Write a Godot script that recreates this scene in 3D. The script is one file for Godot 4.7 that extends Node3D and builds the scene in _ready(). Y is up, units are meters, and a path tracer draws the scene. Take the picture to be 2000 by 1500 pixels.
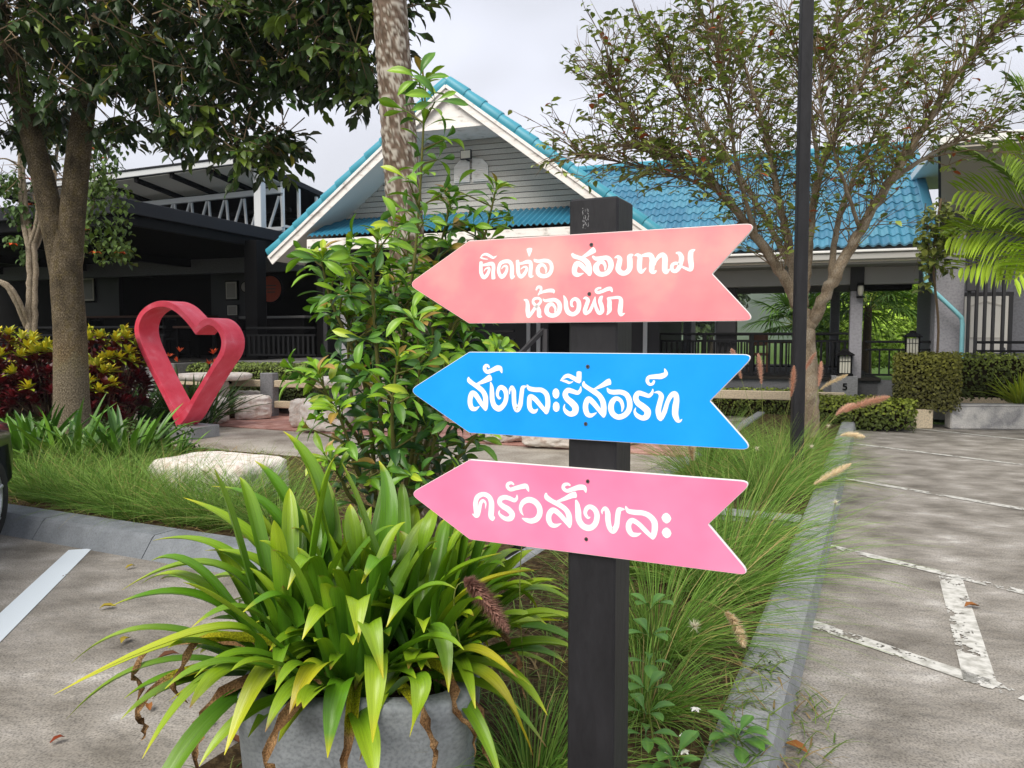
extends Node3D

# A resort car park: a three-board arrow sign in a planted strip, a heart sculpture, stone tables and low buildings behind.
# Units are metres, y is up, the camera looks along -z. Two frames are used: the site frame (kerbs, terrace) turned 25.3 degrees,
# and the house frame turned 19.5 degrees.

const SITE := 25.3
const HOUSE := 19.5

var rng := RandomNumberGenerator.new()
var M := {}
var leaf_meshes := {}


# ---------------------------------------------------------------- mesh builder
class MB:
	var v := PackedVector3Array()
	var c := PackedColorArray()
	var uv := PackedVector2Array()
	var ix := PackedInt32Array()
	var col := Color.WHITE

	func p(a: Vector3, u := Vector2.ZERO) -> int:
		v.append(a)
		c.append(col)
		uv.append(u)
		return v.size() - 1

	func t(a: int, b: int, d: int) -> void:
		ix.append(a)
		ix.append(d)
		ix.append(b)

	func q(a: int, b: int, d: int, e: int) -> void:
		t(a, b, d)
		t(a, d, e)

	func quad(a: Vector3, b: Vector3, d: Vector3, e: Vector3) -> void:
		var i := p(a, Vector2(0, 0))
		p(b, Vector2(1, 0))
		p(d, Vector2(1, 1))
		p(e, Vector2(0, 1))
		q(i, i + 1, i + 2, i + 3)

	# a box with chamfered edges; x places its centre
	func box(x: Transform3D, s: Vector3, bevel := 0.0) -> void:
		var h := s * 0.5
		var b: float = minf(bevel, minf(h.x, minf(h.y, h.z)) * 0.6)
		if b <= 0.0:
			for f in 6:
				var ax := f % 3
				var sg := 1.0 if f < 3 else -1.0
				var n := Vector3.ZERO
				n[ax] = sg
				var e1 := Vector3.ZERO
				e1[(ax + 1) % 3] = 1.0
				var e2 := n.cross(e1)
				var m := n * h
				var a1 := e1 * h
				var a2 := e2 * h
				quad(x * (m - a1 - a2), x * (m + a1 - a2), x * (m + a1 + a2), x * (m - a1 + a2))
			return
		for ax in 3:
			for sg in [1.0, -1.0]:
				var n := Vector3.ZERO
				n[ax] = sg
				var e1 := Vector3.ZERO
				e1[(ax + 1) % 3] = 1.0
				var e2 := n.cross(e1)
				var m := n * h
				var a1 := e1 * (h - Vector3.ONE * b)
				var a2 := e2 * (h - Vector3.ONE * b)
				quad(x * (m - a1 - a2), x * (m + a1 - a2), x * (m + a1 + a2), x * (m - a1 + a2))
		for ax in 3:
			var i := (ax + 1) % 3
			var j := (ax + 2) % 3
			for si in [1.0, -1.0]:
				for sj in [1.0, -1.0]:
					var pi := Vector3.ZERO
					pi[i] = si * h[i]
					pi[j] = sj * (h[j] - b)
					var pj := Vector3.ZERO
					pj[i] = si * (h[i] - b)
					pj[j] = sj * h[j]
					var l := Vector3.ZERO
					l[ax] = h[ax] - b
					if si * sj > 0.0:
						quad(x * (pi - l), x * (pj - l), x * (pj + l), x * (pi + l))
					else:
						quad(x * (pj - l), x * (pi - l), x * (pi + l), x * (pj + l))
		for sx in [1.0, -1.0]:
			for sy in [1.0, -1.0]:
				for sz in [1.0, -1.0]:
					var k := Vector3(sx, sy, sz)
					var a := Vector3(h.x, h.y - b, h.z - b) * k
					var d := Vector3(h.x - b, h.y, h.z - b) * k
					var e := Vector3(h.x - b, h.y - b, h.z) * k
					var o := p(x * a)
					p(x * d)
					p(x * e)
					if sx * sy * sz > 0.0:
						t(o, o + 1, o + 2)
					else:
						t(o, o + 2, o + 1)

	func at(centre: Vector3, s: Vector3, bevel := 0.0, turn := 0.0) -> void:
		box(Transform3D(Basis(Vector3.UP, turn), centre), s, bevel)

	# a bar of rectangular section between two points
	func bar(a: Vector3, b: Vector3, w: float, h: float, bevel := 0.0) -> void:
		var d := (b - a).normalized()
		var up := Vector3.UP if absf(d.y) < 0.95 else Vector3.FORWARD
		var s := d.cross(up).normalized()
		var u := s.cross(d).normalized()
		box(Transform3D(Basis(s, u, -d), (a + b) * 0.5), Vector3(w, h, a.distance_to(b)), bevel)

	# a tube along points with a radius at each
	func tube(pts: Array, rad: Array, sides := 8, cap := true) -> void:
		var n := pts.size()
		var first := v.size()
		var dir: Vector3 = (pts[1] - pts[0]).normalized()
		var s := dir.cross(Vector3(0.31, 0.1, 0.94)).normalized()
		if s.length() < 0.1:
			s = dir.cross(Vector3.RIGHT).normalized()
		var run := 0.0
		for k in n:
			var d: Vector3 = (pts[mini(k + 1, n - 1)] - pts[maxi(k - 1, 0)]).normalized()
			s = (s - d * s.dot(d)).normalized()
			var u := d.cross(s)
			if k:
				run += pts[k].distance_to(pts[k - 1])
			for j in sides:
				var a := TAU * j / sides
				p(pts[k] + (s * cos(a) + u * sin(a)) * rad[k], Vector2(float(j) / sides, run))
		for k in n - 1:
			for j in sides:
				var a := first + k * sides + j
				var b := first + k * sides + (j + 1) % sides
				q(a, b, b + sides, a + sides)
		if cap:
			var o := p(pts[n - 1])
			var l := first + (n - 1) * sides
			for j in sides:
				t(l + j, l + (j + 1) % sides, o)
			o = p(pts[0])
			for j in sides:
				t(first + (j + 1) % sides, first + j, o)

	# a surface of revolution about y: profile points are (radius, height)
	func lathe(prof: Array, sides := 32, centre := Vector3.ZERO) -> void:
		var first := v.size()
		for k in prof.size():
			for j in sides:
				var a := TAU * j / sides
				p(centre + Vector3(cos(a) * prof[k].x, prof[k].y, sin(a) * prof[k].x), Vector2(float(j) / sides, prof[k].y))
		for k in prof.size() - 1:
			for j in sides:
				var a := first + k * sides + j
				var b := first + k * sides + (j + 1) % sides
				q(a, a + sides, b + sides, b)

	# a leaf: a strip along pts, half widths w, its sides lifted by fold, colours along it; cols are [edge, middle] pairs or single colours
	func leaf(pts: Array, w: Array, up: Vector3, fold: float, cols: Array, rib := 0.0) -> void:
		var n := pts.size()
		var first := v.size()
		for k in n:
			var d: Vector3 = (pts[mini(k + 1, n - 1)] - pts[maxi(k - 1, 0)]).normalized()
			var s := d.cross(up)
			if s.length() < 0.05:
				s = d.cross(Vector3(0.4, 0.2, 0.9))
			s = s.normalized()
			var nn := s.cross(d)
			for j in 5:
				var x := (j - 2) * 0.5
				var base: Color = cols[k]
				col = base.lerp(Color(base.r * 1.5, base.g * 1.35, base.b * 1.3), rib) if j == 2 else base
				p(pts[k] + s * (x * w[k]) + nn * (absf(x) * w[k] * fold - (0.12 * w[k] if j == 2 else 0.0)), Vector2(x, float(k) / n))
		for k in n - 1:
			for j in 4:
				var a := first + k * 5 + j
				q(a, a + 1, a + 6, a + 5)

	# a narrow blade of two faces a step
	func blade(pts: Array, w: float, side: Vector3, cols: Array) -> void:
		var first := v.size()
		var n := pts.size()
		for k in n:
			var f: float = 1.0 - pow(float(k) / (n - 1), 1.6)
			col = cols[k]
			p(pts[k] - side * (w * (0.12 + 0.88 * f)))
			p(pts[k] + side * (w * (0.12 + 0.88 * f)))
		for k in n - 1:
			var a := first + k * 2
			q(a, a + 1, a + 3, a + 2)

	func append(o: MB, x: Transform3D) -> void:
		var first := v.size()
		for a in o.v:
			v.append(x * a)
		c.append_array(o.c)
		uv.append_array(o.uv)
		for i in o.ix:
			ix.append(first + i)

	func mesh(smooth := false) -> ArrayMesh:
		var arr := []
		arr.resize(Mesh.ARRAY_MAX)
		if smooth:
			var n := PackedVector3Array()
			n.resize(v.size())
			for k in range(0, ix.size(), 3):
				var f := (v[ix[k + 2]] - v[ix[k]]).cross(v[ix[k + 1]] - v[ix[k]])
				n[ix[k]] += f
				n[ix[k + 1]] += f
				n[ix[k + 2]] += f
			for k in n.size():
				n[k] = n[k].normalized() if n[k].length() > 1e-12 else Vector3.UP
			arr[Mesh.ARRAY_NORMAL] = n
		arr[Mesh.ARRAY_VERTEX] = v
		arr[Mesh.ARRAY_COLOR] = c
		arr[Mesh.ARRAY_TEX_UV] = uv
		arr[Mesh.ARRAY_INDEX] = ix
		var m := ArrayMesh.new()
		m.add_surface_from_arrays(Mesh.PRIMITIVE_TRIANGLES, arr)
		return m


# ---------------------------------------------------------------- objects
func obj(called: String, mesh: Mesh, mat: Material, parent: Node3D = self) -> MeshInstance3D:
	var o := MeshInstance3D.new()
	o.name = called
	o.mesh = mesh
	o.material_override = mat
	parent.add_child(o, true)
	return o


func tag(o: Node3D, label: String, category: String, group := "") -> Node3D:
	o.set_meta("label", label)
	o.set_meta("category", category)
	if group:
		o.set_meta("group", group)
	return o


func thing(called: String, label: String, category: String, where := Vector3.ZERO, turn := 0.0, group := "") -> Node3D:
	var o := Node3D.new()
	o.name = called
	add_child(o, true)
	o.position = where
	o.rotation.y = deg_to_rad(turn)
	tag(o, label, category, group)
	return o


func struct(called: String, mesh: Mesh, mat: Material, label := "", category := "") -> MeshInstance3D:
	var o := obj(called, mesh, mat)
	o.set_meta("kind", "structure")
	if label:
		o.set_meta("label", label)
	if category:
		o.set_meta("category", category)
	return o


func stuff(o: Node3D) -> Node3D:
	o.set_meta("kind", "stuff")
	return o


func scatter(called: String, mesh: Mesh, mat: Material, where: Array, tints: Array, parent: Node3D = self) -> MultiMeshInstance3D:
	var mm := MultiMesh.new()
	mm.transform_format = MultiMesh.TRANSFORM_3D
	mm.use_colors = true
	mm.mesh = mesh
	mm.instance_count = where.size()
	for i in where.size():
		mm.set_instance_transform(i, where[i])
		mm.set_instance_color(i, tints[i])
	var o := MultiMeshInstance3D.new()
	o.name = called
	o.multimesh = mm
	o.material_override = mat
	parent.add_child(o, true)
	stuff(o)
	return o


func box1(s: Vector3, bevel := 0.0) -> ArrayMesh:
	var b := MB.new()
	b.at(Vector3.ZERO, s, bevel)
	return b.mesh()


func put_box(called: String, centre: Vector3, s: Vector3, mat: Material, parent: Node3D, bevel := 0.0) -> MeshInstance3D:
	var b := MB.new()
	b.at(centre, s, bevel)
	return obj(called, b.mesh(), mat, parent)


func put_bar(called: String, a: Vector3, b: Vector3, w: float, h: float, mat: Material, parent: Node3D, bevel := 0.0) -> MeshInstance3D:
	var m := MB.new()
	m.bar(a, b, w, h, bevel)
	return obj(called, m.mesh(), mat, parent)


# site frame: b to the right along the terrace edge, a away along the kerb
func S(b: float, a: float, y := 0.0) -> Vector3:
	var t := deg_to_rad(SITE)
	return Vector3(cos(t) * b + sin(t) * a, y, sin(t) * b - cos(t) * a)


# house frame: x right along the front, d depth behind the gable
func HW(x: float, y: float, d: float) -> Vector3:
	var t := deg_to_rad(HOUSE)
	return Vector3(-1.245 + cos(t) * x + sin(t) * d, y, -15.0 + sin(t) * x - cos(t) * d)


func H(x: float, y: float, d: float) -> Vector3:
	return Vector3(x, y, -d)


func r(a: float, b: float) -> float:
	return rng.randf_range(a, b)


func lin(c: Color) -> Color:
	return c.srgb_to_linear()


func bez(a: Vector3, b: Vector3, d: Vector3, n: int) -> Array:
	var o := []
	for k in n:
		var t := float(k) / (n - 1)
		o.append(a * (1 - t) * (1 - t) + b * (2 * t * (1 - t)) + d * t * t)
	return o


func curve(pts: Array, n: int) -> Array:
	# Catmull-Rom through Vector3 points
	var o := []
	var m := pts.size() - 1
	for k in n:
		var f := float(k) / (n - 1) * m
		var i := mini(int(f), m - 1)
		var p0: Vector3 = pts[maxi(i - 1, 0)]
		var p1: Vector3 = pts[i]
		var p2: Vector3 = pts[i + 1]
		var p3: Vector3 = pts[mini(i + 2, m)]
		o.append(p1.cubic_interpolate(p2, p0, p3, f - i))
	return o


# ---------------------------------------------------------------- materials
func noise_tex(sd: int, freq: float, stops: Array, size := 512, octaves := 5, kind := FastNoiseLite.TYPE_SIMPLEX_SMOOTH, warp := 0.0, bump := 0.0) -> NoiseTexture2D:
	var n := FastNoiseLite.new()
	n.seed = sd
	n.noise_type = kind
	n.frequency = freq
	n.fractal_octaves = octaves
	if warp > 0.0:
		n.domain_warp_enabled = true
		n.domain_warp_amplitude = warp
		n.domain_warp_frequency = freq * 1.5
	var t := NoiseTexture2D.new()
	t.width = size
	t.height = size
	t.seamless = true
	t.noise = n
	if bump > 0.0:
		t.as_normal_map = true
		t.bump_strength = bump
	elif stops.size():
		var g := Gradient.new()
		var off := PackedFloat32Array()
		var cs := PackedColorArray()
		for s in stops:
			off.append(s[0])
			cs.append(s[1])
		g.offsets = off
		g.colors = cs
		t.color_ramp = g
	return t


func mat(c: Color, rough := 0.8, spec := 0.5) -> StandardMaterial3D:
	var m := StandardMaterial3D.new()
	m.albedo_color = c
	m.roughness = rough
	m.metallic_specular = spec
	return m


func world_tex(m: StandardMaterial3D, t: Texture2D, scale: Vector3, normal: Texture2D = null, ns := 0.5) -> StandardMaterial3D:
	m.albedo_texture = t
	m.uv1_triplanar = true
	m.uv1_world_triplanar = true
	m.uv1_scale = scale
	if normal:
		m.normal_enabled = true
		m.normal_texture = normal
		m.normal_scale = ns
	return m


func detail(m: StandardMaterial3D, t: Texture2D, scale: Vector3) -> StandardMaterial3D:
	m.detail_enabled = true
	m.detail_albedo = t
	m.detail_blend_mode = BaseMaterial3D.BLEND_MODE_MUL
	m.detail_uv_layer = BaseMaterial3D.DETAIL_UV_2
	m.uv2_triplanar = true
	m.uv2_world_triplanar = true
	m.uv2_scale = scale
	return m


func leafy(c: Color, back: float, rough := 0.45, spec := 0.5) -> StandardMaterial3D:
	var m := mat(c, rough, spec)
	m.vertex_color_use_as_albedo = true
	m.cull_mode = BaseMaterial3D.CULL_DISABLED
	m.backlight_enabled = back > 0.0
	m.backlight = Color(back, back, back * 0.7)
	return m


func g8(a: float) -> Color:
	return Color(a, a, a)


func materials() -> void:
	var bump := noise_tex(5, 0.05, [], 512, 5, FastNoiseLite.TYPE_SIMPLEX_SMOOTH, 0.0, 4.0)
	var grain := noise_tex(3, 0.09, [[0.0, g8(0.8)], [0.42, g8(0.94)], [0.6, g8(1.0)], [1.0, g8(1.0)]], 512, 4)
	var speck := noise_tex(31, 0.085, [[0.0, g8(0.58)], [0.3, g8(0.8)], [0.5, g8(0.95)], [0.75, g8(1.0)], [1.0, g8(1.0)]], 1024, 5, FastNoiseLite.TYPE_SIMPLEX_SMOOTH, 12.0)
	var lot := noise_tex(11, 0.006, [[0.0, Color("#69645d")], [0.25, Color("#827d75")], [0.45, Color("#918c84")], [0.6, Color("#9a958d")], [0.8, Color("#a8a39c")], [1.0, Color("#cbc8c2")]], 1024, 8, FastNoiseLite.TYPE_SIMPLEX_SMOOTH, 25.0)
	M.lot = detail(world_tex(mat(Color(1, 1, 1), 0.9, 0.35), lot, Vector3(0.27, 0.27, 0.33), bump, 0.6), speck, Vector3(0.9, 0.9, 0.9))
	var pale := noise_tex(12, 0.008, [[0.0, Color("#8e867a")], [0.4, Color("#a9a195")], [0.6, Color("#b7b0a4")], [1.0, Color("#ccc6bb")]], 512, 6, FastNoiseLite.TYPE_SIMPLEX_SMOOTH, 30.0)
	M.path = detail(world_tex(mat(Color(1, 1, 1), 0.9, 0.35), pale, Vector3(0.3, 0.3, 0.3), bump, 0.4), grain, Vector3(0.7, 0.7, 0.7))
	var kerb := noise_tex(13, 0.012, [[0.0, Color("#858788")], [0.4, Color("#939697")], [0.6, Color("#9c9fa0")], [1.0, Color("#aaacac")]], 512, 6)
	M.kerb = detail(world_tex(mat(Color(1, 1, 1), 0.75, 0.4), kerb, Vector3(0.8, 0.8, 0.8), bump, 0.2), grain, Vector3(1.3, 1.3, 1.3))
	M.kerb_dark = detail(world_tex(mat(Color(0.84, 0.86, 0.89), 0.75, 0.4), kerb, Vector3(0.8, 0.8, 0.8), bump, 0.2), grain, Vector3(1.3, 1.3, 1.3))
	var cem := noise_tex(14, 0.01, [[0.0, Color("#86868a")], [0.35, Color("#a9a9aa")], [0.55, Color("#c3c2c0")], [1.0, Color("#dad8d4")]], 512, 6, FastNoiseLite.TYPE_SIMPLEX_SMOOTH, 50.0)
	M.cement = detail(world_tex(mat(Color(1, 1, 1), 0.85, 0.35), cem, Vector3(0.6, 0.6, 0.6), bump, 0.4), grain, Vector3(1, 1, 1))
	M.pot = detail(world_tex(mat(Color(1.0, 1.02, 1.04), 0.7, 0.4), kerb, Vector3(1.1, 1.1, 1.1), bump, 0.25), grain, Vector3(1.5, 1.5, 1.5))
	var soil := noise_tex(15, 0.03, [[0.0, Color("#2e2519")], [0.5, Color("#4a3d2b")], [0.75, Color("#5f5238")], [1.0, Color("#7a6c4e")]], 512, 5)
	M.soil = world_tex(mat(Color(1, 1, 1), 0.95, 0.2), soil, Vector3(1, 1, 1), bump, 1.2)
	var lawn := noise_tex(16, 0.03, [[0.0, Color("#2f3d17")], [0.5, Color("#46602a")], [1.0, Color("#6b8040")]], 512, 5)
	M.lawn = world_tex(mat(Color(1, 1, 1), 0.95, 0.2), lawn, Vector3(0.5, 0.5, 0.5), bump, 1.0)
	var rose := noise_tex(17, 0.012, [[0.0, Color("#a5786d")], [0.4, Color("#bb8d82")], [0.65, Color("#c99d93")], [1.0, Color("#d8b8ae")]], 512, 6)
	M.rose = detail(world_tex(mat(Color(1, 1, 1), 0.85, 0.35), rose, Vector3(0.5, 0.5, 0.5), bump, 0.3), grain, Vector3(0.9, 0.9, 0.9))
	M.rose2 = detail(world_tex(mat(Color(0.93, 0.92, 0.93), 0.85, 0.35), rose, Vector3(0.5, 0.5, 0.5), bump, 0.3), grain, Vector3(0.9, 0.9, 0.9))
	var stone := noise_tex(18, 0.012, [[0.0, Color("#b49a8e")], [0.26, Color("#d9cac0")], [0.42, Color("#ebe4dd")], [0.7, Color("#f3f0ec")], [1.0, Color("#faf8f6")]], 512, 6, FastNoiseLite.TYPE_SIMPLEX_SMOOTH, 45.0)
	M.stone = world_tex(mat(Color(0.94, 0.93, 0.92), 0.75, 0.4), stone, Vector3(1.1, 1.1, 1.1), bump, 0.8)
	var paint := noise_tex(19, 0.03, [[0.0, Color("#a9a7a0")], [0.4, Color("#cfcec9")], [0.6, Color("#e2e1dd")], [1.0, Color("#eeede9")]], 512, 5)
	M.paint = world_tex(mat(Color(0.88, 0.88, 0.87), 0.8, 0.4), paint, Vector3(1, 1, 1), bump, 0.4)
	M.paint_blue = mat(Color(0.82, 0.86, 0.89), 0.8, 0.4)
	# the sign
	var black := noise_tex(20, 0.03, [[0.0, Color("#19191b")], [0.5, Color("#202022")], [1.0, Color("#28282a")]], 256, 5)
	M.post = world_tex(mat(Color(1, 1, 1.03), 0.5, 0.4), black, Vector3(2, 0.3, 2), bump, 0.15)
	var salmon := noise_tex(21, 0.006, [[0.0, Color("#fa7f8c")], [0.4, Color("#fb9098")], [0.6, Color("#faa09f")], [1.0, Color("#fab2ac")]], 512, 5)
	M.board1 = world_tex(mat(Color(1, 1, 1), 0.55, 0.4), salmon, Vector3(1.4, 1.4, 1.4))
	M.board2 = world_tex(mat(Color(1, 1, 1), 0.5, 0.4), noise_tex(34, 0.006, [[0.0, Color("#0493f6")], [0.5, Color("#0a9cff")], [1.0, Color("#22a6ff")]], 512, 5), Vector3(1.2, 1.2, 1.2))
	var pink := noise_tex(22, 0.005, [[0.0, Color("#fb759c")], [0.45, Color("#fc83ab")], [1.0, Color("#fb9cbf")]], 512, 4)
	M.board3 = world_tex(mat(Color(1, 1, 1), 0.5, 0.4), pink, Vector3(1.2, 1.2, 1.2))
	M.board_edge = mat(Color(0.93, 0.92, 0.91), 0.6)
	M.letter = mat(Color(0.96, 0.95, 0.95), 0.55)
	M.screw = mat(Color(0.42, 0.42, 0.42), 0.35)
	M.screw.metallic = 0.8
	M.dark_hole = mat(Color(0.1, 0.07, 0.07), 0.9)
	var red := noise_tex(23, 0.012, [[0.0, Color("#e2374f")], [0.4, Color("#ee4b62")], [0.7, Color("#f15e74")], [1.0, Color("#f494a2")]], 512, 6, FastNoiseLite.TYPE_SIMPLEX_SMOOTH, 30.0)
	M.heart = world_tex(mat(Color(1, 1, 1), 0.5, 0.45), red, Vector3(0.6, 0.6, 0.6), bump, 0.25)
	# buildings
	M.siding = detail(mat(Color("#d2cfc9"), 0.75, 0.4), grain, Vector3(0.6, 2.0, 0.6))
	M.siding2 = detail(mat(Color("#c9c6c0"), 0.75, 0.4), grain, Vector3(0.6, 2.0, 0.6))
	var fascia := noise_tex(24, 0.012, [[0.0, Color("#8f8a84")], [0.22, Color("#dedbd6")], [0.4, Color("#efedea")], [1.0, Color("#f5f3f1")]], 512, 6, FastNoiseLite.TYPE_SIMPLEX_SMOOTH, 20.0)
	M.fascia = world_tex(mat(Color(1, 1, 1), 0.7, 0.4), fascia, Vector3(0.5, 0.9, 0.5))
	M.soffit = mat(Color("#f0f3f0"), 0.8)
	M.cap_tile = mat(Color("#3d95ab"), 0.45)
	for k in 4:
		M["roof%d" % k] = detail(mat([Color("#4783a0"), Color("#4b8ca8"), Color("#407b99"), Color("#528fa7")][k], 0.42, 0.5), grain, Vector3(1.2, 1.2, 1.2))
	M.skirt = detail(mat(Color("#2f7d9c"), 0.45, 0.5), grain, Vector3(1.2, 1.2, 1.2))
	M.charcoal = mat(Color("#2b2b2e"), 0.6)
	M.charcoal2 = mat(Color("#3b3b3f"), 0.65)
	M.wallgrey = detail(mat(Color("#7b7c82"), 0.85), grain, Vector3(0.4, 0.4, 0.4))
	M.plinth = detail(mat(Color("#67686d"), 0.85), grain, Vector3(0.5, 0.5, 0.5))
	M.plinth_light = detail(mat(Color("#8b8c90"), 0.85), grain, Vector3(0.5, 0.5, 0.5))
	M.column = detail(mat(Color("#a09fa6"), 0.8), grain, Vector3(0.4, 0.4, 0.4))
	M.ceiling = mat(Color("#a9a9a8"), 0.85)
	M.gutter = mat(Color("#b3b2ae"), 0.55)
	M.black = mat(Color("#0f0f11"), 0.6, 0.25)
	M.blackmatt = mat(Color("#0c0c0d"), 0.9, 0.2)
	M.blackroof = mat(Color("#26282d"), 0.6, 0.3)
	M.rail = mat(Color("#191a1c"), 0.5, 0.3)
	M.white = mat(Color("#e6e6e4"), 0.6)
	M.whitemetal = mat(Color("#c8cbcd"), 0.5)
	M.panel = mat(Color("#efe9de"), 0.8)
	M.darkwall = detail(mat(Color("#1e1d1e"), 0.9, 0.2), grain, Vector3(0.3, 0.6, 0.3))
	M.floor = mat(Color("#2a2826"), 0.8, 0.3)
	M.wood = mat(Color("#5c3a2a"), 0.6)
	M.orange = mat(Color("#a63a12"), 0.6)
	M.redcloth = mat(Color("#8f2f22"), 0.8)
	M.pipe = mat(Color("#8ed0dc"), 0.4)
	M.door = mat(Color("#d9d6cf"), 0.6)
	M.door_trim = mat(Color("#c0bcb4"), 0.6)
	M.concrete_dark = detail(mat(Color("#7a7977"), 0.9), grain, Vector3(0.4, 0.4, 0.4))
	M.cream = detail(mat(Color("#d8c8ac"), 0.75), grain, Vector3(0.6, 0.6, 0.6))
	M.annexroof = mat(Color("#a39d93"), 0.85)
	M.glass = mat(Color(0.9, 0.92, 0.9, 0.25), 0.1)
	M.glass.transparency = BaseMaterial3D.TRANSPARENCY_ALPHA
	M.lamp_glass = mat(Color("#d8d6c8"), 0.4)
	M.paper = mat(Color("#b9b3a8"), 0.7)
	M.photo = mat(Color("#6f6a63"), 0.4)
	M.photo2 = mat(Color("#8a857c"), 0.4)
	# plants; the colours are in the leaves
	M.leaf = leafy(Color(1, 1, 1), 0.55, 0.38, 0.5)
	M.leaf_dark = leafy(Color(1, 1, 1), 0.3, 0.45, 0.5)
	M.leaf_soft = leafy(Color(1, 1, 1), 0.5, 0.55, 0.4)
	M.grass = leafy(Color(1, 1, 1), 0.5, 0.6, 0.35)
	M.dry = leafy(Color(1, 1, 1), 0.3, 0.85, 0.25)
	M.withered = world_tex(leafy(Color(1, 1, 1), 0.25, 0.9, 0.2), noise_tex(35, 0.05, [[0.0, g8(0.3)], [0.4, g8(0.7)], [0.7, g8(1.0)], [1.0, g8(1.0)]], 512, 5), Vector3(6, 6, 6), bump, 1.5)
	M.plume = leafy(Color(1, 0.97, 0.96), 0.9, 0.8, 0.2)
	M.plume.backlight = Color(0.9, 0.9, 0.9)
	# fine veins along strap leaves
	M.strap = leafy(Color(1, 1, 1), 0.6, 0.36, 0.5)
	M.strap.albedo_texture = noise_tex(36, 0.06, [[0.0, g8(0.66)], [0.4, g8(0.9)], [0.6, g8(1.0)], [1.0, g8(1.0)]], 256, 4)
	M.strap.uv1_scale = Vector3(1.6, 0.12, 1)
	M.strap.normal_enabled = true
	M.strap.normal_texture = noise_tex(37, 0.06, [], 256, 4, FastNoiseLite.TYPE_SIMPLEX_SMOOTH, 0.0, 3.0)
	M.strap.normal_scale = 0.3
	var bk := noise_tex(26, 0.03, [[0.0, Color("#3c352b")], [0.35, Color("#5c5345")], [0.6, Color("#7a705f")], [1.0, Color("#b0a793")]], 512, 6)
	var barkbump := noise_tex(27, 0.05, [], 512, 5, FastNoiseLite.TYPE_SIMPLEX_SMOOTH, 20.0, 8.0)
	M.bark = world_tex(mat(Color(1, 1, 1), 0.95, 0.2), bk, Vector3(4.0, 2.2, 4.0), barkbump, 1.0)
	M.bark.vertex_color_use_as_albedo = true
	M.bark_pale = world_tex(mat(Color(1, 1, 1), 0.95, 0.2), noise_tex(33, 0.03, [[0.0, Color("#6f6557")], [0.35, Color("#8f8474")], [0.6, Color("#a59a8a")], [1.0, Color("#cbc3b5")]], 512, 5), Vector3(4.0, 1.6, 4.0), barkbump, 1.2)
	M.bark_pale.vertex_color_use_as_albedo = true
	M.bark_plain = world_tex(mat(Color(1, 1, 1), 0.95, 0.2), noise_tex(28, 0.06, [[0.0, g8(0.5)], [0.5, g8(0.85)], [1.0, g8(1.0)]], 512, 5), Vector3(2.5, 2.5, 2.5), barkbump, 1.0)
	M.bark_plain.vertex_color_use_as_albedo = true
	M.twig = mat(Color("#7d6c58"), 0.9, 0.2)
	M.stem = mat(Color("#6b6a3a"), 0.7, 0.3)
	M.tyre = mat(Color("#1a1a1b"), 0.85)
	M.rim = mat(Color("#b5b8bb"), 0.35)
	M.rim.metallic = 0.7
	M.carpaint = mat(Color("#15201a"), 0.3)
	M.carpaint.clearcoat_enabled = true
	M.carpaint.clearcoat = 1.0
	M.carpaint.clearcoat_roughness = 0.05
	M.carglass = mat(Color("#0c0f12"), 0.08)
	M.hill = detail(mat(Color(1, 1, 1), 0.95, 0.1), noise_tex(29, 0.05, [[0.0, g8(0.45)], [0.5, g8(0.8)], [1.0, g8(1.0)]], 512, 5), Vector3(0.02, 0.02, 0.02))
	M.hill.vertex_color_use_as_albedo = true
	M.petal = mat(Color("#f1f0e8"), 0.6)
	M.petal.backlight_enabled = true
	M.petal.backlight = Color(0.4, 0.4, 0.36)
	M.flower = mat(Color("#e0581c"), 0.6)


# ---------------------------------------------------------------- start
func _ready() -> void:
	rng.seed = 20240611
	var cam := Camera3D.new()
	cam.name = "camera"
	cam.position = Vector3(0, 1.5, 0)
	cam.rotation.x = -atan(90.0 / 1504.0)
	cam.fov = rad_to_deg(2.0 * atan(750.0 / 1504.0))
	cam.near = 0.05
	cam.far = 2000.0
	add_child(cam)
	cam.current = true
	sky_and_sun()
	materials()
	ground()
	house()
	restaurant()
	annex()
	far_things()
	garden_walls()
	tables()
	heart()
	big_tree()
	vine_tree()
	spreading_tree()
	palm_trunk()
	shrub()
	pot_plant()
	beds_of_plants()
	grasses()
	lamp_post()
	lanterns()
	car()
	signpost()
	small_things()


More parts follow.
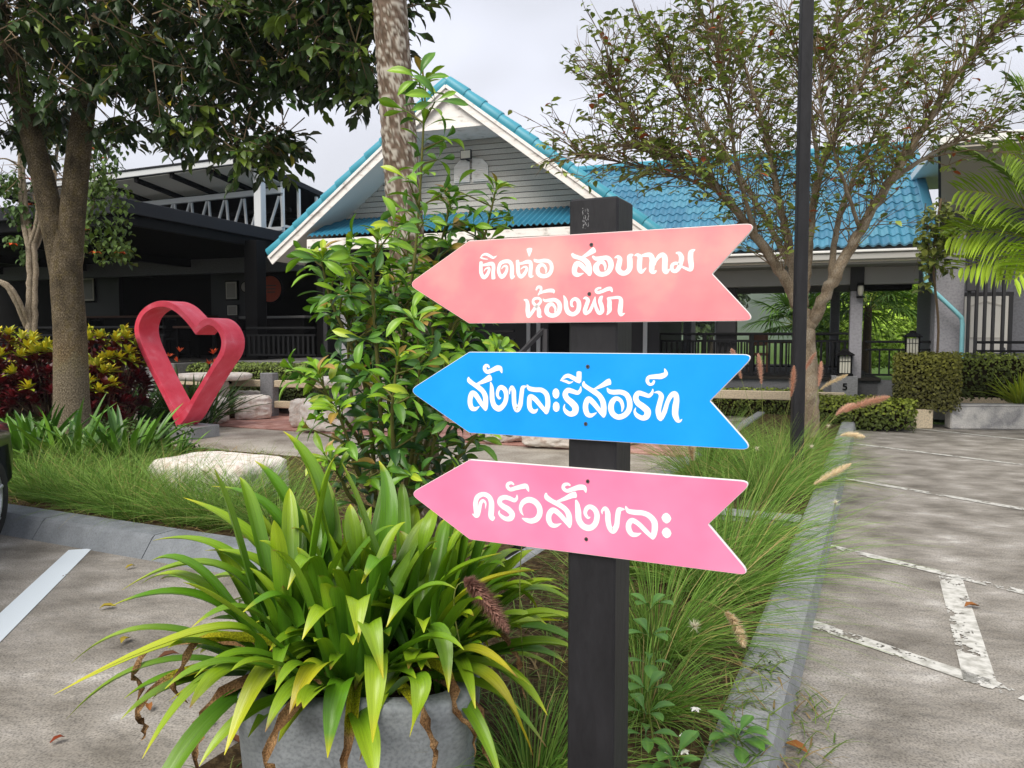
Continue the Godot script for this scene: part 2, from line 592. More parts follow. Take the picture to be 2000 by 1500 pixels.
func sky_and_sun() -> void:
	var e := Environment.new()
	e.background_mode = Environment.BG_SKY
	var sky := Sky.new()
	var sm := ProceduralSkyMaterial.new()
	sm.sky_top_color = Color("#cdd1de")
	sm.sky_horizon_color = Color("#e3e5ec")
	sm.sky_curve = 0.25
	sm.ground_bottom_color = Color("#8a8984")
	sm.ground_horizon_color = Color("#b5b5b2")
	sm.sky_energy_multiplier = 1.0
	sm.sun_angle_max = 1.0
	sm.sun_curve = 0.01
	sm.sky_cover = cloud_cover()
	sm.sky_cover_modulate = Color(1, 1, 1, 1)
	sky.sky_material = sm
	e.sky = sky
	e.background_energy_multiplier = 0.44
	e.tonemap_mode = Environment.TONE_MAPPER_LINEAR
	e.tonemap_exposure = 2.8
	e.sdfgi_enabled = true
	e.ssao_enabled = true
	e.ssil_enabled = true
	e.fog_enabled = true
	e.fog_density = 0.0004
	e.fog_light_color = Color("#dfe3ea")
	var w := WorldEnvironment.new()
	w.name = "sky"
	w.environment = e
	add_child(w)
	var sun := DirectionalLight3D.new()
	sun.name = "sun"
	sun.light_color = Color("#fff8ee")
	sun.light_energy = 0.5
	sun.light_angular_distance = 40.0
	sun.shadow_enabled = true
	sun.rotation_degrees = Vector3(-50, -30, 0)
	add_child(sun)


func cloud_cover() -> ImageTexture:
	# thin, even overcast: soft banks of slightly brighter cloud all round
	var n := FastNoiseLite.new()
	n.seed = 8
	n.frequency = 1.5
	n.fractal_octaves = 5
	var im := Image.create(512, 256, false, Image.FORMAT_RGBA8)
	for y in 256:
		var el := PI * (0.5 - (y + 0.5) / 256.0)
		for x in 512:
			var az := TAU * x / 512.0
			var d := Vector3(cos(el) * cos(az), sin(el) * 2.2, cos(el) * sin(az))
			var k := smoothstep(0.2, 0.85, 0.5 + 1.1 * n.get_noise_3dv(d * 1.3))
			im.set_pixel(x, y, Color(0.9, 0.92, 1.0, 0.2 * k))
	return ImageTexture.create_from_image(im)


func sheet(b0: float, b1: float, a0: float, a1: float, y: float) -> ArrayMesh:
	var m := MB.new()
	m.quad(S(b0, a0, y), S(b1, a0, y), S(b1, a1, y), S(b0, a1, y))
	return m.mesh()


func poly(pts: Array, y: float) -> ArrayMesh:
	# a flat sheet over a polygon of site-frame (b, a) corners
	var flat := PackedVector2Array()
	for q in pts:
		flat.append(q)
	var tri := Geometry2D.triangulate_polygon(flat)
	var m := MB.new()
	for q in pts:
		m.p(S(q.x, q.y, y))
	for k in range(0, tri.size(), 3):
		var a := flat[tri[k]]
		var b := flat[tri[k + 1]]
		var d := flat[tri[k + 2]]
		if (b - a).cross(d - a) > 0:
			m.t(tri[k], tri[k + 1], tri[k + 2])
		else:
			m.t(tri[k], tri[k + 2], tri[k + 1])
	return m.mesh()


# a kerb along (b, a) corners of its outer foot, width to the left, with a sloping face
func kerb(called: String, label: String, pts: Array, width: float, h: float, batter: float, mt: Material = M.kerb) -> void:
	var m := MB.new()
	for k in pts.size() - 1:
		var p0: Vector2 = pts[k]
		var p1: Vector2 = pts[k + 1]
		var n := int(ceil(p0.distance_to(p1) / 1.2))
		for j in n:
			var q0 := p0.lerp(p1, float(j) / n)
			var q1 := p0.lerp(p1, float(j + 1) / n)
			var d := (q1 - q0).normalized()
			q0 += d * 0.004
			q1 -= d * 0.004
			var s := Vector2(-d.y, d.x)
			var prof := [Vector2(0, 0), Vector2(batter - 0.012, h - 0.02), Vector2(batter + 0.012, h), Vector2(width - 0.02, h), Vector2(width, h - 0.015), Vector2(width, 0)]
			var f := m.v.size()
			for e in [q0, q1]:
				for pr in prof:
					var g: Vector2 = e + s * pr.x
					m.p(S(g.x, g.y, pr.y))
			for i in prof.size() - 1:
				m.q(f + i + 1, f + i, f + prof.size() + i, f + prof.size() + i + 1)
			m.q(f, f + 1, f + 4, f + 5)
			m.q(f + 11, f + 10, f + 7, f + 6)
	struct(called, m.mesh(), mt, label, "kerb")


# a painted line whose worn cells are missing
func line(a: Vector3, b: Vector3, w0: float, loss: float, m: Material, label: String, sd: int) -> void:
	var n := FastNoiseLite.new()
	n.seed = sd
	n.frequency = 3.2
	n.fractal_octaves = 4
	var d := (b - a).normalized()
	var s := d.cross(Vector3.UP).normalized()
	var along := int(a.distance_to(b) / 0.01)
	var across := int(w0 / 0.008)
	var mb := MB.new()
	var y := Vector3.UP * 0.005
	for i in along:
		for j in across:
			var c := a + d * (0.01 * (i + 0.5)) + s * (w0 * ((j + 0.5) / across - 0.5))
			var edge := 0.3 * maxf(0.0, absf((j + 0.5) / across - 0.5) * 2.0 - 0.7)
			if n.get_noise_2d(c.x, c.z) + 0.5 * n.get_noise_2d(c.x * 5.0, c.z * 5.0) + 0.3 * n.get_noise_2d(c.x * 21.0, c.z * 21.0) + edge > 0.62 - loss:
				continue
			var h := d * 0.00505
			var u := s * (w0 / across * 0.505)
			mb.quad(c - h + u + y, c - h - u + y, c + h - u + y, c + h + u + y)
	if mb.v.size():
		struct("painted_line", mb.mesh(), m, label, "line")


func ground() -> void:
	var m := MB.new()
	m.quad(Vector3(-1400, -0.06, 60), Vector3(1700, -0.06, 60), Vector3(1700, -0.06, -1500), Vector3(-1400, -0.06, -1500))
	struct("ground", m.mesh(), M.lawn, "green ground reaching behind the buildings to the hills", "ground")
	struct("car_park", sheet(-26, 40, -12, 15.2, 0.0), M.lot, "stained grey concrete of the car park", "pavement")
	struct("path", sheet(-11.2, -2.3, 7.3, 9.6, 0.004), M.path, "pale concrete path in front of the red terrace", "path")
	# terrace of large rose-coloured slabs
	var ter := struct("terrace", sheet(-13.2, -0.6, 9.6, 12.6, 0.012), M.concrete_dark, "terrace paved in rose-coloured slabs under the stone tables", "terrace")
	var tm := box1(Vector3(0.592, 0.04, 0.592), 0.006)
	for i in 21:
		for j in 5:
			var o := obj("slab", tm, M.rose if (i * 7 + j * 3) % 5 else M.rose2, ter)
			o.position = S(-13.2 + 0.3 + 0.6 * i, 9.6 + 0.3 + 0.6 * j, 0.012 + r(-0.002, 0.002))
			o.rotation.y = -deg_to_rad(SITE)
	# planted beds and their kerbs
	struct("strip_bed", poly([Vector2(-1.98, 1.0), Vector2(-0.42, 1.0), Vector2(-0.42, 6.05), Vector2(-1.98, 6.05)], 0.09), M.soil, "soil of the narrow bed the sign stands in", "bed")
	struct("far_strip_bed", poly([Vector2(-1.98, 6.2), Vector2(-0.42, 6.2), Vector2(-0.42, 14.9), Vector2(-1.98, 14.9)], 0.09), M.soil, "soil of the bed round the black lamp post", "bed")
	struct("left_bed", poly([Vector2(-22, 3.85), Vector2(-2.2, 3.85), Vector2(-2.2, 7.2), Vector2(-22, 7.2)], 0.08), M.soil, "soil of the wide bed under the forked tree", "bed")
	struct("back_bed", poly([Vector2(-22, 7.2), Vector2(-10.6, 7.2), Vector2(-10.6, 12.9), Vector2(-22, 12.9)], 0.075), M.soil, "soil under the red-leaved bushes behind the forked tree", "bed")
	kerb("kerb", "long grey kerb between the strip bed and the right-hand car park", [Vector2(-0.26, 0.9), Vector2(-0.26, 14.9)], 0.22, 0.14, 0.035)
	kerb("kerb", "grey kerb across the strip bed behind the tall grass", [Vector2(-0.48, 6.05), Vector2(-1.98, 6.05)], -0.2, 0.135, 0.02)
	kerb("kerb", "grey kerb on the path side of the far strip bed", [Vector2(-2.0, 14.9), Vector2(-2.0, 6.3)], 0.16, 0.13, 0.02)
	kerb("kerb", "grey kerb on the left side of the strip bed behind the pot", [Vector2(-2.12, 6.05), Vector2(-2.12, 3.97)], 0.16, 0.1, 0.02)
	kerb("kerb", "sloping grey kerb in front of the grassy left bed", [Vector2(-22, 3.58), Vector2(-2.14, 3.58)], 0.33, 0.14, 0.1, M.kerb_dark)
	# parking lines
	line(Vector3(-3.06, 0, -5.38), Vector3(-2.28, 0, -2.55), 0.15, -0.1, M.paint_blue, "clean pale line on the left-hand car park", 41)
	line(Vector3(1.36, 0, -4.27), Vector3(4.4, 0, 0.1), 0.1, 0.32, M.paint, "worn white bay line nearest on the right", 42)
	line(Vector3(2.75, 0, -4.75), Vector3(2.03, 0, -3.25), 0.13, 0.2, M.paint, "short broad white bar between two bay lines", 43)
	line(Vector3(2.1, 0, -5.72), Vector3(6.5, 0, 0.35), 0.09, 0.42, M.paint, "faded bay line second from the front on the right", 44)
	line(Vector3(3.45, 0, -8.3), Vector3(9.0, 0, 0.5), 0.1, 0.3, M.paint, "worn bay line behind the faded one", 45)
	line(Vector3(4.62, 0, -11.2), Vector3(10.5, 0, -2.2), 0.1, 0.25, M.paint, "bay line second from the hedge", 46)
	line(Vector3(6.3, 0, -13.3), Vector3(11.2, 0, -5.2), 0.1, 0.3, M.paint, "bay line nearest the cement wall", 47)


# ---------------------------------------------------------------- the gabled house with the blue roof
func slab_between(m: MB, a: Vector3, b: Vector3, c: Vector3, d: Vector3, th: float) -> void:
	# a slab with top corners a b c d (counter-clockwise from above) and a thickness downwards
	var n := (b - a).cross(d - a).normalized() * th
	m.quad(a, b, c, d)
	m.quad(d - n, c - n, b - n, a - n)
	m.quad(a - n, b - n, b, a)
	m.quad(b - n, c - n, c, b)
	m.quad(c - n, d - n, d, c)
	m.quad(d - n, a - n, a, d)


func baluster_run(parent: Node3D, a: Vector3, b: Vector3, h: float, step: float, mt: Material, thick := 0.035) -> void:
	put_bar("top_rail", a + Vector3.UP * h, b + Vector3.UP * h, 0.09, 0.05, mt, parent, 0.008)
	put_bar("rail", a + Vector3.UP * (h - 0.16), b + Vector3.UP * (h - 0.16), 0.045, 0.04, mt, parent)
	put_bar("rail", a + Vector3.UP * 0.1, b + Vector3.UP * 0.1, 0.045, 0.04, mt, parent)
	var n := int(a.distance_to(b) / step)
	var me := box1(Vector3(thick, h - 0.28, thick * 0.7))
	for k in n:
		var o := obj("baluster", me, mt, parent)
		o.position = a.lerp(b, (k + 0.5) / n) + Vector3.UP * (0.11 + (h - 0.28) * 0.5)
		o.rotation.y = atan2(-(b - a).z, (b - a).x)


func house() -> void:
	var o := thing("house", "grey plank gabled house with blue tiled roofs and an open veranda", "house", HW(0, 0, 0), -HOUSE)
	# plinth and floor
	put_box("plinth", H(0.6, 0.31, 6.6), Vector3(7.2, 0.62, 11.0), M.plinth, o)
	put_box("plinth", H(6.1, 0.31, 7.95), Vector3(3.8, 0.62, 8.5), M.plinth, o)
	put_box("veranda_floor", H(5.4, 0.645, 7.95), Vector3(5.3, 0.05, 8.6), M.floor, o)
	put_box("plinth_pillar", H(7.35, 0.36, 3.58), Vector3(0.5, 0.72, 0.3), M.plinth_light, o, 0.01)
	# the number on the pillar
	var tm := TextMesh.new()
	var sf := SystemFont.new()
	sf.font_names = PackedStringArray(["Droid Sans"])
	sf.font_weight = 700
	tm.font = sf
	tm.text = "5"
	tm.font_size = 32
	tm.pixel_size = 0.006
	tm.depth = 0.006
	var num := obj("number", tm, M.black, o)
	num.position = H(7.36, 0.5, 3.42)
	# gable wall of planks between the skirt roof and the gable roof
	var wd := 0.95
	var y := 3.72
	var k := 0
	while y < 5.95:
		var h := 0.112
		var half := (6.28 - (y + h)) / 0.757
		half = minf(half, 3.4)
		if half > 0.1:
			put_box("plank", H(0, y + h * 0.5, wd + 0.02 + (0.006 if k % 2 else 0.0)), Vector3(half * 2, h - 0.012, 0.03), M.siding if (k * 5) % 3 else M.siding2, o, 0.004)
		y += h
		k += 1
	var back := MB.new()
	back.quad(H(-3.45, 3.3, wd + 0.06), H(3.45, 3.3, wd + 0.06), H(3.45, 3.67, wd + 0.06), H(-3.45, 3.67, wd + 0.06))
	var i0 := back.p(H(-3.45, 3.67, wd + 0.06))
	back.p(H(3.45, 3.67, wd + 0.06))
	back.p(H(0, 6.25, wd + 0.06))
	back.t(i0, i0 + 1, i0 + 2)
	obj("gable_wall", back.mesh(), M.charcoal2, o)
	# two louvred vents with clipped outer corners
	for s in [-1.0, 1.0]:
		var vent := put_box("vent_frame", H(0.11 + s * 0.2, 4.82, wd - 0.022), Vector3(0.345, 0.32, 0.02), M.fascia, o, 0.004)
		var tri := MB.new()
		var x0: float = 0.11 + s * 0.03
		var x1: float = 0.11 + s * 0.37
		for zz in [wd - 0.033, wd - 0.012]:
			tri.p(H(x0, 4.98, zz))
			tri.p(H(x1, 4.98, zz))
			tri.p(H(x1 - s * 0.12, 5.1, zz))
			tri.p(H(x0, 5.13, zz))
		tri.q(0, 1, 2, 3)
		tri.q(7, 6, 5, 4)
		for e in 4:
			tri.q(e, 4 + e, 4 + (e + 1) % 4, (e + 1) % 4)
		obj("vent_head", tri.mesh(), M.fascia, o)
		for l in 8:
			var sl := put_box("louvre", H(0.11 + s * 0.2, 4.7 + l * 0.036, wd - 0.04), Vector3(0.29, 0.018, 0.014), M.fascia, vent)
			sl.rotation.x = 0.0
	# floodlight on a short bracket above the vents
	var fl := put_box("floodlight", H(0.07, 5.17, wd - 0.18), Vector3(0.24, 0.19, 0.06), M.charcoal, o, 0.01)
	put_box("lens", H(0.07, 5.17, wd - 0.214), Vector3(0.2, 0.15, 0.008), M.lamp_glass, fl)
	put_bar("bracket", H(0.07, 5.08, wd - 0.01), H(0.07, 5.08, wd - 0.18), 0.03, 0.02, M.charcoal, fl)
	# gable roof: two slopes, soffit, barge boards and cap tiles
	var apex := 6.36
	for s in [-1.0, 1.0]:
		var rf := MB.new()
		var low := 4.08 if s < 0 else 4.08
		var ey := apex - 0.757 * low
		var A := H(0, apex, 0.02)
		var B := H(s * low, ey, 0.02)
		var C := H(s * low, ey, 9.0)
		var D := H(0, apex, 9.0)
		if s > 0:
			slab_between(rf, A, B, C, D, 0.05)
		else:
			slab_between(rf, B, A, D, C, 0.05)
		obj("gable_slope", rf.mesh(), M.roof0, o)
		var so := MB.new()
		var dn := Vector3(0, -0.13, 0)
		if s > 0:
			slab_between(so, A + dn, B + dn, H(s * low, ey, 1.2) + dn, H(0, apex, 1.2) + dn, 0.02)
		else:
			slab_between(so, B + dn, A + dn, H(0, apex, 1.2) + dn, H(s * low, ey, 1.2) + dn, 0.02)
		obj("soffit", so.mesh(), M.soffit, o)
		put_bar("barge_board", H(s * 0.0, apex - 0.15, -0.015), H(s * low, ey - 0.15, -0.015), 0.03, 0.21, M.fascia, o, 0.004)
		put_bar("barge_board", H(s * 0.0, apex - 0.075, -0.05), H(s * low, ey - 0.075, -0.05), 0.03, 0.06, M.fascia, o, 0.004)
		var n := 12
		for q in n:
			var t0 := float(q) / n
			var t1 := float(q + 1) / n
			var cap := MB.new()
			var p0 := H(s * low * t0, apex - (apex - ey) * t0 + 0.03, 0.06)
			var p1 := H(s * low * (t1 + 0.012), apex - (apex - ey) * (t1 + 0.012) + 0.045, 0.06)
			cap.tube([p0, p1], [0.115, 0.13], 12)
			obj("cap_tile", cap.mesh(true), M.cap_tile, o)
	# closed triangle under the apex
	var box := MB.new()
	var hy := 5.5
	var hw := (apex - 0.25 - hy) / 0.757
	box.quad(H(-hw, hy, 0.06), H(hw, hy, 0.06), H(0.02, apex - 0.23, 0.06), H(-0.02, apex - 0.23, 0.06))
	box.quad(H(-hw, hy, 0.93), H(hw, hy, 0.93), H(hw, hy, 0.06), H(-hw, hy, 0.06))
	obj("apex_panel", box.mesh(), M.fascia, o)
	put_bar("apex_batten", H(-hw, hy + 0.03, 0.045), H(hw, hy + 0.03, 0.045), 0.02, 0.05, M.fascia, o)
	# skirt roof across the front: corrugated sheets over a white fascia
	var wave := 0.118
	for sh in 7:
		var sx := -3.12 + sh * 0.944
		var mb := MB.new()
		var cols := 8 * 6
		for c in cols + 1:
			var x := sx + 0.944 * c / cols
			var hh := 0.022 * cos(TAU * (x / wave))
			mb.p(H(x, 3.60 + hh, -0.06 - 0.002 * (sh % 2)))
			mb.p(H(x, 4.05 + hh, 0.93))
			mb.p(H(x, 3.585 + hh, -0.06 - 0.002 * (sh % 2)))
		for c in cols:
			var f := c * 3
			mb.q(f, f + 3, f + 4, f + 1)
			mb.q(f + 2, f + 5, f + 3, f)
		obj("corrugated_sheet", mb.mesh(), M.skirt, o)
	put_box("fascia", H(0.2, 3.45, -0.02), Vector3(6.7, 0.15, 0.035), M.fascia, o, 0.005)
	put_box("fascia", H(0.2, 3.345, 0.0), Vector3(6.66, 0.11, 0.035), M.fascia, o, 0.005)
	put_box("fascia", H(-3.16, 3.4, 0.46), Vector3(0.035, 0.25, 0.93), M.fascia, o, 0.005)
	put_box("porch_ceiling", H(0.2, 3.31, 1.6), Vector3(6.6, 0.03, 3.1), M.charcoal2, o)
	# porch: columns, dark back wall with door frames, railing and stair rail
	for x in [-2.9, 3.2]:
		put_box("column", H(x, 1.95, 1.1), Vector3(0.24, 2.7, 0.24), M.column, o, 0.01)
	put_box("porch_wall", H(0.1, 1.96, 3.2), Vector3(7.0, 2.7, 0.12), M.charcoal, o)
	put_box("porch_wall", H(-3.45, 1.96, 2.1), Vector3(0.1, 2.7, 2.1), M.charcoal, o)
	for x in [0.62, 0.86, 2.3, 3.3]:
		put_box("door_frame", H(x, 1.7, 3.11), Vector3(0.09, 2.1, 0.04), M.whitemetal, o, 0.005)
	put_box("dark_doorway", H(1.6, 1.65, 3.115), Vector3(1.0, 2.0, 0.03), M.blackmatt, o)
	baluster_run(o, H(-2.8, 0.63, 1.05), H(1.0, 0.63, 1.05), 1.0, 0.13, M.rail)
	put_bar("stair_rail", H(1.62, 1.66, 1.05), H(0.9, 0.55, -0.3), 0.07, 0.09, M.charcoal2, o, 0.008)
	put_box("newel_post", H(1.66, 1.15, 1.05), Vector3(0.1, 1.05, 0.1), M.charcoal2, o, 0.008)
	for s in 3:
		put_box("step", H(1.9, 0.1 + 0.19 * s - 0.0, 0.35 + 0.3 * s), Vector3(1.3, 0.19, 0.32), M.plinth, o, 0.006)
	# main roof of double-roll tiles
	tile_roof(o)
	var vr := MB.new()
	vr.bar(H(0.6, 5.97, 6.5), H(8.95, 5.97, 6.5), 0.22, 0.16, 0.05)
	obj("ridge_tile", vr.mesh(), M.cap_tile, o)
	put_bar("verge_tile", H(8.86, 3.36, 2.98), H(8.86, 5.97, 6.5), 0.2, 0.09, M.roof1, o, 0.02)
	var rs := MB.new()
	slab_between(rs, H(3.2, 3.22, 3.08), H(8.8, 3.22, 3.08), H(8.8, 5.82, 6.5), H(3.2, 5.82, 6.5), 0.04)
	obj("roof_deck", rs.mesh(), M.ceiling, o)
	var rb := MB.new()
	slab_between(rb, H(3.2, 5.86, 6.5), H(8.85, 5.86, 6.5), H(8.85, 3.2, 10.0), H(3.2, 3.2, 10.0), 0.06)
	obj("back_slope", rb.mesh(), M.roof2, o)
	# gutter and fascia along the eave
	put_box("gutter", H(6.2, 3.2, 2.93), Vector3(5.3, 0.05, 0.14), M.white, o, 0.01)
	put_box("gutter", H(6.2, 3.1, 2.95), Vector3(5.28, 0.14, 0.1), M.gutter, o, 0.02)
	put_box("fascia", H(6.2, 3.04, 3.02), Vector3(5.25, 0.08, 0.04), M.panel, o)
	put_box("veranda_ceiling", H(5.95, 2.98, 5.9), Vector3(5.7, 0.04, 5.7), M.ceiling, o)
	put_box("beam", H(5.9, 2.78, 3.85), Vector3(5.6, 0.36, 0.2), M.ceiling, o, 0.01)
	put_box("beam", H(5.9, 2.85, 8.2), Vector3(5.6, 0.3, 0.2), M.ceiling, o, 0.01)
	# veranda: columns, railing, dark wall piece
	var col := put_box("column", H(7.56, 1.72, 3.85), Vector3(0.24, 2.2, 0.24), M.column, o, 0.012)
	put_box("capital", H(7.56, 2.72, 3.83), Vector3(0.26, 0.5, 0.25), M.charcoal, o, 0.01)
	var lamp := put_box("wall_lamp", H(7.62, 2.6, 3.66), Vector3(0.12, 0.06, 0.12), M.black, o, 0.01)
	var lb := MB.new()
	lb.lathe([Vector2(0.02, 2.36), Vector2(0.05, 2.4), Vector2(0.065, 2.5), Vector2(0.05, 2.57)], 12, H(7.62, 0, 3.66))
	obj("globe", lb.mesh(true), M.lamp_glass, lamp)
	for x in [-1.0, 1.0]:
		put_box("lamp_cage", H(7.62 + x * 0.066, 2.47, 3.64), Vector3(0.012, 0.26, 0.012), M.black, lamp)
	put_box("lamp_cage", H(7.62, 2.34, 3.66), Vector3(0.14, 0.03, 0.14), M.black, lamp)
	put_box("veranda_wall", H(4.95, 1.8, 4.1), Vector3(0.42, 2.35, 0.5), M.charcoal, o, 0.01)
	for x in [3.6, 7.4]:
		put_box("column", H(x, 1.72, 8.3), Vector3(0.22, 2.2, 0.22), M.column, o, 0.01)
	put_box("veranda_wall", H(3.45, 1.8, 5.5), Vector3(0.12, 2.35, 4.4), M.charcoal2, o)
	put_box("door_frame", H(4.1, 1.7, 5.2), Vector3(0.09, 2.1, 0.06), M.whitemetal, o, 0.005)
	put_box("door_frame", H(4.62, 1.7, 5.2), Vector3(0.05, 2.1, 0.06), M.whitemetal, o, 0.005)
	put_box("cassette_awning", H(8.2, 2.6, 4.4), Vector3(0.9, 0.2, 0.4), M.black, o, 0.02)
	baluster_run(o, H(3.5, 0.64, 3.78), H(7.42, 0.64, 3.78), 0.95, 0.115, M.rail, 0.045)
	for x in [3.5, 4.5, 5.5, 6.5]:
		put_box("railing_post", H(x, 1.1, 3.78), Vector3(0.09, 0.95, 0.07), M.rail, o, 0.006)
	baluster_run(o, H(3.6, 0.64, 8.2), H(7.5, 0.64, 8.2), 0.95, 0.16, M.rail)
	# light blue downpipe
	var dp := MB.new()
	dp.tube([H(8.68, 3.12, 3.05), H(8.68, 3.02, 3.05)], [0.075, 0.06], 12)
	dp.tube(curve([H(8.68, 3.05, 3.05), H(8.7, 2.85, 3.05), H(8.73, 2.58, 3.06), H(8.85, 2.42, 3.08), H(9.3, 1.96, 3.14), H(9.38, 1.82, 3.16), H(9.39, 1.5, 3.16), H(9.39, 0.3, 3.16)], 32), filled(32, 0.042), 12)
	obj("downpipe", dp.mesh(true), M.pipe, o)
	# link railing towards the grey annexe
	baluster_run(o, H(7.75, 0.64, 3.78), H(9.2, 0.64, 3.78), 0.78, 0.17, M.rail, 0.03)
	put_box("link_plinth", H(8.4, 0.31, 3.9), Vector3(1.9, 0.62, 0.4), M.plinth, o)


func filled(n: int, v: float) -> Array:
	var a := []
	a.resize(n)
	a.fill(v)
	return a


func tile_roof(o: Node3D) -> void:
	# tiles 0.37 wide with two rolls, rows 0.335 apart up the slope
	var tw := 0.37
	var rowlen := 0.335
	var pitch := atan2(2.6, 3.5)
	var meshes := []
	for variant in 2:
		var m := MB.new()
		var cols := 16
		for c in cols + 1:
			var x := tw * c / cols
			var h := 0.05 * pow(0.5 + 0.5 * cos(TAU * x / (tw * 0.5) + 0.4), 1.2)
			m.p(Vector3(x, h + 0.030, 0.02))
			m.p(Vector3(x, h + 0.004, -rowlen - 0.03))
			m.p(Vector3(x, h + 0.002 - 0.012, 0.022))
		for c in cols:
			var f := c * 3
			m.q(f, f + 3, f + 4, f + 1)
			m.q(f + 2, f + 5, f + 3, f)
		meshes.append(m.mesh())
	var count := 0
	var rest := MB.new()
	for row in 13:
		var s := row * rowlen
		var d := 3.0 + s * cos(pitch)
		var y := 3.30 + s * sin(pitch)
		for c in 24:
			var x := 8.80 - tw * (c + 1)
			# the valley against the gable slope
			if y < 6.34 - 0.757 * (x + tw * 0.6) or x < -0.2:
				continue
			var tr := Transform3D(Basis(Vector3.RIGHT, pitch), H(x, y, d))
			if count < 300:
				var t := obj("roof_tile", meshes[0], M["roof%d" % ((row * 7 + c * 5 + (row * c) % 3) % 4)], o)
				t.transform = tr
				t.rotation.z += r(-0.004, 0.004)
			else:
				var tmp := MB.new()
				tmp.quad(Vector3(0, 0.03, 0), Vector3(tw, 0.03, 0), Vector3(tw, 0.01, -rowlen), Vector3(0, 0.01, -rowlen))
				rest.append(tmp, tr)
			count += 1
	if rest.v.size():
		stuff(obj("upper_tiles", rest.mesh(), M.roof0, o))


# ---------------------------------------------------------------- the dark open restaurant on the left
func framed(parent: Node3D, c: Vector3, w: float, h: float, called: String, pic: Material) -> void:
	var f := put_box(called, c, Vector3(w, h, 0.05), M.black, parent, 0.01)
	put_box("mount", c + Vector3(0, 0, 0.027), Vector3(w * 0.84, h * 0.86, 0.006), M.paper, f)
	put_box("print", c + Vector3(0, 0, 0.032), Vector3(w * 0.66, h * 0.72, 0.006), pic, f)


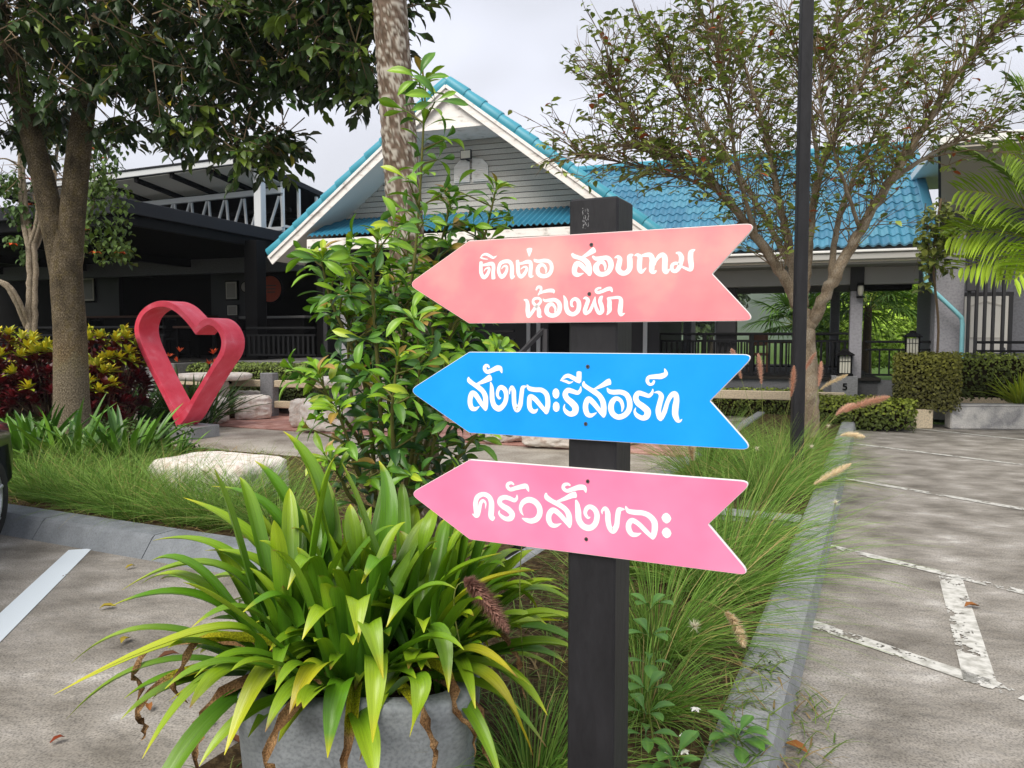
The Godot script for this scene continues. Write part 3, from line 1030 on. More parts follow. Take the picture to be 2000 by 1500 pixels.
func restaurant() -> void:
	var o := thing("restaurant", "dark open-sided restaurant hall with a raised lattice-girder roof", "restaurant", HW(0, 0, 0), -HOUSE)
	put_box("floor_slab", H(-11.4, 0.5, 2.7), Vector3(12.4, 1.0, 8.6), M.concrete_dark, o, 0.01)
	put_box("floor", H(-11.4, 1.005, 2.7), Vector3(12.3, 0.03, 8.5), M.floor, o)
	put_box("back_wall", H(-12.5, 2.7, 6.0), Vector3(16, 3.4, 0.2), M.darkwall, o)
	put_box("side_wall", H(-5.0, 2.7, 4.6), Vector3(0.2, 3.4, 2.8), M.darkwall, o)
	put_box("grey_pier", H(-8.55, 2.5, 4.5), Vector3(1.7, 3.0, 0.3), M.charcoal, o, 0.01)
	put_box("partition", H(-14.2, 2.3, 4.6), Vector3(2.4, 2.7, 0.15), M.charcoal, o)
	put_box("beam", H(-11.5, 3.42, 3.2), Vector3(12.0, 0.4, 0.25), M.plinth, o)
	# lower roof: a black lean-to with deep fascia
	var m := MB.new()
	slab_between(m, H(-20, 4.02, -2.74), H(-5.33, 4.02, -2.74), H(-5.33, 4.1, 6.2), H(-20, 4.1, 6.2), 0.1)
	obj("lower_roof", m.mesh(), M.blackroof, o)
	put_box("fascia", H(-12.66, 3.9, -2.76), Vector3(14.7, 0.26, 0.05), M.blackroof, o, 0.01)
	put_box("fascia", H(-5.31, 3.93, 1.75), Vector3(0.05, 0.26, 9.0), M.blackroof, o, 0.01)
	put_box("fascia", H(-5.42, 3.72, 1.75), Vector3(0.08, 0.24, 8.9), M.black, o, 0.01)
	put_box("fascia", H(-12.66, 3.7, -2.6), Vector3(14.6, 0.26, 0.08), M.black, o, 0.01)
	put_box("ceiling", H(-12.6, 3.62, 1.6), Vector3(14.3, 0.04, 8.2), M.blackmatt, o)
	for x in [-9.0, -12.7, -16.0]:
		put_box("ceiling_beam", H(x, 3.5, 1.6), Vector3(0.14, 0.2, 8.0), M.black, o)
	# columns
	put_box("column", H(-5.25, 2.35, 1.0), Vector3(0.34, 2.7, 0.34), M.black, o, 0.01)
	for q in [Vector2(-5.5, -2.4), Vector2(-12.6, -2.4), Vector2(-16.5, -2.4), Vector2(-12.3, 2.4)]:
		if q.x > -6.0:
			continue
		put_box("column", H(q.x, 2.3, q.y), Vector3(0.26, 2.7, 0.26), M.black, o, 0.01)
	# raised roof: sloping slab with pale soffit panels, rafters and a lattice girder below
	var up := MB.new()
	slab_between(up, H(-13.5, 5.42, 1.3), H(-5.7, 5.66, 1.3), H(-5.7, 5.2, 6.6), H(-13.5, 5.0, 6.6), 0.05)
	obj("upper_roof", up.mesh(), M.blackroof, o)
	put_bar("upper_fascia", H(-13.5, 5.4, 1.27), H(-5.68, 5.62, 1.27), 0.05, 0.15, M.whitemetal, o, 0.01)
	put_bar("upper_fascia", H(-13.5, 5.5, 1.25), H(-5.68, 5.7, 1.25), 0.06, 0.05, M.blackroof, o, 0.01)
	put_bar("upper_fascia", H(-5.66, 5.63, 1.24), H(-5.66, 5.15, 6.6), 0.06, 0.14, M.blackroof, o, 0.01)
	var p := 0
	while p < 7:
		var x0 := -13.4 + p * 1.1
		var pan := MB.new()
		var ya := 5.32 + (x0 + 13.5) / 7.8 * 0.24
		slab_between(pan, H(x0 + 0.1, ya - 0.02, 1.34), H(x0 + 1.02, ya + 0.012, 1.34), H(x0 + 1.02, ya - 0.17, 2.9), H(x0 + 0.1, ya - 0.2, 2.9), 0.015)
		obj("soffit_panel", pan.mesh(), M.panel, o)
		put_bar("rafter", H(x0, ya - 0.06, 1.34), H(x0, ya - 0.24, 2.9), 0.1, 0.12, M.black, o)
		p += 1
	var gz := 2.55
	put_bar("top_chord", H(-12.8, 4.98, gz), H(-5.6, 5.14, gz), 0.1, 0.14, M.whitemetal, o, 0.01)
	put_bar("bottom_chord", H(-12.8, 4.2, gz), H(-5.6, 4.2, gz), 0.1, 0.1, M.whitemetal, o, 0.01)
	for k in 13:
		var x := -12.6 + k * 0.55
		put_bar("web_member", H(x, 4.24, gz), H(x + 0.3, 5.0, gz), 0.05, 0.05, M.whitemetal, o)
		put_bar("web_member", H(x + 0.42, 4.24, gz), H(x + 0.36, 5.0, gz), 0.05, 0.05, M.whitemetal, o)
	put_box("roof_post", H(-5.66, 4.75, 1.75), Vector3(0.2, 1.5, 0.2), M.whitemetal, o, 0.01)
	for d in [2.72, 3.4, 4.2]:
		put_bar("mullion", H(-5.72, 4.1, d), H(-5.72, 5.5 - (d - 1.3) * 0.08, d), 0.06, 0.08, M.white, o)
	put_bar("mullion", H(-5.72, 4.3, 2.7), H(-5.72, 4.3, 6.2), 0.06, 0.06, M.white, o)
	for d in [3.3, 4.3]:
		put_bar("tie_beam", H(-12.5, 4.75, d), H(-5.9, 4.8, d), 0.08, 0.1, M.black, o)
	put_box("back_panel", H(-9.6, 4.55, 6.3), Vector3(8.0, 1.1, 0.06), M.blackmatt, o)
	# what hangs on the walls
	framed(o, H(-14.2, 3.0, 4.5), 0.62, 0.82, "picture_frame", M.photo)
	framed(o, H(-16.2, 2.95, 5.85), 0.62, 0.86, "picture_frame", M.photo)
	framed(o, H(-8.62, 2.84, 4.3), 0.44, 0.56, "picture_frame", M.photo2)
	framed(o, H(-8.6, 2.28, 4.3), 0.4, 0.32, "picture_frame", M.photo2)
	for q in [H(-7.35, 2.86, 4.4), H(-9.75, 2.85, 5.6)]:
		var disc := MB.new()
		disc.tube([q, q + Vector3(0, 0, 0.06)], [0.4, 0.4], 28)
		var ds := obj("round_sign", disc.mesh(), M.black, o)
		var fc := MB.new()
		fc.tube([q + Vector3(0, 0, 0.05), q + Vector3(0, 0, 0.075)], [0.36, 0.36], 28)
		obj("sign_face", fc.mesh(), M.orange, ds)
		for l in 3:
			put_box("sign_bar", q + Vector3(0.02 * l, 0.09 - 0.09 * l, 0.08), Vector3(0.42 - 0.08 * l, 0.035, 0.012), M.wood, ds)
	var cl := MB.new()
	var cq := H(-8.15, 2.93, 4.33)
	cl.tube([cq, cq + Vector3(0, 0, 0.04)], [0.16, 0.16], 24)
	var clock := obj("clock", cl.mesh(), M.black, o)
	var cf := MB.new()
	cf.tube([cq + Vector3(0, 0, 0.03), cq + Vector3(0, 0, 0.045)], [0.135, 0.135], 24)
	obj("dial", cf.mesh(), M.photo2, clock)
	# counters and railings
	put_box("counter", H(-11.0, 1.55, 3.6), Vector3(4.2, 1.05, 0.6), M.darkwall, o, 0.01)
	put_box("counter_top", H(-11.0, 2.1, 3.6), Vector3(4.4, 0.06, 0.75), M.wood, o, 0.01)
	put_box("counter", H(-6.2, 1.5, 3.2), Vector3(1.8, 1.0, 0.6), M.darkwall, o, 0.01)
	put_box("counter_top", H(-6.2, 2.03, 3.2), Vector3(2.0, 0.06, 0.75), M.concrete_dark, o, 0.01)
	baluster_run(o, H(-5.2, 1.02, 0.6), H(-3.6, 1.02, 0.9), 0.7, 0.115, M.rail, 0.05)
	baluster_run(o, H(-12.6, 1.02, -1.4), H(-5.6, 1.02, -1.4), 0.7, 0.14, M.rail, 0.04)
	put_box("landing", H(-4.3, 0.5, 2.2), Vector3(1.7, 1.0, 4.2), M.concrete_dark, o, 0.01)
	put_box("dark_back_wall", H(-4.3, 2.5, 4.4), Vector3(1.6, 3.0, 0.12), M.darkwall, o)
	# dining tables and chairs inside
	for k in 3:
		var tx := -11.2 + k * 2.3
		var t := thing("dining_table", ["dark dining table deepest on the left of the restaurant", "dark dining table in the middle of the restaurant", "dark dining table nearest the restaurant column"][k], "table", HW(tx, 1.02, 0.9), -HOUSE, "dark dining tables in the restaurant")
		put_box("table_top", Vector3(0, 0.73, 0), Vector3(1.2, 0.05, 0.8), M.wood, t, 0.01)
		for s in [Vector2(-1, -1), Vector2(1, -1), Vector2(-1, 1), Vector2(1, 1)]:
			put_box("leg", Vector3(s.x * 0.52, 0.35, s.y * 0.33), Vector3(0.06, 0.7, 0.06), M.black, t)
		for s in [-1.0, 1.0]:
			var c := thing("dining_chair", "black slat-backed chair on the %s side of the %s restaurant table" % ["left" if s < 0 else "right", ["deepest left", "middle", "column-side"][k]], "chair", HW(tx + s * 0.85, 1.02, 0.9), -HOUSE + 90.0 * s, "black dining chairs in the restaurant")
			chair_parts(c, M.black, M.black)


func chair_parts(c: Node3D, frame: Material, pad: Material) -> void:
	# faces local +z's opposite: the back stands at +z
	put_box("seat", Vector3(0, 0.45, 0), Vector3(0.44, 0.06, 0.44), pad, c, 0.012)
	for s in [Vector2(-1, -1), Vector2(1, -1), Vector2(-1, 1), Vector2(1, 1)]:
		put_box("leg", Vector3(s.x * 0.19, 0.21, s.y * 0.19), Vector3(0.04, 0.42, 0.04), frame, c)
	for x in [-0.19, 0.19]:
		put_box("back_post", Vector3(x, 0.7, 0.2), Vector3(0.04, 0.5, 0.04), frame, c)
	put_box("back_pad", Vector3(0, 0.78, 0.2), Vector3(0.34, 0.26, 0.05), pad, c, 0.012)


# ---------------------------------------------------------------- the grey annexe at the right edge
func annex() -> void:
	var o := thing("annexe", "grey flat-roofed annexe with a cream door behind dark slats", "building", HW(0, 0, 0), -HOUSE)
	put_box("front_wall", H(11.35, 1.9, 4.3), Vector3(3.9, 3.8, 0.2), M.wallgrey, o)
	put_box("end_pier", H(9.2, 1.9, 3.65), Vector3(0.5, 3.8, 0.5), M.column, o, 0.01)
	put_box("side_wall", H(9.35, 1.9, 5.8), Vector3(0.2, 3.8, 3.8), M.column, o)
	put_box("dado", H(10.6, 0.6, 3.95), Vector3(2.6, 1.2, 0.1), M.plinth, o)
	put_box("floor", H(11.0, 0.15, 3.4), Vector3(4.4, 0.3, 2.4), M.concrete_dark, o)
	var door := put_box("door", H(9.98, 1.32, 4.14), Vector3(0.78, 2.04, 0.05), M.door, o, 0.006)
	put_box("door_frame", H(9.98, 2.38, 4.15), Vector3(0.94, 0.07, 0.09), M.charcoal, o)
	for s in [-1.0, 1.0]:
		put_box("door_frame", H(9.98 + s * 0.43, 1.32, 4.15), Vector3(0.07, 2.06, 0.09), M.charcoal, o)
		put_bar("moulding", H(9.98 + s * 0.28, 1.5, 4.11), H(9.98 + s * 0.28, 2.14, 4.11), 0.03, 0.02, M.door_trim, door)
		put_bar("moulding", H(9.98 + s * 0.28, 0.5, 4.11), H(9.98 + s * 0.28, 1.2, 4.11), 0.03, 0.02, M.door_trim, door)
		put_bar("moulding", H(9.98 + s * 0.28, 2.14, 4.11), H(9.98, 2.23, 4.11), 0.02, 0.03, M.door_trim, door)
	put_bar("moulding", H(9.7, 1.5, 4.11), H(10.26, 1.5, 4.11), 0.02, 0.03, M.door_trim, door)
	put_bar("moulding", H(9.7, 1.2, 4.11), H(10.26, 1.2, 4.11), 0.02, 0.03, M.door_trim, door)
	var kn := MB.new()
	kn.tube([H(10.3, 1.28, 4.1), H(10.3, 1.28, 4.05)], [0.035, 0.03], 10)
	obj("knob", kn.mesh(), M.screw, door)
	# dark upright slats in front of the door
	for x in [9.45, 9.58, 9.72, 9.86, 10.02]:
		put_box("slat", H(x, 1.85, 3.0), Vector3(0.05, 3.3, 0.09), M.charcoal, o, 0.005)
	put_box("meter_box", H(9.47, 2.55, 2.95), Vector3(0.16, 0.34, 0.12), M.charcoal2, o, 0.01)
	# flat roof with white fascia and a folded soffit
	put_box("roof_slab", H(12.4, 5.0, 4.2), Vector3(7.4, 0.16, 4.6), M.white, o, 0.01)
	var m := MB.new()
	slab_between(m, H(8.72, 4.9, 1.95), H(16, 4.9, 1.95), H(16, 4.0, 3.4), H(9.0, 4.0, 3.4), 0.05)
	obj("sloping_soffit", m.mesh(), M.annexroof, o)
	put_box("upper_wall", H(12.4, 3.85, 3.5), Vector3(6.8, 0.5, 0.2), M.charcoal2, o)
	put_bar("roof_edge", H(8.7, 4.95, 1.93), H(8.98, 3.98, 3.4), 0.05, 0.08, M.charcoal, o)
	baluster_run(o, H(9.5, 0.64, 2.5), H(14.0, 0.64, 2.5), 0.78, 0.17, M.rail, 0.03)
	put_box("bench_rail", H(10.6, 1.0, 2.52), Vector3(2.0, 0.05, 0.05), M.rail, o)


# ---------------------------------------------------------------- hedges, low walls, fence
func hedge(called: String, label: String, c: Vector3, s: Vector3, turn: float, n: int, base: Color, tip: Color) -> void:
	var o := thing(called, label, "hedge", c, turn)
	var core := MB.new()
	core.at(Vector3(0, s.y * 0.46, 0), s * Vector3(0.86, 0.88, 0.86), 0.05)
	obj("blocking_core", core.mesh(), M.hedge_core, o)  # solid dark core added inside the leaves to block light
	var where := []
	var tint := []
	for k in n:
		var f := r(0, s.x * s.y * 2 + s.x * s.z + s.y * s.z * 2)
		var q := Vector3(r(-0.5, 0.5), r(0.02, 1), r(-0.5, 0.5))
		var nn := Vector3.UP
		if f < s.x * s.y * 1.5:
			q.z = 0.5
			nn = Vector3(0, 0.2, 1)
		elif f < s.x * s.y * 2:
			q.z = -0.5
			nn = Vector3(0, 0.2, -1)
		elif f < s.x * s.y * 2 + s.x * s.z:
			q.y = 1.0
		else:
			q.x = 0.5 if rng.randf() < 0.5 else -0.5
			nn = Vector3(signf(q.x), 0.2, 0)
		var pos := q * s * 0.97 + Vector3(r(-1, 1), r(-1, 1), r(-1, 1)) * 0.045
		nn = (nn + Vector3(r(-1, 1), r(-0.4, 1.2), r(-1, 1)) * 0.8).normalized()
		var d := nn.cross(Vector3(r(-1, 1), r(-1, 1), r(-1, 1))).normalized()
		var sc := r(0.7, 1.3)
		where.append(Transform3D(Basis(nn.cross(d), nn, -d) * sc, pos))
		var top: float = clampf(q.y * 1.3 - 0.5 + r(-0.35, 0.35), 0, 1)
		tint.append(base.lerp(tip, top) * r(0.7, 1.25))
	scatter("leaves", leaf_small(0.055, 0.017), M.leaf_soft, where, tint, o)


func leaf_small(l: float, w: float) -> ArrayMesh:
	# a small folded leaf pointing along -z from the origin
	var key := "small%f_%f" % [l, w]
	if not leaf_meshes.has(key):
		var m := MB.new()
		var mid := [Vector3(0, 0, 0), Vector3(0, 0.02 * l, -0.35 * l), Vector3(0, 0, -0.7 * l), Vector3(0, -0.1 * l, -l)]
		var ww := [0.08, 1.0, 0.78, 0.02]
		for k in 4:
			m.p(mid[k] + Vector3(-w * ww[k], w * 0.35 * ww[k], 0))
			m.p(mid[k])
			m.p(mid[k] + Vector3(w * ww[k], w * 0.35 * ww[k], 0))
		for k in 3:
			var a := k * 3
			m.q(a, a + 1, a + 4, a + 3)
			m.q(a + 1, a + 2, a + 5, a + 4)
		leaf_meshes[key] = m.mesh(true)
	return leaf_meshes[key]


func garden_walls() -> void:
	M.hedge_core = mat(Color("#2a2416"), 0.95, 0.1)
	var g1 := lin(Color("#4c5a22"))
	var g2 := lin(Color("#93a53f"))
	# the block hedge by the car park and the hedge running on to the right
	hedge("hedge", "square-cut block of hedge with a lantern on top", Vector3(7.05, 0.3, -13.1), Vector3(0.92, 0.93, 0.95), -SITE, 5200, lin(Color("#5a5a2a")), lin(Color("#93953f")))
	hedge("hedge", "thin see-through hedge running right behind the cement wall", Vector3(9.3, 0.45, -13.2), Vector3(3.6, 0.76, 0.3), -SITE + 12, 5200, lin(Color("#4d5a26")), lin(Color("#8a9a40")))
	hedge("hedge", "low spreading hedge between the lamp post and the block hedge", Vector3(5.9, 0.05, -12.9), Vector3(1.5, 0.42, 1.2), -SITE, 3800, g1, lin(Color("#8c9a35")))
	hedge("hedge", "low hedge strip in front of the house plinth", HW(4.6, 0.0, 1.9), Vector3(4.6, 0.5, 0.8), -HOUSE, 4200, g1, lin(Color("#93a53f")))
	hedge("hedge", "clipped hedge behind the cream beam fence", HW(-4.1, 0.2, -0.9), Vector3(3.4, 0.78, 0.7), -HOUSE, 6500, lin(Color("#3f4d20")), lin(Color("#869a4c")))
	hedge("hedge", "dark low hedge along the left bed under the red bushes", S(-11.0, 6.6, 0.05), Vector3(7.0, 0.35, 0.6), -SITE, 4200, lin(Color("#263a18")), lin(Color("#4c6a2c")))
	# cement planter walls
	var w := thing("planter_wall", "rough pale cement planter wall in front of the thin hedge", "wall", Vector3(9.1, 0, -12.55), -4.0)
	put_box("wall", Vector3(0.25, 0.2, 0), Vector3(4.3, 0.4, 0.22), M.cement, w, 0.02)
	put_box("coping", Vector3(0.25, 0.395, 0.0), Vector3(4.32, 0.03, 0.25), M.cement, w, 0.01)
	var w2 := thing("planter_wall", "short cream planter wall under the block hedge", "wall", Vector3(6.95, 0, -12.75), -4.0)
	put_box("wall", Vector3(-0.2, 0.16, 0), Vector3(0.42, 0.32, 0.2), M.cream, w2, 0.015)
	put_box("wall", Vector3(-0.31, 0.16, -0.5), Vector3(0.2, 0.32, 0.8), M.cream, w2, 0.015)
	var w3 := thing("planter_wall", "long low cream wall behind the thin hedge", "wall", Vector3(9.6, 0, -14.2), -4.0)
	put_box("wall", Vector3(0, 0.33, 0), Vector3(3.6, 0.66, 0.2), M.cream, w3, 0.015)
	# fence of two cream beams on grey posts
	var f := thing("beam_fence", "low fence of two cream beams between grey posts", "fence", HW(-3.35, 0, -1.55), -HOUSE)
	for x in [-2.4, 0.35, 3.2]:
		put_box("post", Vector3(x, 0.42, 0), Vector3(0.28, 0.84, 0.2), M.plinth_light, f, 0.012)
	for x in [[-2.26, 0.21], [0.49, 3.06]]:
		for yy in [0.64, 0.25]:
			put_bar("beam", Vector3(x[0], yy, 0), Vector3(x[1], yy, 0), 0.12, 0.13, M.cream, f, 0.012)
	var f2 := thing("beam_fence", "low cream beam before the house plinth, right of the sign", "fence", HW(4.7, 0, 1.2), -HOUSE)
	for x in [-2.4, 0.0, 2.4]:
		put_box("post", Vector3(x, 0.25, 0), Vector3(0.14, 0.5, 0.12), M.cream, f2, 0.01)
	put_bar("beam", Vector3(-2.5, 0.45, 0.07), Vector3(2.5, 0.45, 0.07), 0.1, 0.16, M.cream, f2, 0.012)


# ---------------------------------------------------------------- hills and far plants
func far_things() -> void:
	var n := FastNoiseLite.new()
	n.seed = 4
	n.frequency = 0.012
	n.fractal_octaves = 5
	var m := MB.new()
	var cols := 110
	var rows := 26
	for j in rows + 1:
		for i in cols + 1:
			var x := lerpf(-1300, 1650, float(i) / cols)
			var z := lerpf(-480, -1650, float(j) / rows)
			var t := float(j) / rows
			var h := 170.0 * smoothstep(0.0, 0.75, t) * (1.0 + 0.5 * n.get_noise_2d(x * 0.2, z * 0.2)) + 8.0 * n.get_noise_2d(x * 3.0, z * 3.0) + 5.0 * n.get_noise_2d(x * 12.0, z * 12.0) - 2.0
			var k := 0.5 + 0.8 * n.get_noise_2d(x * 7.0, z * 7.0)
			m.col = lin(Color("#2c4220")).lerp(lin(Color("#587540")), clampf(k, 0, 1))
			m.p(Vector3(x, h, z))
	for j in rows:
		for i in cols:
			var a := j * (cols + 1) + i
			m.q(a, a + 1, a + cols + 2, a + cols + 1)
	struct("hills", m.mesh(true), M.hill, "hazy wooded hill beyond the veranda", "hill")
	# a belt of trees in front of the hill
	var spots := [Vector3(10, 0, -62), Vector3(17, 0, -66), Vector3(25, 0, -60), Vector3(33, 0, -64), Vector3(41, 0, -58), Vector3(-2, 0, -66)]
	for k in spots.size():
		var hues := [Color("#32482a"), Color("#4a5f34"), Color("#3d5430"), Color("#56683a"), Color("#41582c"), Color("#3a5230")]
		var lab: String = ["dark rounded tree just left in the gap beside the veranda wall", "olive tree second in the row far behind the veranda", "green tree third in the row far behind the veranda", "pale olive tree fourth in the row far behind the veranda", "tree at the right end of the far row", "tree at the left end of the far row behind the house"][k]
		round_tree("far_tree", lab, spots[k], r(5.0, 7.0), r(3.2, 4.4), 2600, lin(hues[k]), 0.55)
	# yellow-green bamboo-like tree behind the link railing
	round_tree("bright_tree", "bright yellow-green tree in the gap between house and annexe", Vector3(13.6, 0, -27), 4.6, 2.6, 12000, lin(Color("#9aba40")), 0.15)
	round_tree("bright_tree", "yellow-green bush filling the lower gap behind the link railing", Vector3(11.4, 0, -25), 2.6, 1.6, 8000, lin(Color("#8aaa3c")), 0.13)
	fan_palm("fan_palm", "fan palm seen through the veranda left of its column", HW(6.5, 0, 12.2), 2.0, 15, 1.15)
	fan_palm("fan_palm", "fan palm drooping beside the veranda column", HW(8.4, 0, 10.5), 2.4, 17, 1.15)
	var c := thing("veranda_chair", "red-cushioned chair behind the veranda railing", "chair", HW(6.6, 0.67, 4.6), -HOUSE)
	chair_parts(c, M.wood, M.redcloth)
	var c2 := thing("veranda_chair", "second red-cushioned chair farther left on the veranda", "chair", HW(5.6, 0.67, 5.2), -HOUSE)
	chair_parts(c2, M.wood, M.wood)
	var t := thing("veranda_table", "dark wooden table on the veranda", "table", HW(6.0, 0.67, 5.9), -HOUSE)
	put_box("table_top", Vector3(0, 0.73, 0), Vector3(1.3, 0.05, 0.8), M.wood, t, 0.01)
	for s in [Vector2(-1, -1), Vector2(1, -1), Vector2(-1, 1), Vector2(1, 1)]:
		put_box("leg", Vector3(s.x * 0.55, 0.35, s.y * 0.33), Vector3(0.06, 0.7, 0.06), M.black, t)


func round_tree(called: String, label: String, where: Vector3, h: float, rad: float, n: int, c: Color, size: float) -> void:
	var o := thing(called, label, "tree", where, r(0, 360), "")
	var tr := MB.new()
	tr.col = Color(0.6, 0.55, 0.5)
	tr.tube([Vector3(0, -0.1, 0), Vector3(0.1, h * 0.35, 0), Vector3(0, h * 0.75, 0.1)], [rad * 0.07, rad * 0.05, rad * 0.02], 8)
	obj("trunk", tr.mesh(true), M.bark, o)
	var where2 := []
	var tint := []
	var lumps := []
	for k in 14:
		var d := Vector3(r(-1, 1), r(-0.7, 1), r(-1, 1))
		lumps.append([Vector3(0, h * 0.6, 0) + d * Vector3(rad * 0.62, h * 0.3, rad * 0.62), r(0.4, 0.62) * rad, r(0.7, 1.3)])
	for k in n:
		var l: Array = lumps[rng.randi() % lumps.size()]
		var d := Vector3(r(-1, 1), r(-1, 1), r(-1, 1)).normalized()
		var pos: Vector3 = l[0] + d * l[1] * pow(rng.randf(), 0.3)
		if pos.y < 0.3:
			continue
		var nn := (d + Vector3(r(-1, 1), r(0, 1.5), r(-1, 1))).normalized()
		var f := nn.cross(Vector3(r(-1, 1), r(-1, 1), r(-1, 1))).normalized()
		where2.append(Transform3D(Basis(nn.cross(f), nn, -f) * (size * r(0.7, 1.4)), pos))
		tint.append(c * (l[2] * r(0.65, 1.3)))
	scatter("crown", leaf_small(1.0, 0.3), M.leaf_soft, where2, tint, o)


func fan_palm(called: String, label: String, where: Vector3, h: float, n: int, size: float) -> void:
	var o := thing(called, label, "palm", where, r(0, 360))
	var tr := MB.new()
	tr.col = Color(0.7, 0.65, 0.6)
	tr.tube([Vector3(0, 0, 0), Vector3(0.02, h * 0.5, 0), Vector3(0, h, 0)], [0.16, 0.12, 0.1], 10)
	obj("trunk", tr.mesh(true), M.bark, o)
	for k in n:
		var m := MB.new()
		var az := TAU * k * 0.382
		var el := lerpf(1.2, -0.35, float(k) / n)
		var out := Vector3(cos(az) * cos(el), sin(el), sin(az) * cos(el))
		var hub := Vector3(0, h, 0) + out * r(0.55, 0.8)
		m.col = lin(Color("#7d8a3a"))
		m.tube([Vector3(0, h - 0.1, 0), hub], [0.02, 0.012], 5, false)
		var side := out.cross(Vector3.UP).normalized()
		var base := lin(Color("#3f6326")).lerp(lin(Color("#6e9438")), rng.randf())
		for q in 22:
			var a := lerpf(-1.9, 1.9, q / 21.0)
			var d := (out * cos(a) + side * sin(a)).normalized()
			var l := size * r(0.85, 1.05) * (1.0 - 0.12 * absf(a))
			var e := hub + d * l + Vector3.DOWN * l * r(0.25, 0.5)
			m.leaf(bez(hub, hub + d * l * 0.6, e, 4), [0.008, 0.028, 0.022, 0.002], Vector3.UP, 0.5, [base, base, base, base * 1.15])
		obj("fan_leaf", m.mesh(), M.leaf_soft, o)


# ---------------------------------------------------------------- stone tables and stools
func lump(s: Vector3, sd: int, rough: float, power := 4.0, n := 22) -> ArrayMesh:
	# a hewn block: a rounded box pushed about by noise
	var nz := FastNoiseLite.new()
	nz.seed = sd
	nz.frequency = 1.0
	nz.fractal_octaves = 4
	var m := MB.new()
	var seen := {}
	for f in 6:
		var ax := f % 3
		var sg := 1.0 if f < 3 else -1.0
		var grid := []
		for j in n + 1:
			for i in n + 1:
				var c := Vector3.ZERO
				c[ax] = sg
				c[(ax + 1) % 3] = (2.0 * i / n - 1.0) * sg
				c[(ax + 2) % 3] = 2.0 * j / n - 1.0
				var key := Vector3i((c * 1000).round())
				if not seen.has(key):
					var l := pow(pow(absf(c.x), power) + pow(absf(c.y), power) + pow(absf(c.z), power), 1.0 / power)
					var q := c / l
					q *= 1.0 + rough * nz.get_noise_3dv(q * 1.8) + rough * 0.5 * nz.get_noise_3dv(q * 5.0) + rough * 0.25 * absf(nz.get_noise_3dv(q * 11.0))
					seen[key] = m.p(q * s * 0.5 + Vector3(0, s.y * 0.5, 0))
				grid.append(seen[key])
		for j in n:
			for i in n:
				var a: int = j * (n + 1) + i
				m.q(grid[a], grid[a + 1], grid[a + n + 2], grid[a + n + 1])
	return m.mesh(true)


func stone_table(label: String, where: Vector3, rad: float, sd: int) -> void:
	var t := thing("stone_table", label, "table", where, sd * 40.0, "pale stone tables on the terrace")
	var m := MB.new()
	var nz := FastNoiseLite.new()
	nz.seed = sd
	nz.frequency = 0.9
	var prof := [[0.0, 0.82], [0.6, 0.82], [0.93, 0.815], [0.99, 0.80], [1.0, 0.76], [0.97, 0.715], [0.9, 0.70], [0.0, 0.70]]
	var sides := 40
	for p in prof:
		for j in sides:
			var a := TAU * j / sides
			var rr: float = rad * p[0] * (1.0 + 0.07 * nz.get_noise_2d(cos(a) * 1.5 + sd, sin(a) * 1.5) + 0.02 * nz.get_noise_2d(cos(a) * 9.0, sin(a) * 9.0 + p[1] * 20.0))
			m.p(Vector3(cos(a) * rr, p[1], sin(a) * rr))
	for k in prof.size() - 1:
		for j in sides:
			var a := k * sides + j
			var b := k * sides + (j + 1) % sides
			m.q(a, b, b + sides, a + sides)
	obj("table_top", m.mesh(true), M.stone, t)
	obj("pedestal", lump(Vector3(0.46, 0.72, 0.4), sd + 3, 0.16, 5.0), M.stone, t)


func tables() -> void:
	stone_table("round pale stone table behind the heart", Vector3(-5.5, 0.03, -14.2), 0.68, 1)
	stone_table("round pale stone table half hidden by the tall shrub", Vector3(-2.75, 0.03, -12.9), 0.6, 2)
	stone_table("pale stone table behind the blue sign board", Vector3(0.6, 0.03, -11.4), 0.62, 5)
	var places := [
		[Vector3(-4.72, 0.03, -14.0), Vector3(0.62, 0.42, 0.5), "whitish pink-veined stone stool right of the table behind the heart"],
		[Vector3(-5.25, 0.03, -13.35), Vector3(0.6, 0.44, 0.5), "stone stool seen between the legs of the heart"],
		[Vector3(-6.35, 0.03, -13.5), Vector3(0.7, 0.42, 0.5), "stone stool half hidden at the left foot of the heart"],
		[Vector3(-5.1, 0.03, -15.0), Vector3(0.6, 0.44, 0.5), "stone stool at the far side of the table behind the heart"],
		[Vector3(-3.35, 0.03, -12.75), Vector3(0.6, 0.46, 0.52), "blocky stone stool left of the shrub, farther one of the pair"],
		[Vector3(-2.95, 0.03, -12.2), Vector3(0.74, 0.46, 0.52), "blocky stone stool left of the shrub, nearer one of the pair"],
		[Vector3(-2.0, 0.03, -12.2), Vector3(0.6, 0.44, 0.5), "stone stool hidden among the shrub leaves"],
		[Vector3(-0.15, 0.03, -10.95), Vector3(0.6, 0.4, 0.5), "low stone stool under the left half of the blue board"],
		[Vector3(0.55, 0.03, -10.5), Vector3(0.78, 0.4, 0.55), "stone stool just left of the sign post under the blue board"],
		[Vector3(1.5, 0.03, -10.75), Vector3(0.6, 0.4, 0.5), "stone stool just right of the sign post under the blue board"],
	]
	var k := 0
	for q in places:
		var o := obj("stone_stool", lump(q[1], 20 + k, 0.1, 6.0), M.stone)
		o.position = q[0]
		o.rotation.y = r(-0.5, 0.5)
		tag(o, q[2], "stool", "hewn stone stools on the terrace")
		k += 1
	var b := obj("stone_bench", lump(Vector3(1.1, 0.42, 0.75), 60, 0.05, 7.0, 18), M.stone)
	b.position = Vector3(-2.66, 0.0, -6.95)
	b.rotation.y = -0.45
	tag(b, "large white flat-topped stone in the grass behind the strap-leaved plant", "stone")


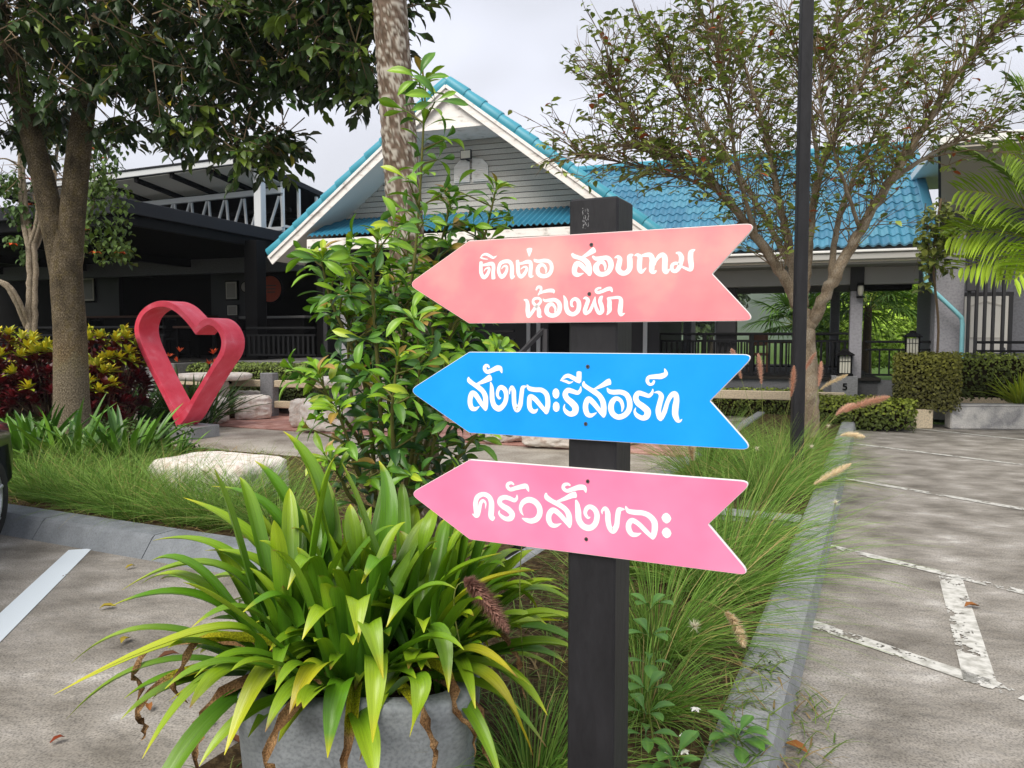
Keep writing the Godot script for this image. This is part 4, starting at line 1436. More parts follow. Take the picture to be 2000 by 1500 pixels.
# ---------------------------------------------------------------- the heart
func heart() -> void:
	var o := thing("heart_sculpture", "red open heart sculpture leaning on a small grey base", "sculpture", Vector3(-4.965, 0.0, -11.4), -SITE)
	var outer := [Vector2(-0.035, 0.16), Vector2(-0.186, 0.429), Vector2(-0.391, 0.731), Vector2(-0.65, 1.112), Vector2(-0.828, 1.407), Vector2(-0.886, 1.617), Vector2(-0.822, 1.811), Vector2(-0.672, 1.948), Vector2(-0.449, 2.036), Vector2(-0.2, 2.05), Vector2(0.03, 1.974), Vector2(0.202, 1.852), Vector2(0.333, 1.738), Vector2(0.41, 1.655), Vector2(0.50, 1.745), Vector2(0.64, 1.79), Vector2(0.80, 1.74), Vector2(0.93, 1.62), Vector2(0.992, 1.449), Vector2(0.94, 1.259), Vector2(0.76, 1.058), Vector2(0.44, 0.677), Vector2(0.16, 0.32)]
	var inner := [Vector2(0.02, 0.47), Vector2(-0.12, 0.62), Vector2(-0.28, 0.83), Vector2(-0.50, 1.15), Vector2(-0.67, 1.44), Vector2(-0.72, 1.615), Vector2(-0.68, 1.75), Vector2(-0.58, 1.84), Vector2(-0.42, 1.895), Vector2(-0.24, 1.90), Vector2(-0.06, 1.84), Vector2(0.11, 1.74), Vector2(0.24, 1.63), Vector2(0.385, 1.48), Vector2(0.56, 1.58), Vector2(0.66, 1.615), Vector2(0.74, 1.59), Vector2(0.81, 1.52), Vector2(0.835, 1.43), Vector2(0.79, 1.31), Vector2(0.64, 1.12), Vector2(0.36, 0.79), Vector2(0.16, 0.58)]
	var ring := MB.new()
	var n := outer.size()
	# smooth both outlines except at the tip and the notch
	var so := []
	var si := []
	for k in n:
		for s in 4:
			so.append(smooth_at(outer, k, s / 4.0, [0, 13]))
			si.append(so[so.size() - 1].lerp(smooth_at(inner, k, s / 4.0, [0, 13]), 0.62))
	var m := so.size()
	var depth := 0.36
	for k in m:
		var a: Vector2 = so[k]
		var b: Vector2 = so[(k + 1) % m]
		var c: Vector2 = si[k]
		var d: Vector2 = si[(k + 1) % m]
		var fz := 0.0
		var bz := -depth
		var ia := a.lerp(c, 0.06)
		var ib := b.lerp(d, 0.06)
		var ic := c.lerp(a, 0.06)
		var id := d.lerp(b, 0.06)
		ring.quad(Vector3(ia.x, ia.y, fz), Vector3(ic.x, ic.y, fz), Vector3(id.x, id.y, fz), Vector3(ib.x, ib.y, fz))
		ring.quad(Vector3(a.x, a.y, fz - 0.012), Vector3(ia.x, ia.y, fz), Vector3(ib.x, ib.y, fz), Vector3(b.x, b.y, fz - 0.012))
		ring.quad(Vector3(ic.x, ic.y, fz), Vector3(c.x, c.y, fz - 0.012), Vector3(d.x, d.y, fz - 0.012), Vector3(id.x, id.y, fz))
		ring.quad(Vector3(b.x, b.y, fz - 0.012), Vector3(b.x, b.y, bz), Vector3(a.x, a.y, bz), Vector3(a.x, a.y, fz - 0.012))
		ring.quad(Vector3(c.x, c.y, fz - 0.012), Vector3(c.x, c.y, bz), Vector3(d.x, d.y, bz), Vector3(d.x, d.y, fz - 0.012))
		ring.quad(Vector3(c.x, c.y, bz), Vector3(a.x, a.y, bz), Vector3(b.x, b.y, bz), Vector3(d.x, d.y, bz))
	obj("heart_ring", ring.mesh(), M.heart, o)
	put_box("base", Vector3(0.02, 0.09, -0.21), Vector3(0.62, 0.19, 0.55), M.kerb, o, 0.012)


func smooth_at(p: Array, k: int, f: float, corners: Array) -> Vector2:
	var n := p.size()
	var p1: Vector2 = p[k]
	var p2: Vector2 = p[(k + 1) % n]
	var p0: Vector2 = p[(k - 1 + n) % n] if not k in corners else p1 * 2.0 - p2
	var p3: Vector2 = p[(k + 2) % n] if not ((k + 1) % n) in corners else p2 * 2.0 - p1
	return p1.cubic_interpolate(p2, p0, p3, f)


# ---------------------------------------------------------------- trees
func limb(m: MB, pts: Array, rad: Array, sides: int, wob: float) -> Array:
	# a wobbly tapering limb; returns its smooth centre line
	var n := (pts.size() - 1) * (30 if sides >= 18 else 10) + 1
	var c := curve(pts, n)
	var rr := []
	for k in n:
		var f := float(k) / (n - 1) * (rad.size() - 1)
		var i := mini(int(f), rad.size() - 2)
		rr.append(lerpf(rad[i], rad[i + 1], f - i) * (1.0 + r(-0.03, 0.03) * (0.2 if sides >= 18 else 1.0)))
		if k and k < n - 1:
			c[k] += Vector3(r(-1, 1), r(-1, 1), r(-1, 1)) * wob * rr[k] * (0.15 if sides >= 18 else 0.7)
	m.tube(c, rr, sides)
	return c


func blotch(m: MB, sd: int, pale: Color, amount: float) -> void:
	# patches of lichen and darker damp bark, as vertex colours
	var n := FastNoiseLite.new()
	n.seed = sd
	n.frequency = 3.5
	n.fractal_octaves = 5
	for k in m.v.size():
		var p := m.v[k]
		var a := n.get_noise_3d(p.x * 1.6, p.y * 0.9, p.z * 1.6)
		var b := n.get_noise_3d(p.x * 5.0 + 9.0, p.y * 3.0, p.z * 5.0)
		m.c[k] = m.c[k] * (0.82 + 0.7 * a)
		m.c[k] = m.c[k].lerp(pale, amount * smoothstep(0.12, 0.3, b + 0.4 * a))


func big_tree() -> void:
	var o := thing("forked_tree", "large dark-leaved tree with a forked trunk at the left edge", "tree", Vector3(-5.43, 0, -9.5))
	var origin := o.position
	var limbs := [
		[[Vector3(-5.46, -0.06, -9.50), Vector3(-5.45, 0.74, -9.50), Vector3(-5.44, 1.56, -9.50), Vector3(-5.46, 2.13, -9.50), Vector3(-5.46, 2.50, -9.50), Vector3(-5.48, 2.81, -9.50)], [0.27, 0.2, 0.185, 0.18, 0.175, 0.1]],
		[[Vector3(-5.51, 2.13, -9.50), Vector3(-5.59, 2.81, -9.50), Vector3(-5.73, 3.55, -9.50), Vector3(-5.85, 4.25, -9.40), Vector3(-5.85, 4.90, -9.20), Vector3(-5.97, 5.74, -8.90)], [0.12, 0.14, 0.125, 0.11, 0.1, 0.07]],
		[[Vector3(-5.43, 2.13, -9.50), Vector3(-5.38, 2.81, -9.50), Vector3(-5.29, 3.55, -9.50), Vector3(-5.18, 4.28, -9.50), Vector3(-5.06, 4.73, -9.40)], [0.13, 0.145, 0.14, 0.125, 0.12]],
		[[Vector3(-5.06, 4.67, -9.40), Vector3(-4.54, 4.75, -9.20), Vector3(-3.98, 5.01, -8.90), Vector3(-3.44, 5.49, -8.60)], [0.09, 0.07, 0.055, 0.04]],
		[[Vector3(-5.09, 4.66, -9.40), Vector3(-4.85, 4.87, -9.70), Vector3(-4.36, 4.88, -10.00), Vector3(-3.82, 4.59, -10.10)], [0.06, 0.04, 0.022, 0.01]],
		[[Vector3(-5.06, 4.70, -9.40), Vector3(-4.92, 5.43, -9.50), Vector3(-4.81, 6.36, -9.70)], [0.09, 0.075, 0.05]],
		[[Vector3(-4.54, 4.78, -9.20), Vector3(-3.23, 4.83, -8.30), Vector3(-2.19, 4.64, -7.70), Vector3(-1.44, 4.09, -7.40)], [0.05, 0.04, 0.028, 0.012]],
		[[Vector3(-5.06, 4.70, -9.40), Vector3(-5.87, 5.63, -10.30), Vector3(-6.61, 6.55, -10.90)], [0.07, 0.05, 0.03]],
		[[Vector3(-3.98, 5.01, -8.90), Vector3(-2.51, 5.26, -8.10), Vector3(-1.16, 4.88, -7.50)], [0.05, 0.04, 0.02]],
	]
	var m := MB.new()
	m.col = Color(0.78, 0.74, 0.7)
	var lines := []
	for k in limbs.size():
		var pts := []
		for p in limbs[k][0]:
			pts.append(p - origin)
		m.col = Color(0.85, 0.82, 0.78) if k < 4 else Color(0.66, 0.62, 0.58)
		var c := limb(m, pts, limbs[k][1], 36 if k < 4 else 9, 0.05)
		if k >= 3:
			lines.append(c)
	blotch(m, 91, lin(Color("#8f8a6c")) * 2.2, 0.55)
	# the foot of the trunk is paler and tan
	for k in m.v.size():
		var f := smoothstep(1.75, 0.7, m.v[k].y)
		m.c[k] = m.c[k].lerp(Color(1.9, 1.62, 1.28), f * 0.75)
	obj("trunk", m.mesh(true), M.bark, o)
	var crown := [
		[Vector3(-5.96, 5.07, -9.20), 1.1, 0.9], [Vector3(-5.88, 4.37, -9.60), 0.75, 0.42], [Vector3(-5.69, 5.67, -9.00), 1.2, 0.9], [Vector3(-4.91, 4.68, -8.60), 0.9, 0.65], [Vector3(-4.55, 4.99, -9.00), 1.0, 0.7], [Vector3(-4.48, 4.52, -9.30), 0.7, 0.25], [Vector3(-3.83, 4.58, -8.80), 0.9, 0.6], [Vector3(-3.36, 4.07, -8.60), 0.65, 0.55], [Vector3(-3.11, 4.60, -8.40), 0.9, 0.7], [Vector3(-2.69, 4.49, -8.30), 0.7, 0.48], [Vector3(-2.91, 3.58, -8.40), 0.30400000000000005, 0.12100000000000001], [Vector3(-2.52, 3.69, -8.40), 0.272, 0.231], [Vector3(-2.61, 3.50, -8.50), 0.22400000000000003, 0.11000000000000001], [Vector3(-3.64, 3.83, -8.70), 0.42, 0.15], [Vector3(-2.12, 4.68, -8.00), 0.75, 0.4], [Vector3(-1.77, 4.31, -7.80), 0.6, 0.32], [Vector3(-1.53, 4.09, -7.60), 0.45, 0.27], [Vector3(-1.43, 4.67, -7.60), 0.6, 0.44], [Vector3(-1.92, 4.72, -7.80), 0.8, 0.55], [Vector3(-1.12, 4.65, -7.50), 0.33, 0.2], [Vector3(-2.55, 4.89, -8.20), 1.0, 0.6], [Vector3(-3.81, 5.47, -8.80), 1.2, 0.7], [Vector3(-5.04, 5.88, -9.20), 1.3, 0.8], [Vector3(-1.51, 5.21, -7.80), 0.7, 0.6], [Vector3(-3.10, 5.81, -8.60), 1.3, 0.8], [Vector3(-6.30, 4.99, -9.00), 1.0, 1.0], [Vector3(-2.06, 5.51, -8.00), 1.0, 0.7], [Vector3(-4.57, 4.07, -9.40), 0.35, 0.11], [Vector3(-2.35, 4.29, -8.20), 0.45, 0.28], [Vector3(-6.27, 4.12, -9.80), 0.45, 0.2], [Vector3(-5.74, 4.30, -10.00), 0.5, 0.2], [Vector3(-1.36, 3.92, -7.60), 0.2, 0.13]
	]
	var where := []
	var tint := []
	var twigs := MB.new()
	var dark := lin(Color("#1d2f16"))
	var mid := lin(Color("#35501f"))
	var bright := lin(Color("#6d8428"))
	var olive := lin(Color("#a59a2c"))
	for e in crown:
		var c: Vector3 = e[0] - origin
		var rx: float = e[1]
		var ry: float = e[2]
		var sprays := int(24 * rx * (ry + 0.25) / 0.5) + 7
		for s in sprays:
			var d := Vector3(r(-1, 1), r(-1, 1), r(-1, 1))
			while d.length() > 1.0:
				d = Vector3(r(-1, 1), r(-1, 1), r(-1, 1))
			var hub := c + d * Vector3(maxf(rx - 0.16, 0.12), maxf(ry - 0.12, 0.08), rx)
			var dir := Vector3(r(-1, 1), r(-0.7, 0.25), r(-1, 1)).normalized()
			var l := r(0.22, 0.42)
			var tip := hub + dir * l + Vector3.DOWN * 0.1
			twigs.tube([hub - dir * 0.25 + Vector3.UP * 0.08, hub, tip], [0.008, 0.006, 0.003], 3, false)
			var hue := rng.randf()
			var base: Color = dark.lerp(mid, rng.randf())
			if hue > (0.62 if hub.y + origin.y < 4.0 else 0.86):
				base = mid.lerp(bright, rng.randf())  # low sprays turn bright more often: backlight put into leaf colour
			for q in 11:
				var f := q / 10.0
				var at := hub.lerp(tip, f)
				var sd := dir.cross(Vector3.UP).normalized() * (1.0 if q % 2 else -1.0)
				var ld := (dir * 0.6 + sd * r(0.3, 1.0) + Vector3(0, r(-1.1, 0.2), 0)).normalized()
				var up := (Vector3.UP + Vector3(r(-1, 1), r(-0.5, 0.5), r(-1, 1)) * 0.7).normalized()
				var x := ld.cross(up).normalized()
				var sc := r(0.75, 1.25)
				where.append(Transform3D(Basis(x, x.cross(ld), -ld) * sc, at))
				var tc := base * r(0.75, 1.3)
				if rng.randf() > 0.992:
					tc = olive
				tint.append(tc)
	obj("twigs", twigs.mesh(), M.twig, o)
	scatter("crown", leaf_small(0.145, 0.034), M.leaf_dark, where, tint, o)


func vine_tree() -> void:
	var o := thing("vine_tree", "thin grey stringy tree with hanging vines and orange flowers", "tree", Vector3(-7.5, 0, -12.0))
	var origin := o.position
	var limbs := [
		[[Vector3(-7.52, 0.70, -12.00), Vector3(-7.45, 1.98, -12.00), Vector3(-7.42, 2.76, -12.00), Vector3(-7.51, 3.39, -12.00), Vector3(-7.53, 4.09, -12.00), Vector3(-7.51, 5.09, -12.00), Vector3(-7.31, 6.16, -12.00)], [0.14, 0.12, 0.115, 0.1, 0.07, 0.045, 0.02]],
		[[Vector3(-7.43, 2.92, -12.00), Vector3(-7.30, 3.31, -12.00), Vector3(-7.31, 3.70, -12.00), Vector3(-7.36, 3.86, -12.00)], [0.08, 0.07, 0.05, 0.03]],
		[[Vector3(-7.52, 1.66, -12.00), Vector3(-7.54, 2.05, -11.80), Vector3(-7.66, 2.31, -11.70), Vector3(-7.97, 2.42, -11.60)], [0.09, 0.085, 0.08, 0.06]],
		[[Vector3(-7.42, 2.76, -12.00), Vector3(-7.27, 3.60, -12.30), Vector3(-7.16, 4.39, -12.30), Vector3(-7.01, 5.18, -12.30)], [0.06, 0.05, 0.035, 0.02]],
		[[Vector3(-6.74, 2.29, -12.00), Vector3(-6.60, 2.92, -12.00), Vector3(-6.42, 3.70, -12.00), Vector3(-6.44, 4.32, -12.00)], [0.04, 0.03, 0.02, 0.012]],
		[[Vector3(-7.51, 4.09, -12.00), Vector3(-7.65, 4.20, -11.80), Vector3(-7.89, 4.10, -11.70)], [0.035, 0.025, 0.015]],
	]
	var m := MB.new()
	m.col = Color(1.0, 0.98, 0.95)
	for l in limbs:
		var pts := []
		for p in l[0]:
			pts.append(p - origin)
		# each stem is a bundle of strands
		for s in 3:
			var off := Vector3(cos(TAU * s / 3.0), 0, sin(TAU * s / 3.0))
			var pp := []
			var rr := []
			for k in pts.size():
				pp.append(pts[k] + off * float(l[1][k]) * 0.36)
				rr.append(float(l[1][k]) * 0.38)
			limb(m, pp, rr, 7, 0.25)
	obj("trunk", m.mesh(true), M.bark_pale, o)
	var tw := MB.new()
	for k in 70:
		var a := Vector3(r(-9.0, -6.4), r(3.6, 4.4), r(-12.6, -11.6)) - origin
		var d := Vector3(r(-0.7, 0.7), r(-0.6, 0.5), r(-0.3, 0.3))
		tw.tube([a, a + d * 0.5 + Vector3(0, r(-0.1, 0.1), 0), a + d], [0.008, 0.006, 0.003], 3, false)
	obj("twigs", tw.mesh(), M.twig, o)
	var where := []
	var tint := []
	var flowers := []
	var clumps := [[Vector3(-6.17, 3.36, -11.80), 0.34, 0.5], [Vector3(-6.34, 3.89, -11.80), 0.3, 0.25], [Vector3(-6.03, 2.82, -11.80), 0.25, 0.2], [Vector3(-6.54, 3.14, -11.90), 0.12, 0.4], [Vector3(-7.75, 3.86, -12.00), 0.3, 0.2], [Vector3(-7.48, 3.41, -12.10), 0.25, 0.2], [Vector3(-7.54, 2.77, -12.10), 0.1, 0.12], [Vector3(-6.28, 4.40, -12.00), 0.25, 0.3], [Vector3(-7.67, 3.00, -12.00), 0.12, 0.1], [Vector3(-7.17, 4.68, -12.20), 0.5, 0.25]]
	for e in clumps:
		var c: Vector3 = e[0] - origin
		for k in int(900 * e[1] * (e[2] + 0.15)):
			var d := Vector3(r(-1, 1), r(-1, 1), r(-1, 1))
			var at: Vector3 = c + d * Vector3(e[1], e[2], e[1])
			var ld := Vector3(r(-1, 1), r(-1.3, 0.3), r(-1, 1)).normalized()
			var x := ld.cross(Vector3(r(-0.4, 0.4), 1, r(-0.4, 0.4))).normalized()
			where.append(Transform3D(Basis(x, x.cross(ld), -ld) * r(0.7, 1.3), at))
			tint.append(lin(Color("#33481f")).lerp(lin(Color("#6d8a3d")), rng.randf()))
			if rng.randf() > 0.985:
				flowers.append(at)
		for k in int(26 * e[1] / 0.3):
			var top: Vector3 = c + Vector3(r(-1, 1) * e[1], e[2] * r(0.4, 1), r(-1, 1) * e[1])
			twig_line(where, top, e[2])
	scatter("vines", leaf_small(0.095, 0.03), M.leaf_soft, where, tint_fill(tint, where.size()), o)
	for at in flowers:
		var f := MB.new()
		for q in 5:
			var a := TAU * q / 5.0
			f.leaf([at, at + Vector3(cos(a) * 0.05, 0.02, sin(a) * 0.05), at + Vector3(cos(a) * 0.09, -0.01, sin(a) * 0.09)], [0.012, 0.025, 0.006], Vector3.UP, 0.2, [Color.WHITE, Color.WHITE, Color.WHITE])
		obj("flower", f.mesh(), M.flower, o)


func twig_line(where: Array, top: Vector3, l: float) -> void:
	for q in 5:
		var at := top + Vector3(r(-0.03, 0.03), -l * q * 0.28, r(-0.03, 0.03))
		var ld := Vector3(r(-1, 1), -1.0, r(-1, 1)).normalized()
		var x := ld.cross(Vector3(0.1, 1, 0.3)).normalized()
		where.append(Transform3D(Basis(x, x.cross(ld), -ld), at))


func tint_fill(t: Array, n: int) -> Array:
	while t.size() < n:
		t.append(lin(Color("#4a6630")) * r(0.7, 1.3))
	return t


func spreading_tree() -> void:
	var o := thing("spreading_tree", "sparse small-leaved tree with many spreading pale stems behind the lamp post", "tree", Vector3(4.2, 0, -11.0))
	var origin := o.position
	var limbs := [
		[[Vector3(4.27, 0.03, -11.00), Vector3(4.25, 0.77, -11.00), Vector3(4.19, 1.57, -11.00), Vector3(4.12, 1.86, -11.00)], [0.15, 0.13, 0.12, 0.125]],
		[[Vector3(4.12, 1.83, -11.00), Vector3(3.93, 2.23, -11.00), Vector3(3.42, 2.85, -10.80), Vector3(2.73, 3.48, -10.40), Vector3(2.18, 3.75, -10.10), Vector3(1.47, 3.90, -9.80)], [0.09, 0.08, 0.065, 0.045, 0.03, 0.015]],
		[[Vector3(4.09, 1.94, -11.00), Vector3(4.06, 2.69, -11.30), Vector3(3.89, 3.59, -11.40), Vector3(3.65, 4.62, -11.40), Vector3(3.26, 5.71, -11.40)], [0.08, 0.065, 0.05, 0.03, 0.015]],
		[[Vector3(4.15, 1.94, -11.00), Vector3(4.20, 2.80, -11.00), Vector3(4.25, 3.76, -10.80), Vector3(4.54, 4.57, -10.70), Vector3(4.87, 5.32, -10.70), Vector3(5.01, 6.26, -10.70)], [0.07, 0.06, 0.05, 0.035, 0.022, 0.015]],
		[[Vector3(4.23, 1.65, -11.00), Vector3(4.39, 2.21, -10.70), Vector3(4.70, 2.95, -10.50), Vector3(5.00, 3.59, -10.30), Vector3(5.34, 4.26, -10.10), Vector3(5.72, 4.97, -9.90), Vector3(6.09, 5.39, -9.70)], [0.09, 0.08, 0.065, 0.055, 0.04, 0.025, 0.012]],
		[[Vector3(4.07, 2.54, -11.30), Vector3(3.75, 3.53, -11.90), Vector3(3.11, 4.68, -12.20), Vector3(2.50, 5.84, -12.40)], [0.05, 0.04, 0.025, 0.012]],
		[[Vector3(4.25, 3.76, -10.80), Vector3(3.97, 4.64, -10.50), Vector3(3.57, 5.46, -10.20)], [0.035, 0.025, 0.015]],
		[[Vector3(5.00, 3.59, -10.30), Vector3(5.93, 4.11, -10.80), Vector3(6.80, 4.49, -11.20)], [0.04, 0.025, 0.012]],
		[[Vector3(2.73, 3.48, -10.40), Vector3(2.38, 4.41, -10.40), Vector3(1.94, 5.17, -10.30)], [0.03, 0.02, 0.01]],
		[[Vector3(4.39, 2.21, -10.70), Vector3(4.80, 3.30, -11.40), Vector3(5.45, 4.45, -11.90), Vector3(6.19, 5.70, -12.20)], [0.05, 0.04, 0.025, 0.012]],
		[[Vector3(3.42, 2.85, -10.80), Vector3(2.91, 3.68, -10.10), Vector3(2.68, 4.56, -9.80), Vector3(2.45, 5.27, -9.70)], [0.035, 0.025, 0.015, 0.008]],
		[[Vector3(4.87, 5.32, -10.70), Vector3(5.26, 5.54, -10.40), Vector3(5.68, 5.93, -10.10)], [0.02, 0.014, 0.008]],
		[[Vector3(4.70, 2.95, -10.50), Vector3(4.15, 3.64, -9.90), Vector3(3.75, 4.50, -9.60), Vector3(3.94, 5.31, -9.50)], [0.03, 0.022, 0.014, 0.008]],
		[[Vector3(2.18, 3.75, -10.10), Vector3(1.57, 4.24, -10.00), Vector3(1.22, 4.78, -9.90)], [0.018, 0.012, 0.006]],
		[[Vector3(2.73, 3.48, -10.40), Vector3(2.15, 3.72, -10.60), Vector3(0.89, 3.97, -10.50)], [0.02, 0.012, 0.005]],
	]
	var m := MB.new()
	m.col = Color(1.0, 0.93, 0.84)
	var lines := []
	for k in limbs.size():
		var pts := []
		for p in limbs[k][0]:
			pts.append(p - origin)
		var c := limb(m, pts, limbs[k][1], 10 if k < 6 else 7, 0.35 if k else 0.12)
		if k:
			lines.append(c)
	blotch(m, 92, Color(1.7, 1.65, 1.5), 0.7)
	obj("trunk", m.mesh(true), M.bark_pale, o)
	# twigs off every limb, leaves off every twig
	var tw := MB.new()
	var where := []
	var tint := []
	var g1 := lin(Color("#566e2a"))
	var g2 := lin(Color("#a3b455"))
	var rust := lin(Color("#a5502c"))
	for l in lines:
		var n: int = l.size()
		for k in range(int(n * 0.25), n):
			var f := float(k) / n
			for b in (4 if f > 0.5 else 2):
				var p0: Vector3 = l[k]
				var along: Vector3 = (l[mini(k + 1, n - 1)] - l[maxi(k - 1, 0)]).normalized()
				var d := (along * 0.8 + Vector3(r(-1, 1), r(-0.5, 1.0), r(-1, 1))).normalized()
				var len := r(0.5, 1.15) * (1.1 - 0.35 * f)
				var p1 := p0 + d * len * 0.5 + Vector3(r(-0.06, 0.06), r(-0.04, 0.08), r(-0.06, 0.06))
				var p2 := p0 + d * len + Vector3(r(-0.1, 0.1), r(-0.12, 0.1), r(-0.1, 0.1))
				tw.tube([p0, p1, p2], [0.011, 0.007, 0.003], 4, false)
				var subs := [[p0.lerp(p1, 0.4), p1, p2]]
				for s in 2:
					var q0 := p1.lerp(p2, r(0.0, 0.7))
					var q2 := q0 + (d + Vector3(r(-1, 1), r(-0.8, 0.8), r(-1, 1))).normalized() * r(0.25, 0.5)
					tw.tube([q0, q0.lerp(q2, 0.5) + Vector3(r(-0.03, 0.03), r(-0.02, 0.04), r(-0.03, 0.03)), q2], [0.006, 0.004, 0.002], 3, false)
					subs.append([q0, q0.lerp(q2, 0.5), q2])
				var bare := rng.randf() < 0.33
				for s in subs:
					if bare:
						continue
					var c2 := curve(s, 9)
					for q in range(1, 9):
						if rng.randf() < 0.6:
							continue
						var t := (s[2] - s[0]) as Vector3
						var sd := t.normalized().cross(Vector3.UP).normalized() * (1.0 if q % 2 else -1.0)
						var ld := (t.normalized() * 0.5 + sd + Vector3(r(-0.5, 0.5), r(-0.8, 0.3), r(-0.5, 0.5))).normalized()
						var x := ld.cross(Vector3(r(-0.5, 0.5), 1, r(-0.5, 0.5))).normalized()
						where.append(Transform3D(Basis(x, x.cross(ld), -ld) * r(0.7, 1.25), c2[q]))
						var tc := g1.lerp(g2, rng.randf()) * r(0.8, 1.2)
						if rng.randf() > 0.975:
							tc = rust
						tint.append(tc)
	obj("twigs", tw.mesh(), M.twig, o)
	scatter("crown", leaf_small(0.12, 0.032), M.leaf, where, tint, o)


func palm_trunk() -> void:
	# the straight lichen-spotted trunk behind the shrub
	var o := thing("lichen_tree", "straight brown trunk blotched with white lichen behind the tall shrub", "tree", Vector3(-0.415, 0, -3.95))
	var m := MB.new()
	var n := FastNoiseLite.new()
	n.seed = 77
	n.frequency = 15.0
	n.fractal_octaves = 4
	var n2 := FastNoiseLite.new()
	n2.seed = 78
	n2.frequency = 42.0
	n2.fractal_octaves = 3
	var rows := 420
	var sides := 72
	var bark := lin(Color("#75665a"))
	var darkb := lin(Color("#4d4136"))
	var lichen := lin(Color("#b3ada2"))
	var moss := lin(Color("#4a4527"))
	for k in rows + 1:
		var y := 0.0 + 7.0 * k / rows
		var t := y / 7.0
		var c := Vector3(-0.02 - 0.052 * y + 0.012 * sin(y * 1.3), y, 0.02 * sin(y * 0.9))
		var rad := 0.102 - 0.02 * clampf(y / 3.2, 0, 1) + 0.035 * exp(-y * 5.0)
		for j in sides:
			var a := TAU * j / sides
			var d := Vector3(cos(a), 0, sin(a))
			var p := c + d * rad
			var s1 := n.get_noise_3d(p.x * 1.4, p.y * 1.5, p.z * 1.4)
			var s2 := n2.get_noise_3d(p.x, p.y * 1.4, p.z)
			var col := bark.lerp(darkb, clampf(0.5 + s2 * 1.6, 0, 1))
			var lower := smoothstep(2.3, 1.7, y)
			col = col.lerp(moss, lower * clampf(0.5 + s1, 0, 0.8))
			var li := smoothstep(0.10, 0.2, s1 + 0.35 * s2 - lower * 0.16)
			li = maxf(li, smoothstep(0.32, 0.42, s2 - lower * 0.1))
			col = col.lerp(lichen, li * 0.9)
			m.col = col
			m.p(p + d * (0.004 * s2 + 0.003 * s1 + 0.0025 * li))
	for k in rows:
		for j in sides:
			var a := k * sides + j
			var b := k * sides + (j + 1) % sides
			m.q(a, a + sides, b + sides, b)
	var mt := mat(Color(1, 1, 1), 0.95, 0.2)
	mt.vertex_color_use_as_albedo = true
	obj("trunk", m.mesh(true), mt, o)
	# its own crown stands above the picture: a few boughs of leaves
	var where := []
	var tint := []
	for k in 700:
		var d := Vector3(r(-1, 1), r(-0.5, 1), r(-1, 1))
		var ld := Vector3(r(-1, 1), r(-1.0, 0.4), r(-1, 1)).normalized()
		var x := ld.cross(Vector3(r(-0.4, 0.4), 1, r(-0.4, 0.4))).normalized()
		where.append(Transform3D(Basis(x, x.cross(ld), -ld), Vector3(-0.4, 7.2, 0) + d * Vector3(1.3, 0.8, 1.3)))
		tint.append(lin(Color("#2b421c")) * r(0.7, 1.4))
	scatter("crown", leaf_small(0.2, 0.05), M.leaf_dark, where, tint, o)


# ---------------------------------------------------------------- the tall bright shrub
func shrub_leaf(l: float, w: float, bend: float, c0: Color, c1: Color) -> ArrayMesh:
	var m := MB.new()
	var pts := []
	var ww := []
	var cc := []
	var shape := [0.06, 0.07, 0.16, 0.42, 0.75, 0.97, 1.0, 0.74, 0.06]
	for k in 9:
		var t := k / 8.0
		pts.append(Vector3(0, bend * l * (t - 0.4) * (t - 0.4) * -1.0 + bend * l * 0.16, -l * t))
		ww.append(w * shape[k])
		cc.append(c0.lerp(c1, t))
	m.leaf(pts, ww, Vector3.UP, 0.28, cc, 0.8)
	return m.mesh(true)


